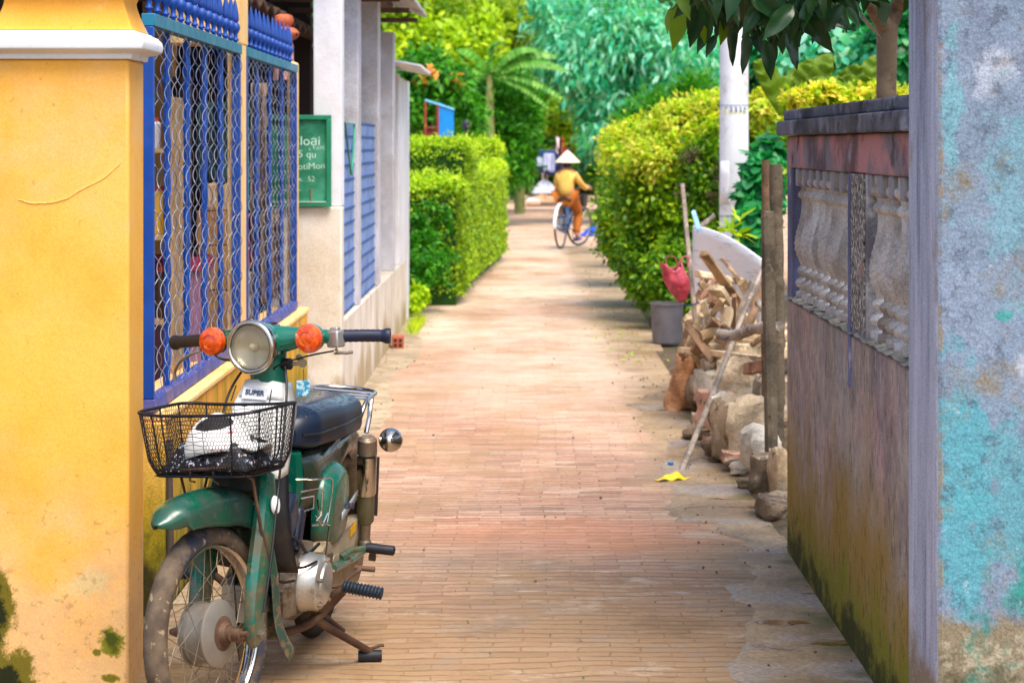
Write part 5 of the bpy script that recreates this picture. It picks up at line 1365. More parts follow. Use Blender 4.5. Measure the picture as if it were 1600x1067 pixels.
stone('narrow upright sandy stone touching the balustrade wall end', 1221, 782, 9.0, 0.065, 0.217, .18, S[4], 3, 5, group='rubble stones', boxy=.92)
stone('pale rounded boulder behind the dark brown block', 1190, 740, 9.6, 0.177, 0.217, .2, S[1], 4, 20, group='rubble stones', boxy=.3)
stone('broad tan block high in the heap under the branches', 1155, 634, 11.1, 0.224, 0.251, .24, S[0], 5, -10, group='rubble stones', boxy=.9)
stone('pinkish slab leaning at the lane side of the heap', 1122, 672, 10.6, 0.153, 0.194, .2, S[2], 6, 30, group='rubble stones', boxy=.92)
stone('cream stone with white face beside the tan sacking', 1108, 632, 11.6, 0.153, 0.194, .2, S[1], 7, 10, group='rubble stones', boxy=.8)
stone('brown rounded stone just right of the sacking', 1092, 636, 12.0, 0.130, 0.194, .2, S[3], 8, 0, group='rubble stones', boxy=.4)
stone('pale grey slab left of the large squared tan block', 1132, 690, 10.3, 0.106, 0.228, .2, S[1], 9, -12, group='rubble stones', boxy=.88)
stone('low brown stone half buried at the lane edge below the stick', 1108, 690, 10.9, 0.224, 0.080, .3, S[3], 10, -25, group='rubble stones', boxy=.3)
stone('small pink brick fragment below the large tan block', 1150, 728, 9.85, 0.118, 0.063, .12, S[2], 11, 5, group='rubble stones', boxy=.9)
stone('rough brown lump lying before the pinkish slab', 1128, 716, 10.2, 0.153, 0.103, .16, S[3], 12, 35, group='rubble stones', boxy=.5)
stone('mossy dark stone between lane and balustrade wall', 1212, 828, 8.55, 0.118, 0.097, .3, S[3], 13, 4, group='rubble stones', boxy=.4)
stone('flat tan stone behind the wooden plank post', 1212, 660, 10.6, 0.189, 0.228, .2, S[0], 14, 4, group='rubble stones', boxy=.8)
stone('low tan stone behind the sacking in the heap', 1130, 600, 12.4, 0.354, 0.342, .4, S[0], 15, 4, group='rubble stones', boxy=.8)
for i, (px_, py_, Y_, w_, h_) in enumerate(((1096, 668, 11.4, .10, .07), (1118, 700, 10.6, .09, .06), (1142, 722, 10.1, .08, .05), (1168, 744, 9.7, .10, .06), (1180, 768, 9.35, .07, .05), (1222, 812, 8.7, .06, .10), (1204, 800, 8.85, .06, .05))):
    stone(('small pale stone under the tan sacking corner', 'small cream stone below the pinkish slab', 'small brown stone at the foot of the big tan block', 'flat small stone in front of the pale boulder', 'little grey stone before the dark brown block', 'upright little stone against the balustrade wall foot', 'tiny stone between dark block and mossy stone')[i], px_, py_, Y_, w_, h_, .14, S[(i * 2) % 5], 40 + i, i * 23, group='small edging stones', boxy=.7)
# soil under the heap
mb = MB()
mb.grid(lambda u, v: (1.0 + .88 * v, 8.1 + 7.6 * u, (.0 + .16 * min(1, v * 1.6) ** .7 + .02 * math.sin(u * 40) * math.sin(v * 9)) * min(1, u * 5) * min(1, (1 - u) * 4) + .004), 50, 14)
tag(mb.build('soil_bank', simple('dark_soil', (104, 84, 60), .95, var=.3, scale=6, dirt=(70, 60, 36), dirt_amt=.45, bump=.8, bscale=40)), kind='structure')

WG = 'split firewood pieces in the heap'
def pp2(px, py, Y): return at(px, py, Y)
# upright plank at the lane side, bamboo poles near wall
billet('timber_plank', 'tall bleached plank standing upright at the lane side of the firewood heap', 'plank', pp2(1092, 560, 12.2), pp2(1066, 287, 12.2), .062, .03, W_grey, seed=3, taper=.9)
billet('timber_post', 'weathered square post standing between firewood heap and balustrade wall', 'post', pp2(1207, 714, 9.4), pp2(1200, 332, 9.6), .062, .035, W_dark, seed=5, roll=.2)
bam = thing('bamboo_pole', 'thick brown bamboo pole tied upright beside the balustrade wall end', 'pole')
bx = at(1214, 0, 10.1).x
mb = MB(); q = []; rr_ = []
for i in range(60):
    z = .10 + 1.34 * i / 59; q.append((bx + .006 * math.sin(z * 3), 10.1, z)); k = abs(((z * 3.4) % 1) - .5)
    rr_.append(.031 + (.006 if k > .46 else 0) + .002 * math.sin(z * 20))
mb.tube(q, rr_, 14); mb.build('culm', W_dark, bam)
stick('bamboo_pole', 'thin forked dark pole just left of the thick bamboo pole', 'pole', [(bx - .03, 10.3, .1), (bx - .034, 10.3, .8), (bx - .03, 10.3, 1.46)], (.018, .02), W_brown)
# white curved sheet (old roofing panel) behind the firewood
whs = NB('white_sheet', True); w_ = whs.noise(3, 6, vs=(1, 1, 14)); whs.set(whs.mix(whs.rng(w_, .55, .72), lin((244, 244, 246)), lin((190, 188, 186))), .6); whs.bump(w_, .4, .01)
A_, B_, C_, D_ = at(1084, 352, 13.2), at(1196, 410, 12.0), at(1198, 560, 12.0), at(1086, 500, 13.2)
def wsh(u, v):
    p = A_.lerp(B_, u).lerp(D_.lerp(C_, u), v); return (p.x, p.y + .10 * math.sin(v * 3.0), p.z + .035 * math.sin(u * math.pi) * (1 - v))
mb = MB(); mb.grid(wsh, 14, 12); tag(mb.build('roofing_sheet', whs.m, solid=.012), 'curved dirty white sheet leaning behind the firewood heap', 'sheet')
stick('stick', 'short split stick poking up behind the white sheet', 'stick', [at(1085, 362, 13.4), at(1117, 336, 13.4)], (.02, .014), W_grey)
bl = MB(); bl.grid(lambda u, v: tuple(at(1080 + 10 * u + 8 * v, 332 + 32 * u - 4 * math.sin(v * 3), 12.5) + Vector((0, .03 * v, 0))), 6, 5)
tag(bl.build('plastic_scrap', simple('pale_blue_film', (150, 200, 236), .35), solid=.002), 'pale blue plastic scrap caught at the top of the bleached plank', 'plastic scrap')
# leaning long planks/branches, front ones
billet('firewood', 'long tan board leaning up out of the firewood heap', 'firewood', pp2(1160, 478, 11.9), pp2(1100, 396, 11.5), .058, .032, W_tan, seed=11)
billet('firewood', 'thin brown lath leaning behind the long tan board', 'firewood', pp2(1166, 450, 12.1), pp2(1128, 404, 12.1), .03, .02, W_tan, seed=12)
billet('firewood', 'pale log end pointing left below the white sheet', 'firewood', pp2(1160, 440, 12.2), pp2(1090, 428, 11.9), .05, .045, W_pale, seed=13)
billet('firewood', 'broad pale slab standing in the middle of the heap', 'firewood', pp2(1140, 486, 11.7), pp2(1118, 450, 11.6), .09, .04, W_pale, seed=14)
stick('walking_stick', 'long grey stick leaning from the lane up against the firewood heap', 'stick', [at(1064, 738, 9.95) , at(1112, 620, 10.4), at(1150, 520, 10.7), at(1192, 418, 11.0)], (.017, .011), W_grey, n=10)
stick('branch', 'bent grey branch tied across the front of the heap', 'branch', [at(1124, 522, 10.5), at(1150, 524, 10.4), at(1178, 514, 10.2), at(1218, 510, 9.9)], (.028, .027), W_grey, n=12)
stick('branch', 'curved grey elbow of branch above the tied one', 'branch', [at(1186, 474, 10.8), at(1198, 488, 10.6), at(1204, 510, 10.3), at(1208, 540, 10.2)], (.021, .024), W_grey, n=10)
stick('branch', 'short knotty root under the tied branch', 'branch', [at(1176, 538, 10.6), at(1190, 528, 10.5), at(1206, 526, 10.4)], (.018, .016), W_pale, n=8)
billet('firewood', 'long pale pole lying across the heap above the sacking', 'firewood', at(1064, 546, 11.8), at(1200, 562, 11.0), .045, .035, W_pale, seed=20)
billet('firewood', 'split pink brown log lying at the right of the heap', 'firewood', at(1172, 575, 11.0), at(1204, 570, 10.7), .07, .07, W_pink, seed=21)
billet('firewood', 'dark plank running up behind the tied branch', 'firewood', at(1168, 512, 11.2), at(1196, 440, 11.4), .045, .03, W_brown, seed=22)
billet('firewood', 'light forked piece crossing at the left of the heap', 'firewood', at(1074, 540, 11.9), at(1096, 492, 11.8), .03, .03, W_pale, seed=23)
billet('firewood', 'brown split log standing at the far left of the heap', 'firewood', at(1066, 555, 12.0), at(1078, 500, 12.0), .05, .04, W_brown, seed=24)
rq = random.Random(42); tones = [W_pale, W_tan, W_brown, W_pink, W_tan, W_pale, W_grey]
for i in range(108):
    Y = rq.uniform(11.4, 13.2); px = rq.uniform(1086, 1196); t_ = (px - 1092) / 100
    py = rq.uniform(448, 588); p = at(px, py, Y)
    if p.z < .25: p.z = .25 + rq.random() * .1
    ang = rq.uniform(.25, 2.5); L = rq.uniform(.08, .24); d = Vector((math.cos(ang) * .8, rq.uniform(-.6, .2), abs(math.sin(ang)))).normalized() * L
    nm_ = ('pale', 'tan', 'brown', 'pinkish', 'dull tan', 'cream', 'grey')[i % 7] + (' chunky', ' thin')[i % 2] + (' upper' if py < 515 else ' lower')
    billet('firewood', 'short%s split log, %s half of the firewood heap' % (' ' + ' '.join(nm_.split()[:-1]), nm_.split()[-1]), 'firewood', p - d / 2, p + d / 2, rq.uniform(.03, .065), rq.uniform(.02, .045), tones[i % 7], WG, seed=100 + i, roll=rq.random() * 3)
# solid dark mass under the pile: stacked logs seen from the lane
for i in range(26):
    Y = 11.7 + (i % 9) * .2; z = .22 + (i // 9) * .09; x0 = 1.02 + rq.uniform(-.02, .03)
    billet('firewood', ('%s log in the %s row, %s the lane end' % (('pale', 'tan', 'brown', 'pinkish', 'dull tan', 'cream', 'grey')[(i * 3) % 7], ('bottom', 'middle', 'top')[i // 9], ('at', 'next to', 'behind', 'further behind', 'midway from', 'past the middle from', 'far from', 'farther from', 'farthest along from')[i % 9])), 'firewood', (x0, Y, z), (x0 + .62, Y + rq.uniform(-.1, .1), z + .02), .11, .085, tones[(i * 3) % 7], 'logs stacked low in the heap', seed=200 + i)
# tan sacking
sk_ = NB('tan_sacking', True); sk_.set(sk_.mix(sk_.rng(sk_.noise(7, 6), .35, .65), lin((196, 142, 96)), lin((140, 96, 62))), .85); sk_.bump(sk_.noise(18, 6, vs=(1, 1, 3)), .9, .02)
def sackf(u, v):
    a = 2 * math.pi * v; t = u; r = .052 + .05 * (1 - t) + .012 * math.sin(a * 4 + t * 9) + .008 * math.sin(a * 9 - t * 5)
    p = at(1066, 636, 12.25); return (p.x + .02 + .03 * t + r * math.cos(a) * 1.15, 12.3 + r * math.sin(a) * 1.6, .0 + .30 * t + .02 * math.sin(a * 3))
mb = MB(); mb.grid(sackf, 18, 32, wv=True); tag(mb.build('sacking', sk_.m, solid=.004, smooth=80), 'crumpled tan sacking hanging at the lane corner of the heap', 'sack')
# red plastic bag
redb = NB('red_film'); redb.set(redb.mix(redb.rng(redb.noise(14, 4), .3, .7), lin((150, 42, 58)), lin((190, 74, 88))), .28); redb.bump(redb.noise(16, 5), .7, .02)
rbg = thing('plastic_bag', 'red plastic carrier bag hanging from the bleached plank', 'bag', at(1061, 472, 12.0))
mb = MB()
def bagf(u, v):
    a = 2 * math.pi * v; t = u; w = .075 * math.sin(min(1, t * 1.15 + .12) * math.pi * .62) * (1 - .25 * max(0, t - .6)) + .004 * math.sin(a * 7 + t * 5) + .003 * math.sin(a * 13)
    return (w * math.cos(a) * (1.15 if math.cos(a) < 0 else .8) - .035 * t * t + .02 * (1 - t), w * .6 * math.sin(a), .205 * t + .02 * math.sin(a * 2 + 1) * t + .008 * math.sin(a * 5) * t)
mb.grid(bagf, 16, 30, wv=True); mb.build('body', redb.m, rbg, smooth=80, solid=.001)
mb = MB(); mb.tube(bez([(-.06, 0, .18), (-.075, 0, .25), (-.05, .0, .262), (-.02, 0, .25), (-.01, 0, .2)], 14), [.008] * 15, 7, flat=.35); mb.tube(bez([(-.01, 0, .19), (.02, .02, .25), (.055, .02, .255), (.05, 0, .2)], 14), .007, 7, flat=.35); mb.build('handle', redb.m, rbg)
# plastic pot
pot = thing('plant_pot', 'dark grey ribbed plastic pot under the large hedge at the lane edge', 'plant pot', (at(1043, 0, 16.3).x, 16.35, 0))
mb = MB(); pr_ = [(.10, .0)] + [(.112 + .014 * i / 30 + (.0015 if i % 2 else 0), .01 + .29 * i / 30) for i in range(31)] + [(.134, .302), (.134, .318), (.122, .318), (.116, .26), (.02, .25), (.001, .25)]
mb.lathe(pr_, n=36, scale=(1, 1)); mb.build('tub', simple('grey_plastic_pot', (108, 104, 110), .6, var=.12, dirt=(84, 74, 60), dirt_amt=.35), pot, smooth=30)
mb = MB(); mb.lathe([(.001, .262), (.117, .262)], n=24, cap=False); mb.build('soil', simple('dark_soil', (104, 84, 60), .95), pot)
# tie strings
mb = MB()
for (px, py, Y, r_) in ((1082, 476, 12.2, .04), (1136, 523, 10.44, .031), (1205, 512, 10.0, .036)):
    c_ = at(px, py, Y)
    for k in range(2):
        ring = [c_ + Vector((r_ * math.cos(a) * (.35 if k == 0 and px != 1082 else 1), r_ * math.sin(a), (r_ * math.sin(a + 1) * .9 if px != 1082 else .01 * math.cos(a)) + k * .006)) for a in [i * math.pi / 8 for i in range(16)]]
        mb.tube(ring, .0022, 5, closed=True)
    if px == 1082: pass
tag(mb.build('tie_string', simple('blue_string', (30, 62, 92), .6)), 'dark blue string tied round the plank and branches', 'string')
# yellow plastic scrap and blue cap on the concrete
mb = MB(); c_ = at(1053, 752, 9.66)
def ysc(u, v):
    s, t = (u - .5) * 2, (v - .5) * 2; w = .035 * (1 - abs(s + .1) ** 1.6)
    return (c_.x + .088 * s, c_.y + w * t * 1.3 + .02 * s, .010 + .028 * max(0, 1 - (s * 1.6) ** 2) * (1 - t * t) + .005 * math.sin(s * 9))
mb.grid(ysc, 22, 9); tag(mb.build('plastic_scrap', simple('yellow_film', (248, 214, 20), .35, var=.12), solid=.0015, smooth=80), 'crumpled yellow plastic scrap at the foot of the leaning stick', 'plastic scrap')
mb = MB(); c_ = at(1048, 728, 10.1); mb.lathe([(.013, .007), (.014, .009), (.014, .017), (.012, .019), (.001, .019)], (c_.x, c_.y, 0), n=20); tag(mb.build('bottle_cap', simple('blue_cap', (20, 120, 190), .35)), 'small blue bottle cap on the wet concrete near the stick', 'bottle cap')
# litter and pebbles too many to count
mb = MB(); rq = random.Random(5)
for i in range(420):
    y = rq.uniform(4.8, 26); side = rq.random(); x = rq.uniform(.62, 1.02) if side < .55 else (rq.uniform(-1.1, -.75) if side < .8 else rq.uniform(-.9, .9))
    s_ = rq.uniform(.003, .009); a = rq.random() * 6
    mb.box((x, y, .006 + s_ * .3), (s_ * 1.6, s_, s_ * .8), Matrix.Rotation(a, 3, 'Z') @ Matrix.Rotation(rq.random(), 3, 'X'), taper=.6)
tag(mb.build('gravel_crumbs', simple('grit', (120, 96, 70), .9, var=.4), smooth=0), 'grit and crumbs scattered on the lane edges', kind='stuff')

# utility pole --------------------------------------------------------------------
up = thing('utility_pole', 'white concrete utility pole with painted number, beside the large hedge', 'utility pole', (at(1147, 0, 16).x, 16, 0))
conp = layered('white_pole_concrete', (234, 236, 242), [dict(c=(222, 222, 224), s=2, t=.56, w=.1, a=.6), dict(c=(170, 160, 140), s=4, z=(.9, .0, .25), t=.62, w=.1), dict(c=(236, 238, 244), s=5, t=.6, w=.08)], rough=.75, bump=.2)
mb = MB(); mb.lathe([(.118, -.02), (.112, 1.0), (.109, 2.0), (.100, 6.0)], n=32); mb.build('shaft', conp, up)
mb = MB(); mb.tube([(.1125 * math.cos(a), .1125 * math.sin(a), CAM_H - (165 - 228) * 16 / F_PX) for a in [i * math.pi / 12 for i in range(24)]], .0016, 5, closed=True); mb.tube([(.115 * math.cos(a), .115 * math.sin(a), CAM_H - (337 - 228) * 16 / F_PX) for a in [i * math.pi / 12 for i in range(24)]], .003, 5, closed=True); mb.build('wire_band', simple('teal_wire', (40, 110, 110), .5), up)
def pole_text(s_, px, py, sz, m, dz=0, nm='number'):
    x = (px - 1147) * 16 / F_PX; a = math.asin(max(-.98, min(.98, x / .112)))
    text(nm, s_, sz, m, up, (.1135 * math.sin(a), -.1135 * math.cos(a) , CAM_H - (py - 228) * 16 / F_PX), (R(90), 0, a), thick=.0006, bold=.0008)
ink = simple('pole_ink', (30, 70, 170), .6); yel = simple('pole_yellow', (240, 224, 40), .6)
for i, ch in enumerate('8444C'[0:5]):
    px = 1133 + i * 7.2
    if i: pole_text(ch, px, 174, .045, ink)
    pole_text(ch if i else 'B', px - 1.5, 175.5, .040, yel, nm='number_highlight')
    pole_text('▬'.replace('▬', '-'), px, 168, .06, ink, nm='painted_line')
mb = MB()
def pnl(u, v):
    a = R(-72 + 46 * u); z = CAM_H - (252 + 66 * v - 228) * 16 / F_PX; return (.1138 * math.sin(a), -.1138 * math.cos(a), z)
mb.grid(pnl, 10, 4); mb.build('paper_notice', simple('white_paper', (240, 240, 246), .7, var=.02), up, solid=.001)
pole_text('I', 1136, 300, .11, simple('pole_teal', (20, 100, 120), .6), nm='notice_mark'); pole_text('i:', 1130, 296, .05, ink, nm='notice_mark')
# ================================================================== VEGETATION
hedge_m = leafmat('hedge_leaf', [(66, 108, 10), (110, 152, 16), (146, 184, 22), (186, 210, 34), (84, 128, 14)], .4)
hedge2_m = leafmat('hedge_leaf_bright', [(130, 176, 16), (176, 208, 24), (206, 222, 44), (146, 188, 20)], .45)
bush_m = leafmat('bush_leaf', [(46, 96, 16), (80, 136, 22), (116, 168, 26), (160, 194, 38), (62, 116, 20)], .4, rough=.35)
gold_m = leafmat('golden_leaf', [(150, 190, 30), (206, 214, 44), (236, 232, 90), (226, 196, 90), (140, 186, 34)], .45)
teal_m = leafmat('teal_leaf', [(24, 140, 96), (60, 186, 146), (120, 212, 184), (70, 168, 70), (176, 232, 216), (40, 150, 80)], .4, rough=.3)  # palest teals put bright leaf highlights into the colour
teal2_m = leafmat('vine_leaf', [(16, 96, 50), (30, 136, 66), (60, 170, 90), (20, 110, 70)], .4, rough=.35)
yg_m = leafmat('yellow_green_leaf', [(84, 130, 14), (130, 166, 20), (164, 186, 28), (110, 150, 18)], .45)
mid_m = leafmat('mid_green_leaf', [(34, 104, 20), (60, 140, 26), (96, 172, 34), (44, 118, 22)], .42)
deep_m = leafmat('deep_green_leaf', [(24, 70, 20), (44, 96, 26), (70, 124, 30), (34, 84, 22)], .35)
orange_m = leafmat('orange_leaf', [(206, 140, 60), (226, 170, 80), (180, 170, 60), (216, 120, 70)], .45)
mango_m = leafmat('mango_leaf', [(24, 58, 20), (34, 74, 26), (20, 50, 24), (44, 84, 26)], .22, rough=.28, spec=.5)
mangoy_m = leafmat('young_mango_leaf', [(90, 128, 20), (120, 150, 30), (84, 120, 26)], .45, rough=.3)
banana_m = leafmat('banana_leaf', [(70, 140, 40), (110, 176, 60), (150, 200, 90)], .45)
bark = simple('grey_bark', (150, 128, 104), .9, var=.2, scale=8, dirt=(96, 80, 62), dirt_amt=.4, bump=.7, bscale=30)
darkbark = simple('dark_bark', (84, 66, 50), .9, var=.25, bump=.6)

def B(px, py, Y, rx, ry, ryd=None):
    """a blob given by sight line and depth; radii in photo pixels, third one in metres"""
    p = at(px, py, Y); k = Y / F_PX
    return (p.x, p.y, p.z, rx * k, ryd if ryd else rx * k, ry * k)

def box_leaves(name, x0, x1, y0, y1, z0, z1, rz, org, n, L, mat, parent, seed):
    r = rs(seed); X, Y, Z = x1 - x0, y1 - y0, z1 - z0
    A = np.array([X * Z, X * Z, Y * Z, Y * Z, X * Y * 1.6]); k = r.choice(5, n, p=A / A.sum()); a, b_ = r.rand(n), r.rand(n)
    P = np.empty((n, 3)); Nn = np.zeros((n, 3))
    for i, (px, py, pz, nn) in enumerate(((a, 0, b_, (0, -1, 0)), (a, 1, b_, (0, 1, 0)), (0, a, b_, (-1, 0, 0)), (1, a, b_, (1, 0, 0)), (a, b_, 1, (0, 0, 1)))):
        m = k == i
        for j, q in enumerate((px, py, pz)): P[m, j] = (q[m] if hasattr(q, 'shape') else q)
        Nn[m] = nn
    P = P * [X, Y, Z] + [x0, y0, z0]
    # rounded corners, clumpy surface
    c = np.array([(x0 + x1) / 2, (y0 + y1) / 2, (z0 + z1) / 2]); q = (P - c) / [X / 2, Y / 2, Z / 2]
    e = np.sort(np.abs(q), 1)[:, 1]; P = c + (P - c) * (1 - .07 * np.maximum(0, e - .75) / .25)[:, None]
    bumpy = np.sin(P[:, 0] * 9 + seed) * np.sin(P[:, 1] * 7 + 1) * np.sin(P[:, 2] * 11 + 2)
    P += Nn * (bumpy * .035 + r.normal(size=n) * .02 - r.rand(n) ** 3 * .09 + (r.rand(n) < .035) * r.rand(n) * .11)[:, None]
    D = unit(r, n) + Nn * .8 + [0, 0, .35]
    N2 = unit(r, n) * .6 + Nn * .6 + [0, 0, .8]
    ca, sa = math.cos(rz), math.sin(rz); M = np.array([[ca, -sa, 0], [sa, ca, 0], [0, 0, 1]])
    P = P @ M.T + np.array(org); s = .6 + .8 * r.rand(n)
    return leaves(name, P, D @ M.T, N2 @ M.T, L * s, L * .55 * s, mat, parent)
def hedge(label, x0, x1, y0, y1, z1, rz=0, org=(0, 0, 0), n=9000, L=.04, seed=1, top=None, z0=.05):
    t = thing('hedge', label, 'hedge'); box_leaves('foliage', x0, x1, y0, y1, z0, z1, rz, org, n, L, hedge_m, t, seed)
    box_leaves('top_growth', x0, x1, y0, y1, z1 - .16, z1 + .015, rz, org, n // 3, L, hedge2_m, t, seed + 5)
    mb = MB(); d = .07
    m = Matrix.Translation(org) @ Matrix.Rotation(rz, 4, 'Z'); mb.xf = m
    mb.grid(lambda u, v: (x0 + d + (x1 - x0 - 2 * d) * u, y0 + d + (y1 - y0 - 2 * d) * v, z1 - d + .02 * math.sin(u * 30 + v * 17)), 14, 14)
    mb.span(x0 + d, x1 - d, y0 + d, y1 - d, .0, z1 - d - .03); mb.build('dark_block_core', deep_m, t)  # opaque darker core added inside, blocks light between the hedge leaves
    return t
hedge('clipped green hedge block nearest the grey house, taller rear tier', -1.75, -.52, 21.6, 23.6, 1.56, n=16000, seed=2)
hedge('clipped lower front tier of hedge beside the grey house end wall', -1.75, -.56, 20.2, 21.5, 1.17, n=13000, seed=3)
ha = math.atan2(-(-.22 + .62), 29.2 - 21.6)
hedge('long clipped hedge with sheer bright side along the lane, left', -.50, .0, 0, 7.6, 1.29, rz=ha, org=(-.60, 21.4, 0), n=30000, seed=4)
hedge('small far clipped hedge block behind the long left hedge', -.78, -.30, 29.6, 31, 1.56, n=5000, L=.05, seed=5)

def plant(name, label, cat, parts, stems=None, group=None, core=None, corem=None):
    t = thing(name, label, cat, group=group)
    for i, (nm, blobs, n, L, W, m, kw) in enumerate(parts): foliage(nm, blobs, n, L, W, m, t, seed=kw.pop('seed', i + 3), **kw)
    if core:
        mb = MB(); lumpy(mb, core, 3, .72); mb.build('dark_block_core', corem or deep_m, t, smooth=60)  # added opaque core, darker than most leaves, keeps light from passing
    if stems:
        nm, ps = stems; mb = MB()
        for q, r0, r1, m in ps: mb.tube(bez(q, 12), [r0 + (r1 - r0) * i / 12 for i in range(13)], 8)
        mb.build(nm, ps[0][3], t)
    return t
plant('shrub', 'loose light green shrub leaning out at the foot of the lower hedge tier', 'shrub',
      [('foliage', [B(668, 400, 19.4, 34, 46), B(650, 430, 19.2, 26, 40), B(680, 350, 19.8, 24, 30), B(645, 360, 19.6, 22, 40)], 2600, .055, .03, mid_m, dict(seed=8))])
plant('shrub', 'yellow green seedling at the wall corner by the grey house', 'shrub', [('foliage', [B(652, 462, 18.9, 16, 24), B(643, 482, 18.8, 12, 12)], 500, .05, .028, hedge2_m, dict(seed=9))])
gt = thing('grass_tuft', 'small tuft of green grass at the foot of the grey wall', 'grass')
r9 = rs(4); n = 260; P = np.stack([-.93 + .10 * r9.rand(n), 16.9 + 1.3 * r9.rand(n), np.zeros(n) + .006], 1)
leaves('blades', P, unit(r9, n) * .5 + [0, 0, 1], unit(r9, n), .07 + .05 * r9.rand(n), .006, hedge2_m, gt)
# large bush on the right of the lane
rb_bl = [B(1050, 310, 18.6, 80, 85), B(1085, 390, 18.0, 55, 85), B(1010, 335, 20, 66, 95), B(982, 325, 23, 40, 78), B(966, 320, 26.5, 22, 62), B(1020, 410, 18.4, 46, 62), B(1100, 300, 18, 40, 80), B(1060, 440, 17.6, 50, 50), B(998, 395, 20.5, 34, 54)]
tp_bl = [B(1010, 232, 20, 66, 38), B(1075, 205, 18.6, 60, 45), B(984, 258, 23.5, 38, 32), B(1110, 175, 18.4, 40, 26), B(1040, 250, 18.4, 66, 34), B(1105, 225, 18.2, 32, 44)]
plant('bush', 'large rounded hedge bush with golden tips on the right of the lane', 'bush',
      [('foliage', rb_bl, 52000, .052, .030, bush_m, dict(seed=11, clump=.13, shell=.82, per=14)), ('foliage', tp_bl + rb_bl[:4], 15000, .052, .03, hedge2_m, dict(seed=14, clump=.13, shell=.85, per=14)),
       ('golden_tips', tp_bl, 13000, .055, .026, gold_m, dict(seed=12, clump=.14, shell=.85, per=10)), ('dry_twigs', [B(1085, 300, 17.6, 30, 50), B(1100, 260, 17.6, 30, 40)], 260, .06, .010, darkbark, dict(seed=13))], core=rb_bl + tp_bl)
plant('shrub', 'golden green shrub standing right of the utility pole', 'shrub', [('foliage', [B(1196, 205, 17.6, 32, 56), B(1215, 250, 17.2, 30, 50), B(1180, 250, 18, 30, 60)], 7000, .055, .03, yg_m, dict(seed=21, per=12)), ('golden_tips', [B(1190, 175, 17.4, 30, 30), B(1215, 200, 17.4, 24, 34)], 3500, .055, .03, gold_m, dict(seed=22, per=10))], core=[B(1196, 225, 18, 30, 56)])
plant('climbing_vine', 'broad leaved green vine low behind the pole and bamboo', 'vine', [('foliage', [B(1188, 300, 15.4, 26, 56), B(1180, 350, 15.0, 20, 30), B(1202, 250, 15.6, 14, 40)], 900, .105, .085, teal2_m, dict(seed=23, per=6, droop=.5, curl=.2))], core=[B(1195, 310, 16.2, 30, 70)])
plant('shrub', 'young upright sprout with long leaves before the utility pole', 'shrub', [('foliage', [B(1150, 355, 14.4, 12, 26)], 26, .12, .035, hedge2_m, dict(seed=25, out=.3, per=3, droop=-.6))])
fl = thing('leaf_litter', 'yellow fallen leaves scattered on the lane near the pot', 'fallen leaves')
r9 = rs(14); n = 90; P = np.stack([.55 + .55 * r9.rand(n), 14.5 + 5.5 * r9.rand(n), np.zeros(n) + .009], 1)
leaves('leaf', P, unit(r9, n) * [1, 1, .1], np.tile([0, 0, 1.0], (n, 1)), .045, .022, hedge2_m, fl, curl=.05); tag(fl, kind='stuff')

# small tree behind the balustrade wall, boughs hanging into the picture
mt = thing('mango_tree', 'forked grey trunk rising behind the balustrade wall with dark glossy hanging leaves', 'tree')
TY = 8.1; f0 = at(1386, 38, TY)
mb = MB(); mb.tube([(f0.x, TY, 0), (f0.x, TY, 1.2), at(1385, 120, TY), at(1386, 70, TY), f0], [.05, .042, .038, .040, .043], 14); mb.build('trunk', bark, mt, smooth=70)
lt = at(1352, -4, 7.9); rt = at(1420, -18, 8.0)
mb = MB(); mb.tube(bez([f0 + Vector((0, 0, -.02)), at(1366, 16, 8.0), lt, at(1300, -60, 7.4), at(1200, -45, 6.8), at(1150, -12, 6.4), at(1142, 22, 6.3)], 30), [.034 - .029 * i / 30 for i in range(31)], 10); mb.build('bough', bark, mt, smooth=70)
mb = MB(); mb.tube(bez([f0 + Vector((0, 0, -.02)), at(1402, 12, 8.1), rt, at(1460, -90, 8.2), at(1470, -250, 8.2)], 20), [.036 - .02 * i / 20 for i in range(21)], 10); mb.build('bough', bark, mt, smooth=70)
LV = [((1049, 12), (1045, 52), 1), ((1072, -8), (1052, 76), 1), ((1092, 3), (1082, 72), 0), ((1112, 38), (1090, 82), 0), ((1118, 55), (1104, 86), 0), ((1147, -6), (1124, 67), 1), ((1160, -4), (1158, 32), 1), ((1140, 40), (1144, 101), 0), ((1167, 48), (1160, 113), 0),
      ((1178, 40), (1192, 87), 0), ((1195, 62), (1206, 123), 0), ((1207, 52), (1210, 104), 0), ((1230, 50), (1245, 107), 0), ((1262, 22), (1297, 80), 0), ((1290, 26), (1334, 48), 0), ((1090, 20), (1102, 66), 1), ((1128, 30), (1118, 60), 0), ((1060, -20), (1078, 30), 1),
      ((1215, 20), (1200, 70), 0), ((1240, 10), (1236, 66), 0), ((1180, 5), (1176, 60), 0), ((1250, 30), (1274, 60), 0), ((1100, -25), (1110, 30), 0), ((1196, 0), (1218, 58), 0), ((1262, 0), (1256, 48), 0), ((1300, 4), (1310, 40), 0)]
rl = random.Random(9)
for i in range(200):
    x = rl.uniform(1085, 1375); y = rl.uniform(-60, 12 if x < 1330 else -20); a = rl.uniform(-.9, 1.1); L = rl.uniform(46, 74)
    LV.append(((x, y), (x + L * math.sin(a) * .8, y + L * abs(math.cos(a)) * (1 if x < 1320 else .6)), 0))
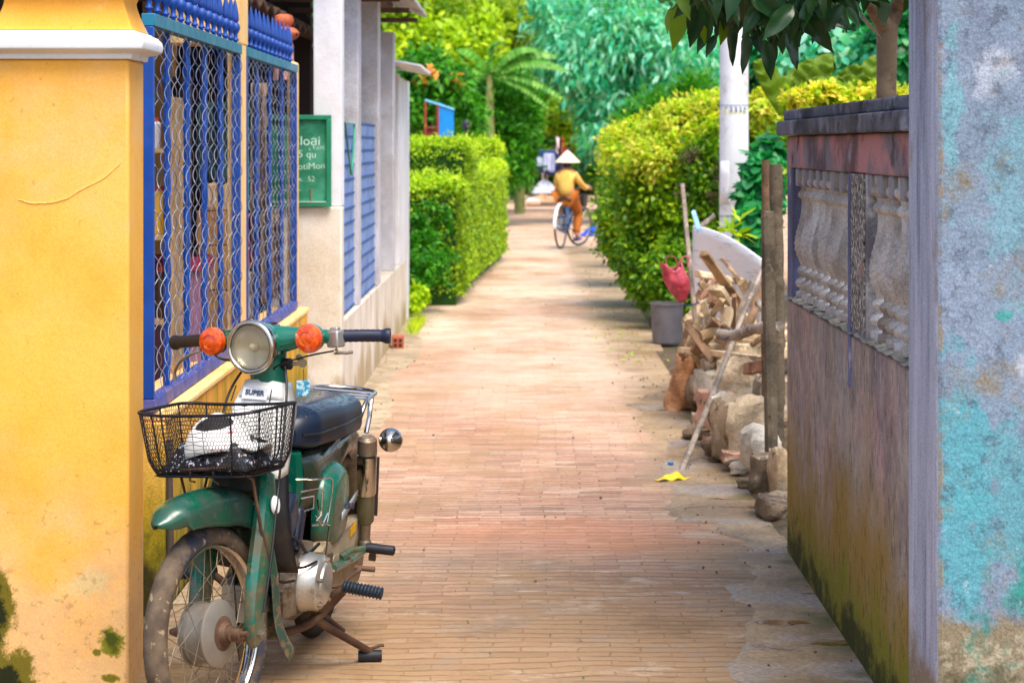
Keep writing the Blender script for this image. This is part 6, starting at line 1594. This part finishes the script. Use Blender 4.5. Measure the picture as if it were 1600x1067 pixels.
def big_leaf(mb, p, d, nrm, L, W, curl, wave):
    d = d.normalized(); sd = d.cross(nrm).normalized(); up = sd.cross(d)
    V = []; n = 11
    for i in range(n):
        t = i / (n - 1); w = W * .5 * (math.sin(math.pi * min(1, t * 1.04) ** .82) ** .8 if t < .86 else .30 * (1 - t) / .14 + .02) if 0 < t < 1 else .0015
        c = p + d * L * t - up * curl * L * t * t
        for s in (-1, -.5, 0, .5, 1): V.append(c + sd * w * s + up * (abs(s) * w * .28 + wave * W * math.sin(t * 11 + s * 2) * abs(s)))
    mb.add(V, [(i * 5 + k, i * 5 + k + 1, i * 5 + k + 6, i * 5 + k + 5) for i in range(n - 1) for k in range(4)])
for kind, mm, nm in ((0, mango_m, 'foliage'), (1, mangoy_m, 'young_foliage')):
    mb = MB()
    for i, (a, b_, k) in enumerate(LV):
        if k != kind: continue
        Y = 6.35 + rl.uniform(-.35, .35); p = at(*a, Y); q = at(*b_, Y + rl.uniform(-.05, .05)); d = q - p
        big_leaf(mb, p, d, Vector((rl.uniform(-.9, .9), -1, rl.uniform(-.2, .6))), d.length * 1.05, d.length * rl.uniform(.34, .42), rl.uniform(-.1, .22), rl.uniform(.02, .07))
    mb.build(nm, mm, mt, smooth=80, fix=False)
foliage('crown', [(1.0, 6.7, 2.45, .75, .7, .32), (1.5, 7.9, 2.75, .9, .9, .5), (.75, 6.2, 2.35, .5, .4, .22)], 2600, .13, .045, mango_m, mt, seed=31, droop=.9, per=9, shell=.2)  # unseen leaves added above the frame to shade the hanging ones
twg = []
for i in range(12):
    a = LV[i][0]; twg.append((at(1150 + (a[0] - 1150) * .5, -20, 6.4), at(a[0], a[1] + 4, 6.35)))
mb = MB()
for a, b_ in twg: mb.tube([a, (a + b_) / 2 + Vector((0, 0, .01)), b_], [.004, .003, .002], 5)
mb.build('twigs', darkbark, mt)

# plants behind the wall (between wall top and the tree)
plant('shrub', 'golden shrub row showing just above the balustrade wall cap', 'shrub', [('foliage', [B(1260 + i * 38, 162 - (i % 2) * 8, 13.5, 26, 20) for i in range(5)], 4200, .05, .028, yg_m, dict(seed=41, per=10)), ('golden_tips', [B(1250 + i * 40, 154 - (i % 2) * 8, 13.4, 22, 12) for i in range(5)], 2200, .05, .026, gold_m, dict(seed=42, per=10))], core=[B(1330, 200, 14, 110, 40, .4)])
def paddle(label, px, py, Y, n, L, W, m, seed, spread=.9):
    t = thing('broadleaf_plant', label, 'plant'); r = random.Random(seed); base = at(px, py, Y); base.z = 0; top = at(px, py, Y)
    for i in range(n):
        a = r.uniform(-1.4, 1.4); h = top.z + r.uniform(-.1, .35); d = Vector((math.sin(a) * spread * .6, r.uniform(-.5, .3), r.uniform(.6, 1.2))).normalized(); LL_ = L * r.uniform(.75, 1.2)
        p0 = top + Vector((r.uniform(-.12, .12), r.uniform(-.1, .1), -.15))
        def fn(u, v, d=d, p0=p0, LL_=LL_):
            s = (v - .5) * 2; w = W * math.sin(math.pi * (u * .94 + .04)) ** .7; side = d.cross(Vector((0, -1, .2))).normalized()
            return tuple(p0 + d * LL_ * u + side * w * s * .5 + Vector((0, 0, -LL_ * .22 * u * u + .06 * abs(s) * w / W)) + Vector((0, .012 * math.sin(u * 26), 0)))
        mb = MB(); mb.grid(fn, 16, 7); mb.build('leaf', m, t, smooth=70, solid=.002)
    mb = MB(); mb.tube([base, (base + top) / 2, top], [.03, .022, .015], 7); mb.build('stem', mid_m, t)
olive = leafmat('olive_broad_leaf', [(96, 130, 20), (120, 150, 26), (80, 118, 20)], .5)
paddle('olive green broad leaved plant left of the mango trunk', 1240, 150, 15.5, 9, .55, .17, olive, 3)
paddle('olive green broad leaved plant just left of the forked trunk', 1325, 150, 14.8, 9, .5, .16, olive, 5)
plant('climbing_vine', 'teal green vine mass behind the forked trunk', 'vine', [('foliage', [B(1240, 80, 20, 60, 60), B(1330, 70, 19, 60, 70), B(1400, 80, 18, 50, 80), B(1200, 110, 21, 40, 60), B(1290, 40, 20, 80, 50)], 5200, .12, .085, teal2_m, dict(seed=51, per=8, droop=.8)), ('foliage', [B(1290, 90, 18.6, 110, 50), B(1390, 90, 18, 40, 60)], 700, .12, .085, teal_m, dict(seed=52, per=5, droop=.8))], core=[B(1300, 80, 22, 130, 110, .8), B(1400, 120, 20, 60, 120, .5)])

# trees beyond the yard -----------------------------------------------------------
def tree(label, px, Y, blobs, n, L, W, m, seed, name='tree', extra=None, tr=.09, group=None, droop=0, core=True, per=20, out=.8, shell=.5, corem=None):
    t = thing(name, label, 'tree', group=group); p = at(px, 0, Y); top = Vector(blobs[0][:3]); r = random.Random(seed)
    foliage('crown', blobs, n, L, W, m, t, seed=seed, droop=droop, per=per, out=out, shell=shell, clump=.14)
    if extra: foliage('new_growth', extra[0], extra[1], L, W, extra[2], t, seed=seed + 1, droop=droop, per=per, clump=.14)
    if core: mb = MB(); lumpy(mb, blobs, seed, .66); mb.build('light_block_core', corem or m, t, smooth=60)  # opaque core added in the crown to stop light
    mb = MB(); mb.tube(bez([(p.x, Y, 0), (p.x + r.uniform(-.1, .1), Y, top.z * .5), tuple(top)], 12), [tr * (1 - .6 * i / 12) for i in range(13)], 9)
    for b_ in blobs[1:5]:
        s0 = Vector((p.x, Y, 0)).lerp(top, .45); mb.tube(bez([s0, (s0 + Vector(b_[:3])) / 2 + Vector((0, 0, -.1)), b_[:3]], 8), [tr * .45 * (1 - .7 * i / 8) for i in range(9)], 6)
    mb.build('trunk', darkbark, t); return t
tree('tall yellow green tree filling the top left behind the grey house eave', 690, 46, [B(690, 30, 46, 90, 70, 1.2), B(640, 80, 46, 60, 70, 1.0), B(760, 60, 47, 60, 60, 1.0), B(720, 120, 46, 60, 40, 1.0), B(810, 20, 48, 60, 50, 1), B(600, 20, 46, 60, 90, 1)], 15000, .17, .085, yg_m, 61, extra=([B(690, 80, 45, 110, 60, .8)], 3500, hedge2_m))
tree('mid green tree with orange young leaves above the blue gate', 680, 33, [B(690, 140, 33, 52, 46, .6), B(645, 170, 33, 36, 60, .6), B(720, 185, 33.5, 36, 46, .6), B(660, 110, 33, 40, 30, .6)], 6500, .12, .06, mid_m, 63, extra=([B(690, 118, 32.6, 50, 30, .5), B(650, 175, 32.6, 20, 40, .4)], 90, orange_m))
tree('feathery bright green shrub tree beside the small far hedge', 780, 41, [B(785, 195, 41, 48, 60, .8), B(760, 150, 41, 40, 40, .7), B(815, 165, 41.5, 30, 46, .7), B(800, 240, 41, 36, 50, .7)], 11000, .17, .045, mid_m, 65, per=12, out=1.2, droop=-.4)
tree('small yellow green tree above the washing line in the yard', 880, 50, [B(880, 176, 50, 40, 26, .6), B(862, 190, 50, 20, 20, .5), B(900, 198, 50, 26, 36, .5)], 4200, .15, .06, yg_m, 67, tr=.05)
tree('tall teal leaved tree filling the middle of the background', 985, 42, [B(985, 60, 42, 90, 80, 1.2), B(900, 90, 42, 62, 60, 1.0), B(1075, 90, 41, 66, 80, 1.1), B(950, 160, 42, 60, 50, .9), B(1040, 160, 41, 60, 44, .9), B(880, 20, 43, 60, 50, 1), B(940, 205, 41.5, 34, 26, .6), B(1120, 40, 42, 60, 60, 1)], 19000, .21, .06, teal_m, 69, droop=1.1, per=9, tr=.13, shell=.35)
tree('green feathery tree standing low before the teal tree', 1040, 30, [B(1040, 180, 30, 60, 32, .6), B(1090, 160, 30, 40, 40, .5), B(990, 205, 30, 34, 24, .5)], 8000, .10, .03, mid_m, 71, per=12, out=1.2, droop=-.3, tr=.05)
tree('deep green tree behind the grey house roof and spikes', 430, 24, [B(430, 40, 24, 80, 90, .9), B(400, 10, 24, 60, 60, .8), B(480, 60, 25, 60, 60, .8)], 4500, .12, .06, mid_m, 73)
tree('mid green tree behind the washing and scrap heap', 830, 60, [B(830, 150, 60, 60, 50, 1), B(760, 120, 61, 60, 60, 1), B(910, 130, 60, 60, 60, 1), B(990, 190, 58, 60, 60, 1)], 9000, .2, .09, deep_m, 75)
tree('dark shade tree hanging over the washing line', 850, 57, [B(838, 212, 57.5, 26, 26, .5), B(905, 225, 57.5, 30, 20, .5), B(812, 250, 57, 16, 40, .5)], 2600, .18, .08, deep_m, 77, tr=.06)
plant('bush', 'rough green undergrowth at the left side of the far yard', 'bush', [('foliage', [B(808, 262, 50, 18, 40, .8), B(800, 220, 47, 26, 40, .8)], 3600, .16, .07, mid_m, dict(seed=79, per=10))], core=[B(800, 250, 50, 20, 50, .8)])
plant('bush', 'green undergrowth at the right side of the far yard', 'bush', [('foliage', [B(950, 250, 48, 40, 40, 1), B(990, 240, 46, 50, 40, 1)], 4500, .16, .07, mid_m, dict(seed=81, per=10)), ('foliage', [B(935, 225, 47, 26, 26, .6)], 900, .18, .06, teal_m, dict(seed=82, per=8))], core=[B(960, 260, 50, 50, 50, 1)])

def banana(label, px, py, Y, fr, seed, L=1.4):
    t = thing('banana_tree', label, 'tree'); top = at(px, py, Y); r = random.Random(seed)
    mb = MB(); mb.tube([(top.x, Y, 0), (top.x, Y, top.z * .6), tuple(top)], [.13, .11, .06], 10); mb.build('trunk', simple('banana_stem', (120, 130, 70), .7, var=.2), t)
    for (dx, dz, ln) in fr:
        d = Vector((dx, r.uniform(-.35, .1), dz)).normalized(); rib = []
        for i in range(21):
            u = i / 20; rib.append(top + d * ln * u + Vector((0, 0, -.55 * ln * u * u)))
        P, D, N, LL_ = [], [], [], []
        for i in range(2, 20):
            for k in range(2):
                f = (i + k * .5) / 20; p = rib[i]; tg = (rib[i + 1] - rib[i - 1]).normalized(); sd = tg.cross(Vector((0, -.3, 1))).normalized()
                for s in (1, -1):
                    w = .20 * math.sin(math.pi * min(.97, f * .9 + .06)) ** .6 * (ln / 1.4)
                    P.append(p); D.append(sd * s + tg * .35 + Vector((0, 0, -.5 + r.uniform(-.1, .1)))); N.append((0, -.3, 1)); LL_.append(w * r.uniform(.85, 1.1))
        Ls = np.array(LL_); o = leaves('frond', np.array([tuple(p) for p in P]), np.array([tuple(p) for p in D]), np.array(N, float), Ls, .075 * ln / 1.4, banana_m, t)
        mb = MB(); mb.tube(rib, [.018 * (1 - .8 * i / 20) for i in range(21)], 6); mb.build('midrib', banana_m, o)
    return t
banana('banana tree with arching torn fronds left of the teal tree', 765, 118, 40.2, [(1, .75, 1.9), (1, .25, 1.5), (.7, 1.1, 1.7), (-.5, 1, 1.4), (-1, .5, 1.3), (.15, 1.3, 1.5), (1, 1.1, 1.9), (-.9, .1, 1.2), (.9, .0, 1.2)], 3)
banana('banana tree with drooping fronds above the yellow green small tree', 812, 120, 48, [(1, .3, 1.6), (.8, .7, 1.6), (-.8, .5, 1.3), (.3, 1, 1.3), (-.3, 1, 1.3), (1, 0, 1.3)], 5)

# far wood closing the view
r7 = rs(99)
wb = [(x, 66 + (i % 3) * 1.5, 2.2 + (i % 2) * 2.4, 2.0, 1.5, 2.2) for i, x in enumerate(np.linspace(-11, 17, 26))]
P_, U_, r_ = cloud_pts(wb, 26000, 98, .16, 20, .6)
D_ = unit(r_, len(P_)) + U_ * .6; s_ = .7 + .6 * r_.rand(len(P_))
tag(leaves('woodland', P_, D_, unit(r_, len(P_)) + [0, 0, 1], .30 * s_, .15 * s_, deep_m), 'far mass of green woodland closing the view', kind='stuff')
mb = MB(); lumpy(mb, [(b[0], b[1] + .8, b[2], b[3] * 1.15, b[4], b[5] * 1.2) for b in wb], 5, .9); tag(mb.build('woodland_block_core', deep_m, smooth=60), 'opaque core added inside the far woodland to block light', kind='stuff')  # opaque filler added so no light comes through the far leaves

# ================================================================== YARD: gate, washing, scrap
ga = thing('gate', 'bright blue sheet metal gate with rusty red side frame behind the left hedge', 'gate')
Yg = 27.0; bl_ = simple('sky_blue_sheet', (16, 140, 226), .5, var=.08)
a, b_, c, d = at(686, 160, Yg), at(709, 172, Yg), at(709, 380, Yg), at(686, 380, Yg)
mb = MB(); mb.prism([(a.x, a.z), (b_.x, b_.z), (c.x, 0), (d.x, 0)], Yg, Yg + .02); mb.build('panel', bl_, ga, smooth=0)
mb = MB(); mb.tube([at(664, 157, Yg), at(710, 172, Yg)], .016, 8); mb.build('sloping_rail', simple('pale_blue_paint', (110, 190, 226), .5), ga)
rf = simple('rust_red_paint', (150, 60, 40), .7, var=.2)
mb = MB()
for px in (664.5, 684): q = at(px, 160 if px < 670 else 164, Yg); mb.tube([(q.x, Yg - .01, 0), (q.x, Yg - .01, q.z)], .018, 8)
for py in (200, 222): mb.tube([at(664, py, Yg), at(684, py, Yg)], .012, 8)
mb.build('side_frame', rf, ga)
mb = MB(); q = at(667, 203, Yg + .03); mb.span(q.x, at(683, 0, Yg).x, Yg + .02, Yg + .035, 0, q.z); mb.build('lower_panel', simple('dull_red_sheet', (140, 40, 44), .6, var=.2), ga)
la = thing('garden_post', 'short post topped with a dark bucket beside the blue gate', 'post'); q = at(728, 196, 28)
mb = MB(); mb.tube([(q.x, 28, 0), (q.x, 28, q.z)], .016, 7); mb.build('stake', darkbark, la)
mb = MB(); mb.lathe([(.03, -.06), (.05, -.03), (.055, .03), (.035, .06), (.001, .065)], q, n=14); mb.build('pail', simple('dark_pail', (40, 40, 60), .5), la)

YW = 55.0
wlm = thing('washing_line', 'thin line carrying washing across the far yard', 'washing line')
mb = MB(); mb.tube([at(826, 232, YW), at(870, 236, YW), at(930, 228, YW)], .012, 5); mb.build('line', simple('grey_cord', (120, 120, 120), .8), wlm)
for px in (826, 930): 
    q = at(px, 230, YW); mb = MB(); mb.tube([(q.x, YW, 0), (q.x, YW, q.z + .1)], .03, 7); mb.build('post', darkbark, wlm)
def garment(name, label, px0, px1, py0, py1, c, Y=YW, seed=1, sleeves=True):
    a, b_ = at(px0, py0, Y), at(px1, py1, Y); r = random.Random(seed); ph = r.random() * 6
    w, h = b_.x - a.x, a.z - b_.z
    mb = MB(); mb.grid(lambda u, v: (a.x + w * (u + .06 * (u - .5) * math.sin(v * 3)), Y - .03 + .05 * math.sin(u * 12 + ph) * v, a.z - h * v * (1 - .06 * math.sin(u * 7 + ph))), 14, 10)
    if sleeves:
        for s, x in ((-1, a.x), (1, b_.x)): mb.grid(lambda u, v: (x + s * w * (.05 + .16 * v) * u, Y - .02 + .02 * math.sin(v * 8), a.z - h * (.04 + .55 * v) - .1 * h * u), 4, 6)
    o = mb.build(name, simple('garment%s' % (c,), c, .9, var=.2, scale=5), solid=.01, smooth=80); tag(o, label, name.replace('_', ' '))
garment('jacket', 'navy blue jacket hanging on the far washing line', 842, 880, 236, 272, (24, 52, 120), seed=1)
garment('shirt', 'pale blue white shirt hanging before the navy jacket', 850, 866, 240, 268, (176, 186, 216), Y=54.8, seed=2)
garment('shirt', 'small white shirt at the left end of the washing line', 839, 847, 246, 260, (196, 206, 230), Y=54.9, seed=3, sleeves=False)
garment('cloth', 'white and red cloth hanging high above the jacket', 869, 877, 214, 240, (236, 214, 216), Y=54.6, seed=4, sleeves=False)
garment('cloth', 'narrow red cloth hanging beside the white one', 877, 884, 216, 240, (170, 50, 40), Y=54.7, seed=5, sleeves=False)
garment('blouse', 'pink blouse hanging right above the cyclist', 921, 932, 206, 222, (236, 110, 180), Y=53, seed=6, sleeves=False)
garment('cloth', 'pale pink cloth hanging right of the cyclist hat', 911, 921, 222, 236, (226, 190, 200), Y=53.2, seed=7, sleeves=False)
garment('cloth', 'turquoise cloth hanging behind the cyclist shoulder', 904, 918, 244, 270, (20, 150, 196), Y=53.4, seed=8, sleeves=False)
garment('cloth', 'navy cloth hanging beside the pink blouse', 905, 920, 205, 222, (30, 50, 110), Y=53.6, seed=9, sleeves=False)
tb = thing('work_table', 'grey wooden table under the hanging jacket in the far yard', 'table'); q = at(845, 262, 56)
mb = MB(); mb.span(q.x, q.x + .5, 56, 56.5, q.z - .05, q.z); mb.build('top', W_grey, tb)
for x in (q.x + .03, q.x + .43):
    for y in (56.03, 56.43): mb = MB(); mb.span(x, x + .05, y, y + .05, 0, q.z - .051); mb.build('leg', W_grey, tb)
def heap(name, label, cat, px, py, Y, w, h, c, seed):
    p = at(px, py, Y); r = rs(seed).rand(6) * 6
    def fn(u, v):
        a = 2 * math.pi * v; k = (1 + .2 * math.sin(3 * a + r[0]) + .1 * math.sin(7 * a + r[1])); return (p.x + w * u * k * math.cos(a), Y + w * .7 * u * k * math.sin(a), max(0, p.z) + h * (1 - u ** 1.6) * (1 + .25 * math.sin(5 * a + u * 6 + r[2])))
    mb = MB(); mb.grid(fn, 9, 26, wv=True); tag(mb.build(name, simple('heap%s' % (c,), c, .7, var=.2, scale=6), smooth=50), label, cat)
heap('plastic_sheet', 'white plastic sheeting crumpled on the scrap heap', 'plastic sheet', 850, 302, 55, .34, .30, (186, 192, 202), 1)
heap('sand_pile', 'tan heap of sand and boards in the far yard', 'sand heap', 848, 318, 54.5, .55, .20, (190, 140, 100), 2)
heap('plastic_sheet', 'flat white sheet scrap at the front of the sand heap', 'plastic sheet', 832, 314, 53.6, .20, .06, (206, 214, 228), 3)
heap('rubbish_bag', 'dark purple rubbish bag beside the cyclist elbow', 'bag', 873, 306, 54, .13, .40, (52, 40, 58), 4)
heap('rubbish_bag', 'dark lump of rubbish at the left end of the sand heap', 'bag', 812, 306, 55, .12, .2, (70, 66, 74), 5)
billet('board', 'long tan board lying across the far sand heap', 'board', at(820, 308, 54), at(872, 312, 53.8), .12, .05, W_pale, seed=71)
billet('board', 'dark board edge lying at the foot of the far sand heap', 'board', at(845, 318, 53.4), at(876, 319, 53.2), .10, .06, W_dark, seed=72)
# blue tarpaulin by the right hedge
mb = MB()
def tarp(u, v):
    p = at(902 + 42 * u, 366, 36.0); return (p.x, 36 + .5 * v, .012 + .17 * max(0, math.sin(u * math.pi * .95)) ** 2 * (1 - (2 * v - 1) ** 2) * (1.0 if u > .45 else .55) + .02 * math.sin(u * 21))
mb.grid(tarp, 20, 10); tag(mb.build('tarpaulin', simple('blue_tarp', (14, 70, 210), .45, var=.15), solid=.004), 'crumpled bright blue tarpaulin on the ground beyond the bicycle', 'tarpaulin')

# ================================================================== CYCLIST
HEAD = math.atan2(1.0, .30); BL0 = Vector(((876 - VX) * 31.3 / F_PX, 31.3, 0))
bc = thing('bicycle', 'blue bicycle with white rear mudguard ridden away down the lane', 'bicycle', BL0, HEAD)
tub = simple('teal_blue_frame', (20, 96, 150), .35, var=.1); dk = simple('bicycle_black', (34, 38, 38), .5); dgr = simple('greenish_tyre', (48, 66, 52), .8)
def cyc_wheel(name, x, steer, r=.325):
    w = part_empty(name, bc, (x, 0, r)); w.rotation_euler = (0, 0, steer)
    mb = MB(); mb.tube([((r - .016) * math.cos(a), 0, (r - .016) * math.sin(a)) for a in [i * math.pi / 24 for i in range(48)]], .017, 8, closed=True); mb.build('tyre', dgr, w)
    mb = MB(); mb.tube([((r - .036) * math.cos(a), 0, (r - .036) * math.sin(a)) for a in [i * math.pi / 24 for i in range(48)]], .008, 6, closed=True); mb.build('rim', chrome, w)
    mb = MB(); mb.lathe([(.018, -.035), (.012, -.02), (.012, .02), (.018, .035)], axis='Y', n=12); mb.build('hub', chrome, w)
    for k in range(14):
        if k == 0:
            mb = MB(); mb.tube([(.012, .01, 0), (r - .04, 0, 0)], .0016, 4); so = mb.build('spoke', chrome, w)
        else: s2 = so.copy(); col.objects.link(s2); s2.parent = w; s2.rotation_euler = (0, k * 2 * math.pi / 14, 0)
cyc_wheel('rear_wheel', 0, 0); cyc_wheel('front_wheel', 1.04, R(-20))
mb = MB(); mb.tube([(0, .045, .325), (.44, .04, .28), (.36, 0, .66), (0, .045, .325)], .011, 8); mb.tube([(0, -.045, .325), (.44, -.04, .28)], .011, 8); mb.tube([(.44, 0, .28), (.34, 0, .70)], .016, 8); mb.tube([(.44, 0, .30), (.82, 0, .66)], .018, 8); mb.tube([(.39, 0, .52), (.80, 0, .74)], .016, 8); mb.tube([(.79, 0, .80), (.83, 0, .62)], .02, 8)
for s in (1, -1): mb.tube([(.84, .03 * s, .62), (.93, .045 * s, .42), (1.04, .045 * s, .325)], .010, 8)
mb.build('frame', tub, bc)
mb = MB(); mb.tube(bez([(.74, .26, .87), (.80, .22, .93), (.80, .1, .90), (.79, 0, .87), (.80, -.1, .90), (.80, -.22, .93), (.74, -.26, .87)], 30), .011, 8); mb.tube([(.79, 0, .78), (.79, 0, .88)], .012, 8); mb.build('handlebar', chrome, bc)
mb = MB(); mb.grid(lambda u, v: (.44 - .24 * u, (v - .5) * (.06 + .15 * u ** 1.5), .735 + .02 * u - .04 * (2 * v - 1) ** 2), 8, 8); mb.tube([(.34, 0, .70), (.33, 0, .73)], .02, 8); mb.build('saddle', dk, bc, solid=.03)
def mg(x0, a0, a1, name, m, r=.36):
    mb = MB(); mb.grid(lambda u, v: (x0 + (r - .012 * (2 * v - 1) ** 2) * math.cos(a0 + (a1 - a0) * u), (v - .5) * .055, .325 + (r - .012 * (2 * v - 1) ** 2) * math.sin(a0 + (a1 - a0) * u)), 22, 5); mb.build(name, m, bc, solid=.003)
mg(0, R(70), R(182), 'rear_mudguard', simple('white_mudguard', (232, 236, 240), .3, coat=.4)); mg(1.04, R(30), R(120), 'front_mudguard', tub)
mb = MB(); mb.prism(stadium(.02, .325, .045, .44, .28, .075), .046, .056); mb.prism([(.1, .62), (.3, .62), (.26, .38), (.08, .36)], -.062, -.052); mb.build('chain_guard', tub, bc)
mb = MB(); mb.tube([(.44, -.06, .28), (.45, -.075, .12)], .008, 6); mb.tube([(.44, .06, .28), (.43, .075, .44)], .008, 6); mb.box((.45, -.12, .115), (.09, .08, .02)); mb.box((.43, .12, .445), (.09, .08, .02)); mb.build('pedals', dk, bc)
mb = MB(); mb.box((.93, 0, .70), (.20, .26, .18), taper=1.12); mb.build('front_basket', simple('dark_basket', (50, 46, 40), .7, var=.3), bc)

pe_ = thing('person', 'person in yellow shirt, orange brown trousers and conical hat riding a bicycle away', 'person', BL0, HEAD)
skin = simple('skin', (176, 120, 84), .6, var=.05)
def skinned(name, chains, mat, parent, sub=2):
    V, E, Rd = [], [], []; idx = {}
    for ch in chains:
        prev = None
        for p, r in ch:
            key = tuple(round(c, 4) for c in p)
            if key not in idx: idx[key] = len(V); V.append(p); Rd.append(r if isinstance(r, tuple) else (r, r))
            if prev is not None: E.append((prev, idx[key]))
            prev = idx[key]
    me = bpy.data.meshes.new(name); me.from_pydata(V, E, []); me.materials.append(mat)
    o = bpy.data.objects.new(name, me); col.objects.link(o); o.parent = parent
    o.modifiers.new('skin', 'SKIN'); me.skin_vertices or None
    sv = me.skin_vertices[0].data if me.skin_vertices else None
    if sv is None:
        bpy.context.view_layer.objects.active = o; bpy.ops.mesh.customdata_skin_add(); sv = me.skin_vertices[0].data
    for i, r in enumerate(Rd): sv[i].radius = r
    sv[0].use_root = True
    m = o.modifiers.new('sub', 'SUBSURF'); m.levels = sub; m.render_levels = sub
    o.modifiers['skin'].use_smooth_shade = True
    return o
hip = (.30, 0, .80); bel = (.31, 0, .93); che = (.34, 0, 1.08); nk = (.36, 0, 1.20); hd = (.38, 0, 1.29); tpz = (.385, 0, 1.37)
def arm(s): return [((.345, 0, 1.135), (.08, .10)), ((.345, .13 * s, 1.105), .048), ((.42, .176 * s, .985), .040), ((.56, .215 * s, .90), .032), ((.71, .235 * s, .90), .026)]
def leg(s, ft, kn): return [(hip, (.11, .14)), ((.33, .09 * s, .74), .085), (kn, .058), (ft, .036)]
kr_, kl_ = (.60, -.11, .52), (.66, .12, .68); fr_, fl_ = (.44, -.12, .175), (.43, .125, .50)
body_ = skinned('body', [[(hip, (.10, .12)), (bel, (.085, .11)), (che, (.09, .125)), ((.345, 0, 1.135), (.07, .10)), (nk, .045), (hd, (.072, .066)), (tpz, (.06, .058))],
    arm(1)[0:], arm(-1), leg(1, fl_, kl_) + [((.53, .13, .475), (.034, .02))], leg(-1, fr_, kr_) + [((.54, -.125, .14), (.034, .02))]], skin, pe_)
shirtm = simple('yellow_shirt', (224, 184, 92), .85, var=.10, scale=6, dirt=(206, 148, 40), dirt_amt=.35); trm = simple('orange_trousers', (176, 98, 24), .85, var=.14, scale=8)
hatm = simple('palm_hat', (236, 222, 190), .8, var=.06)
skinned('shirt', [[((.30, 0, .76), (.12, .145)), (bel, (.115, .150)), (che, (.12, .155)), ((.345, 0, 1.135), (.09, .125)), ((.355, 0, 1.175), .062)],
    [(che, (.12, .155)), ((.345, .125, 1.095), .066), ((.42, .180, .985), .050), ((.56, .215, .905), .046), ((.66, .228, .90), .042)],
    [(che, (.12, .155)), ((.345, -.125, 1.095), .066), ((.42, -.180, .985), .050), ((.56, -.215, .905), .046), ((.66, -.228, .90), .042)]], shirtm, pe_)
skinned('trousers', [[(hip, (.125, .155)), ((.33, .095, .74), .10), (kl_, .078), ((.55, .122, .57), .066), ((.45, .125, .53), .062)], [(hip, (.12, .15)), ((.33, -.095, .74), .10), (kr_, .078), ((.51, -.115, .34), .066), ((.455, -.12, .215), .062)]], trm, pe_)
mb = MB(); mb.lathe([(.001, 1.462), (.02, 1.452), (.06, 1.418), (.12, 1.358), (.185, 1.292), (.196, 1.280), (.186, 1.280), (.11, 1.345), (.001, 1.43)], (.385, 0, .0), n=30); mb.build('conical_hat', hatm, pe_, smooth=50)
mb = MB(); mb.lathe([(.001, 1.33), (.07, 1.32), (.08, 1.27), (.075, 1.22), (.05, 1.19)], (.37, 0, 0), n=18); mb.build('hair', simple('black_hair', (26, 20, 18), .5), pe_)
sh = simple('blue_sandal', (30, 50, 140), .6)
for p, s in ((fr_, -1), (fl_, 1)): mb = MB(); mb.box((p[0] + .06, p[1], p[2] - .045), (.24, .09, .03)); mb.build('sandal', sh, pe_, bevel=.01)
# hands on the grips: palm, four fingers curled round the bar, thumb
for s in (1, -1):
    hx, hy, hz = .735, .245 * s, .885
    ch = [[((hx - .045, hy, hz + .005), (.022, .026)), ((hx - .0, hy, hz + .022), (.016, .032))]]
    hand = skinned('hand', ch, skin, pe_, 1)
    for k in range(4):
        yy = hy + (k - 1.5) * .019; L = (.9, 1, .95, .8)[k]
        skinned('finger', [[((hx, yy, hz + .024), .009), ((hx + .028 * L, yy, hz + .016), .0085), ((hx + .034 * L, yy, hz - .010), .008), ((hx + .014, yy, hz - .022), .007)]], skin, hand, 1)
    skinned('thumb', [[((hx - .02, hy - .03 * s, hz + .005), .010), ((hx + .002, hy - .045 * s, hz - .010), .009), ((hx + .02, hy - .038 * s, hz - .018), .008)]], skin, hand, 1)
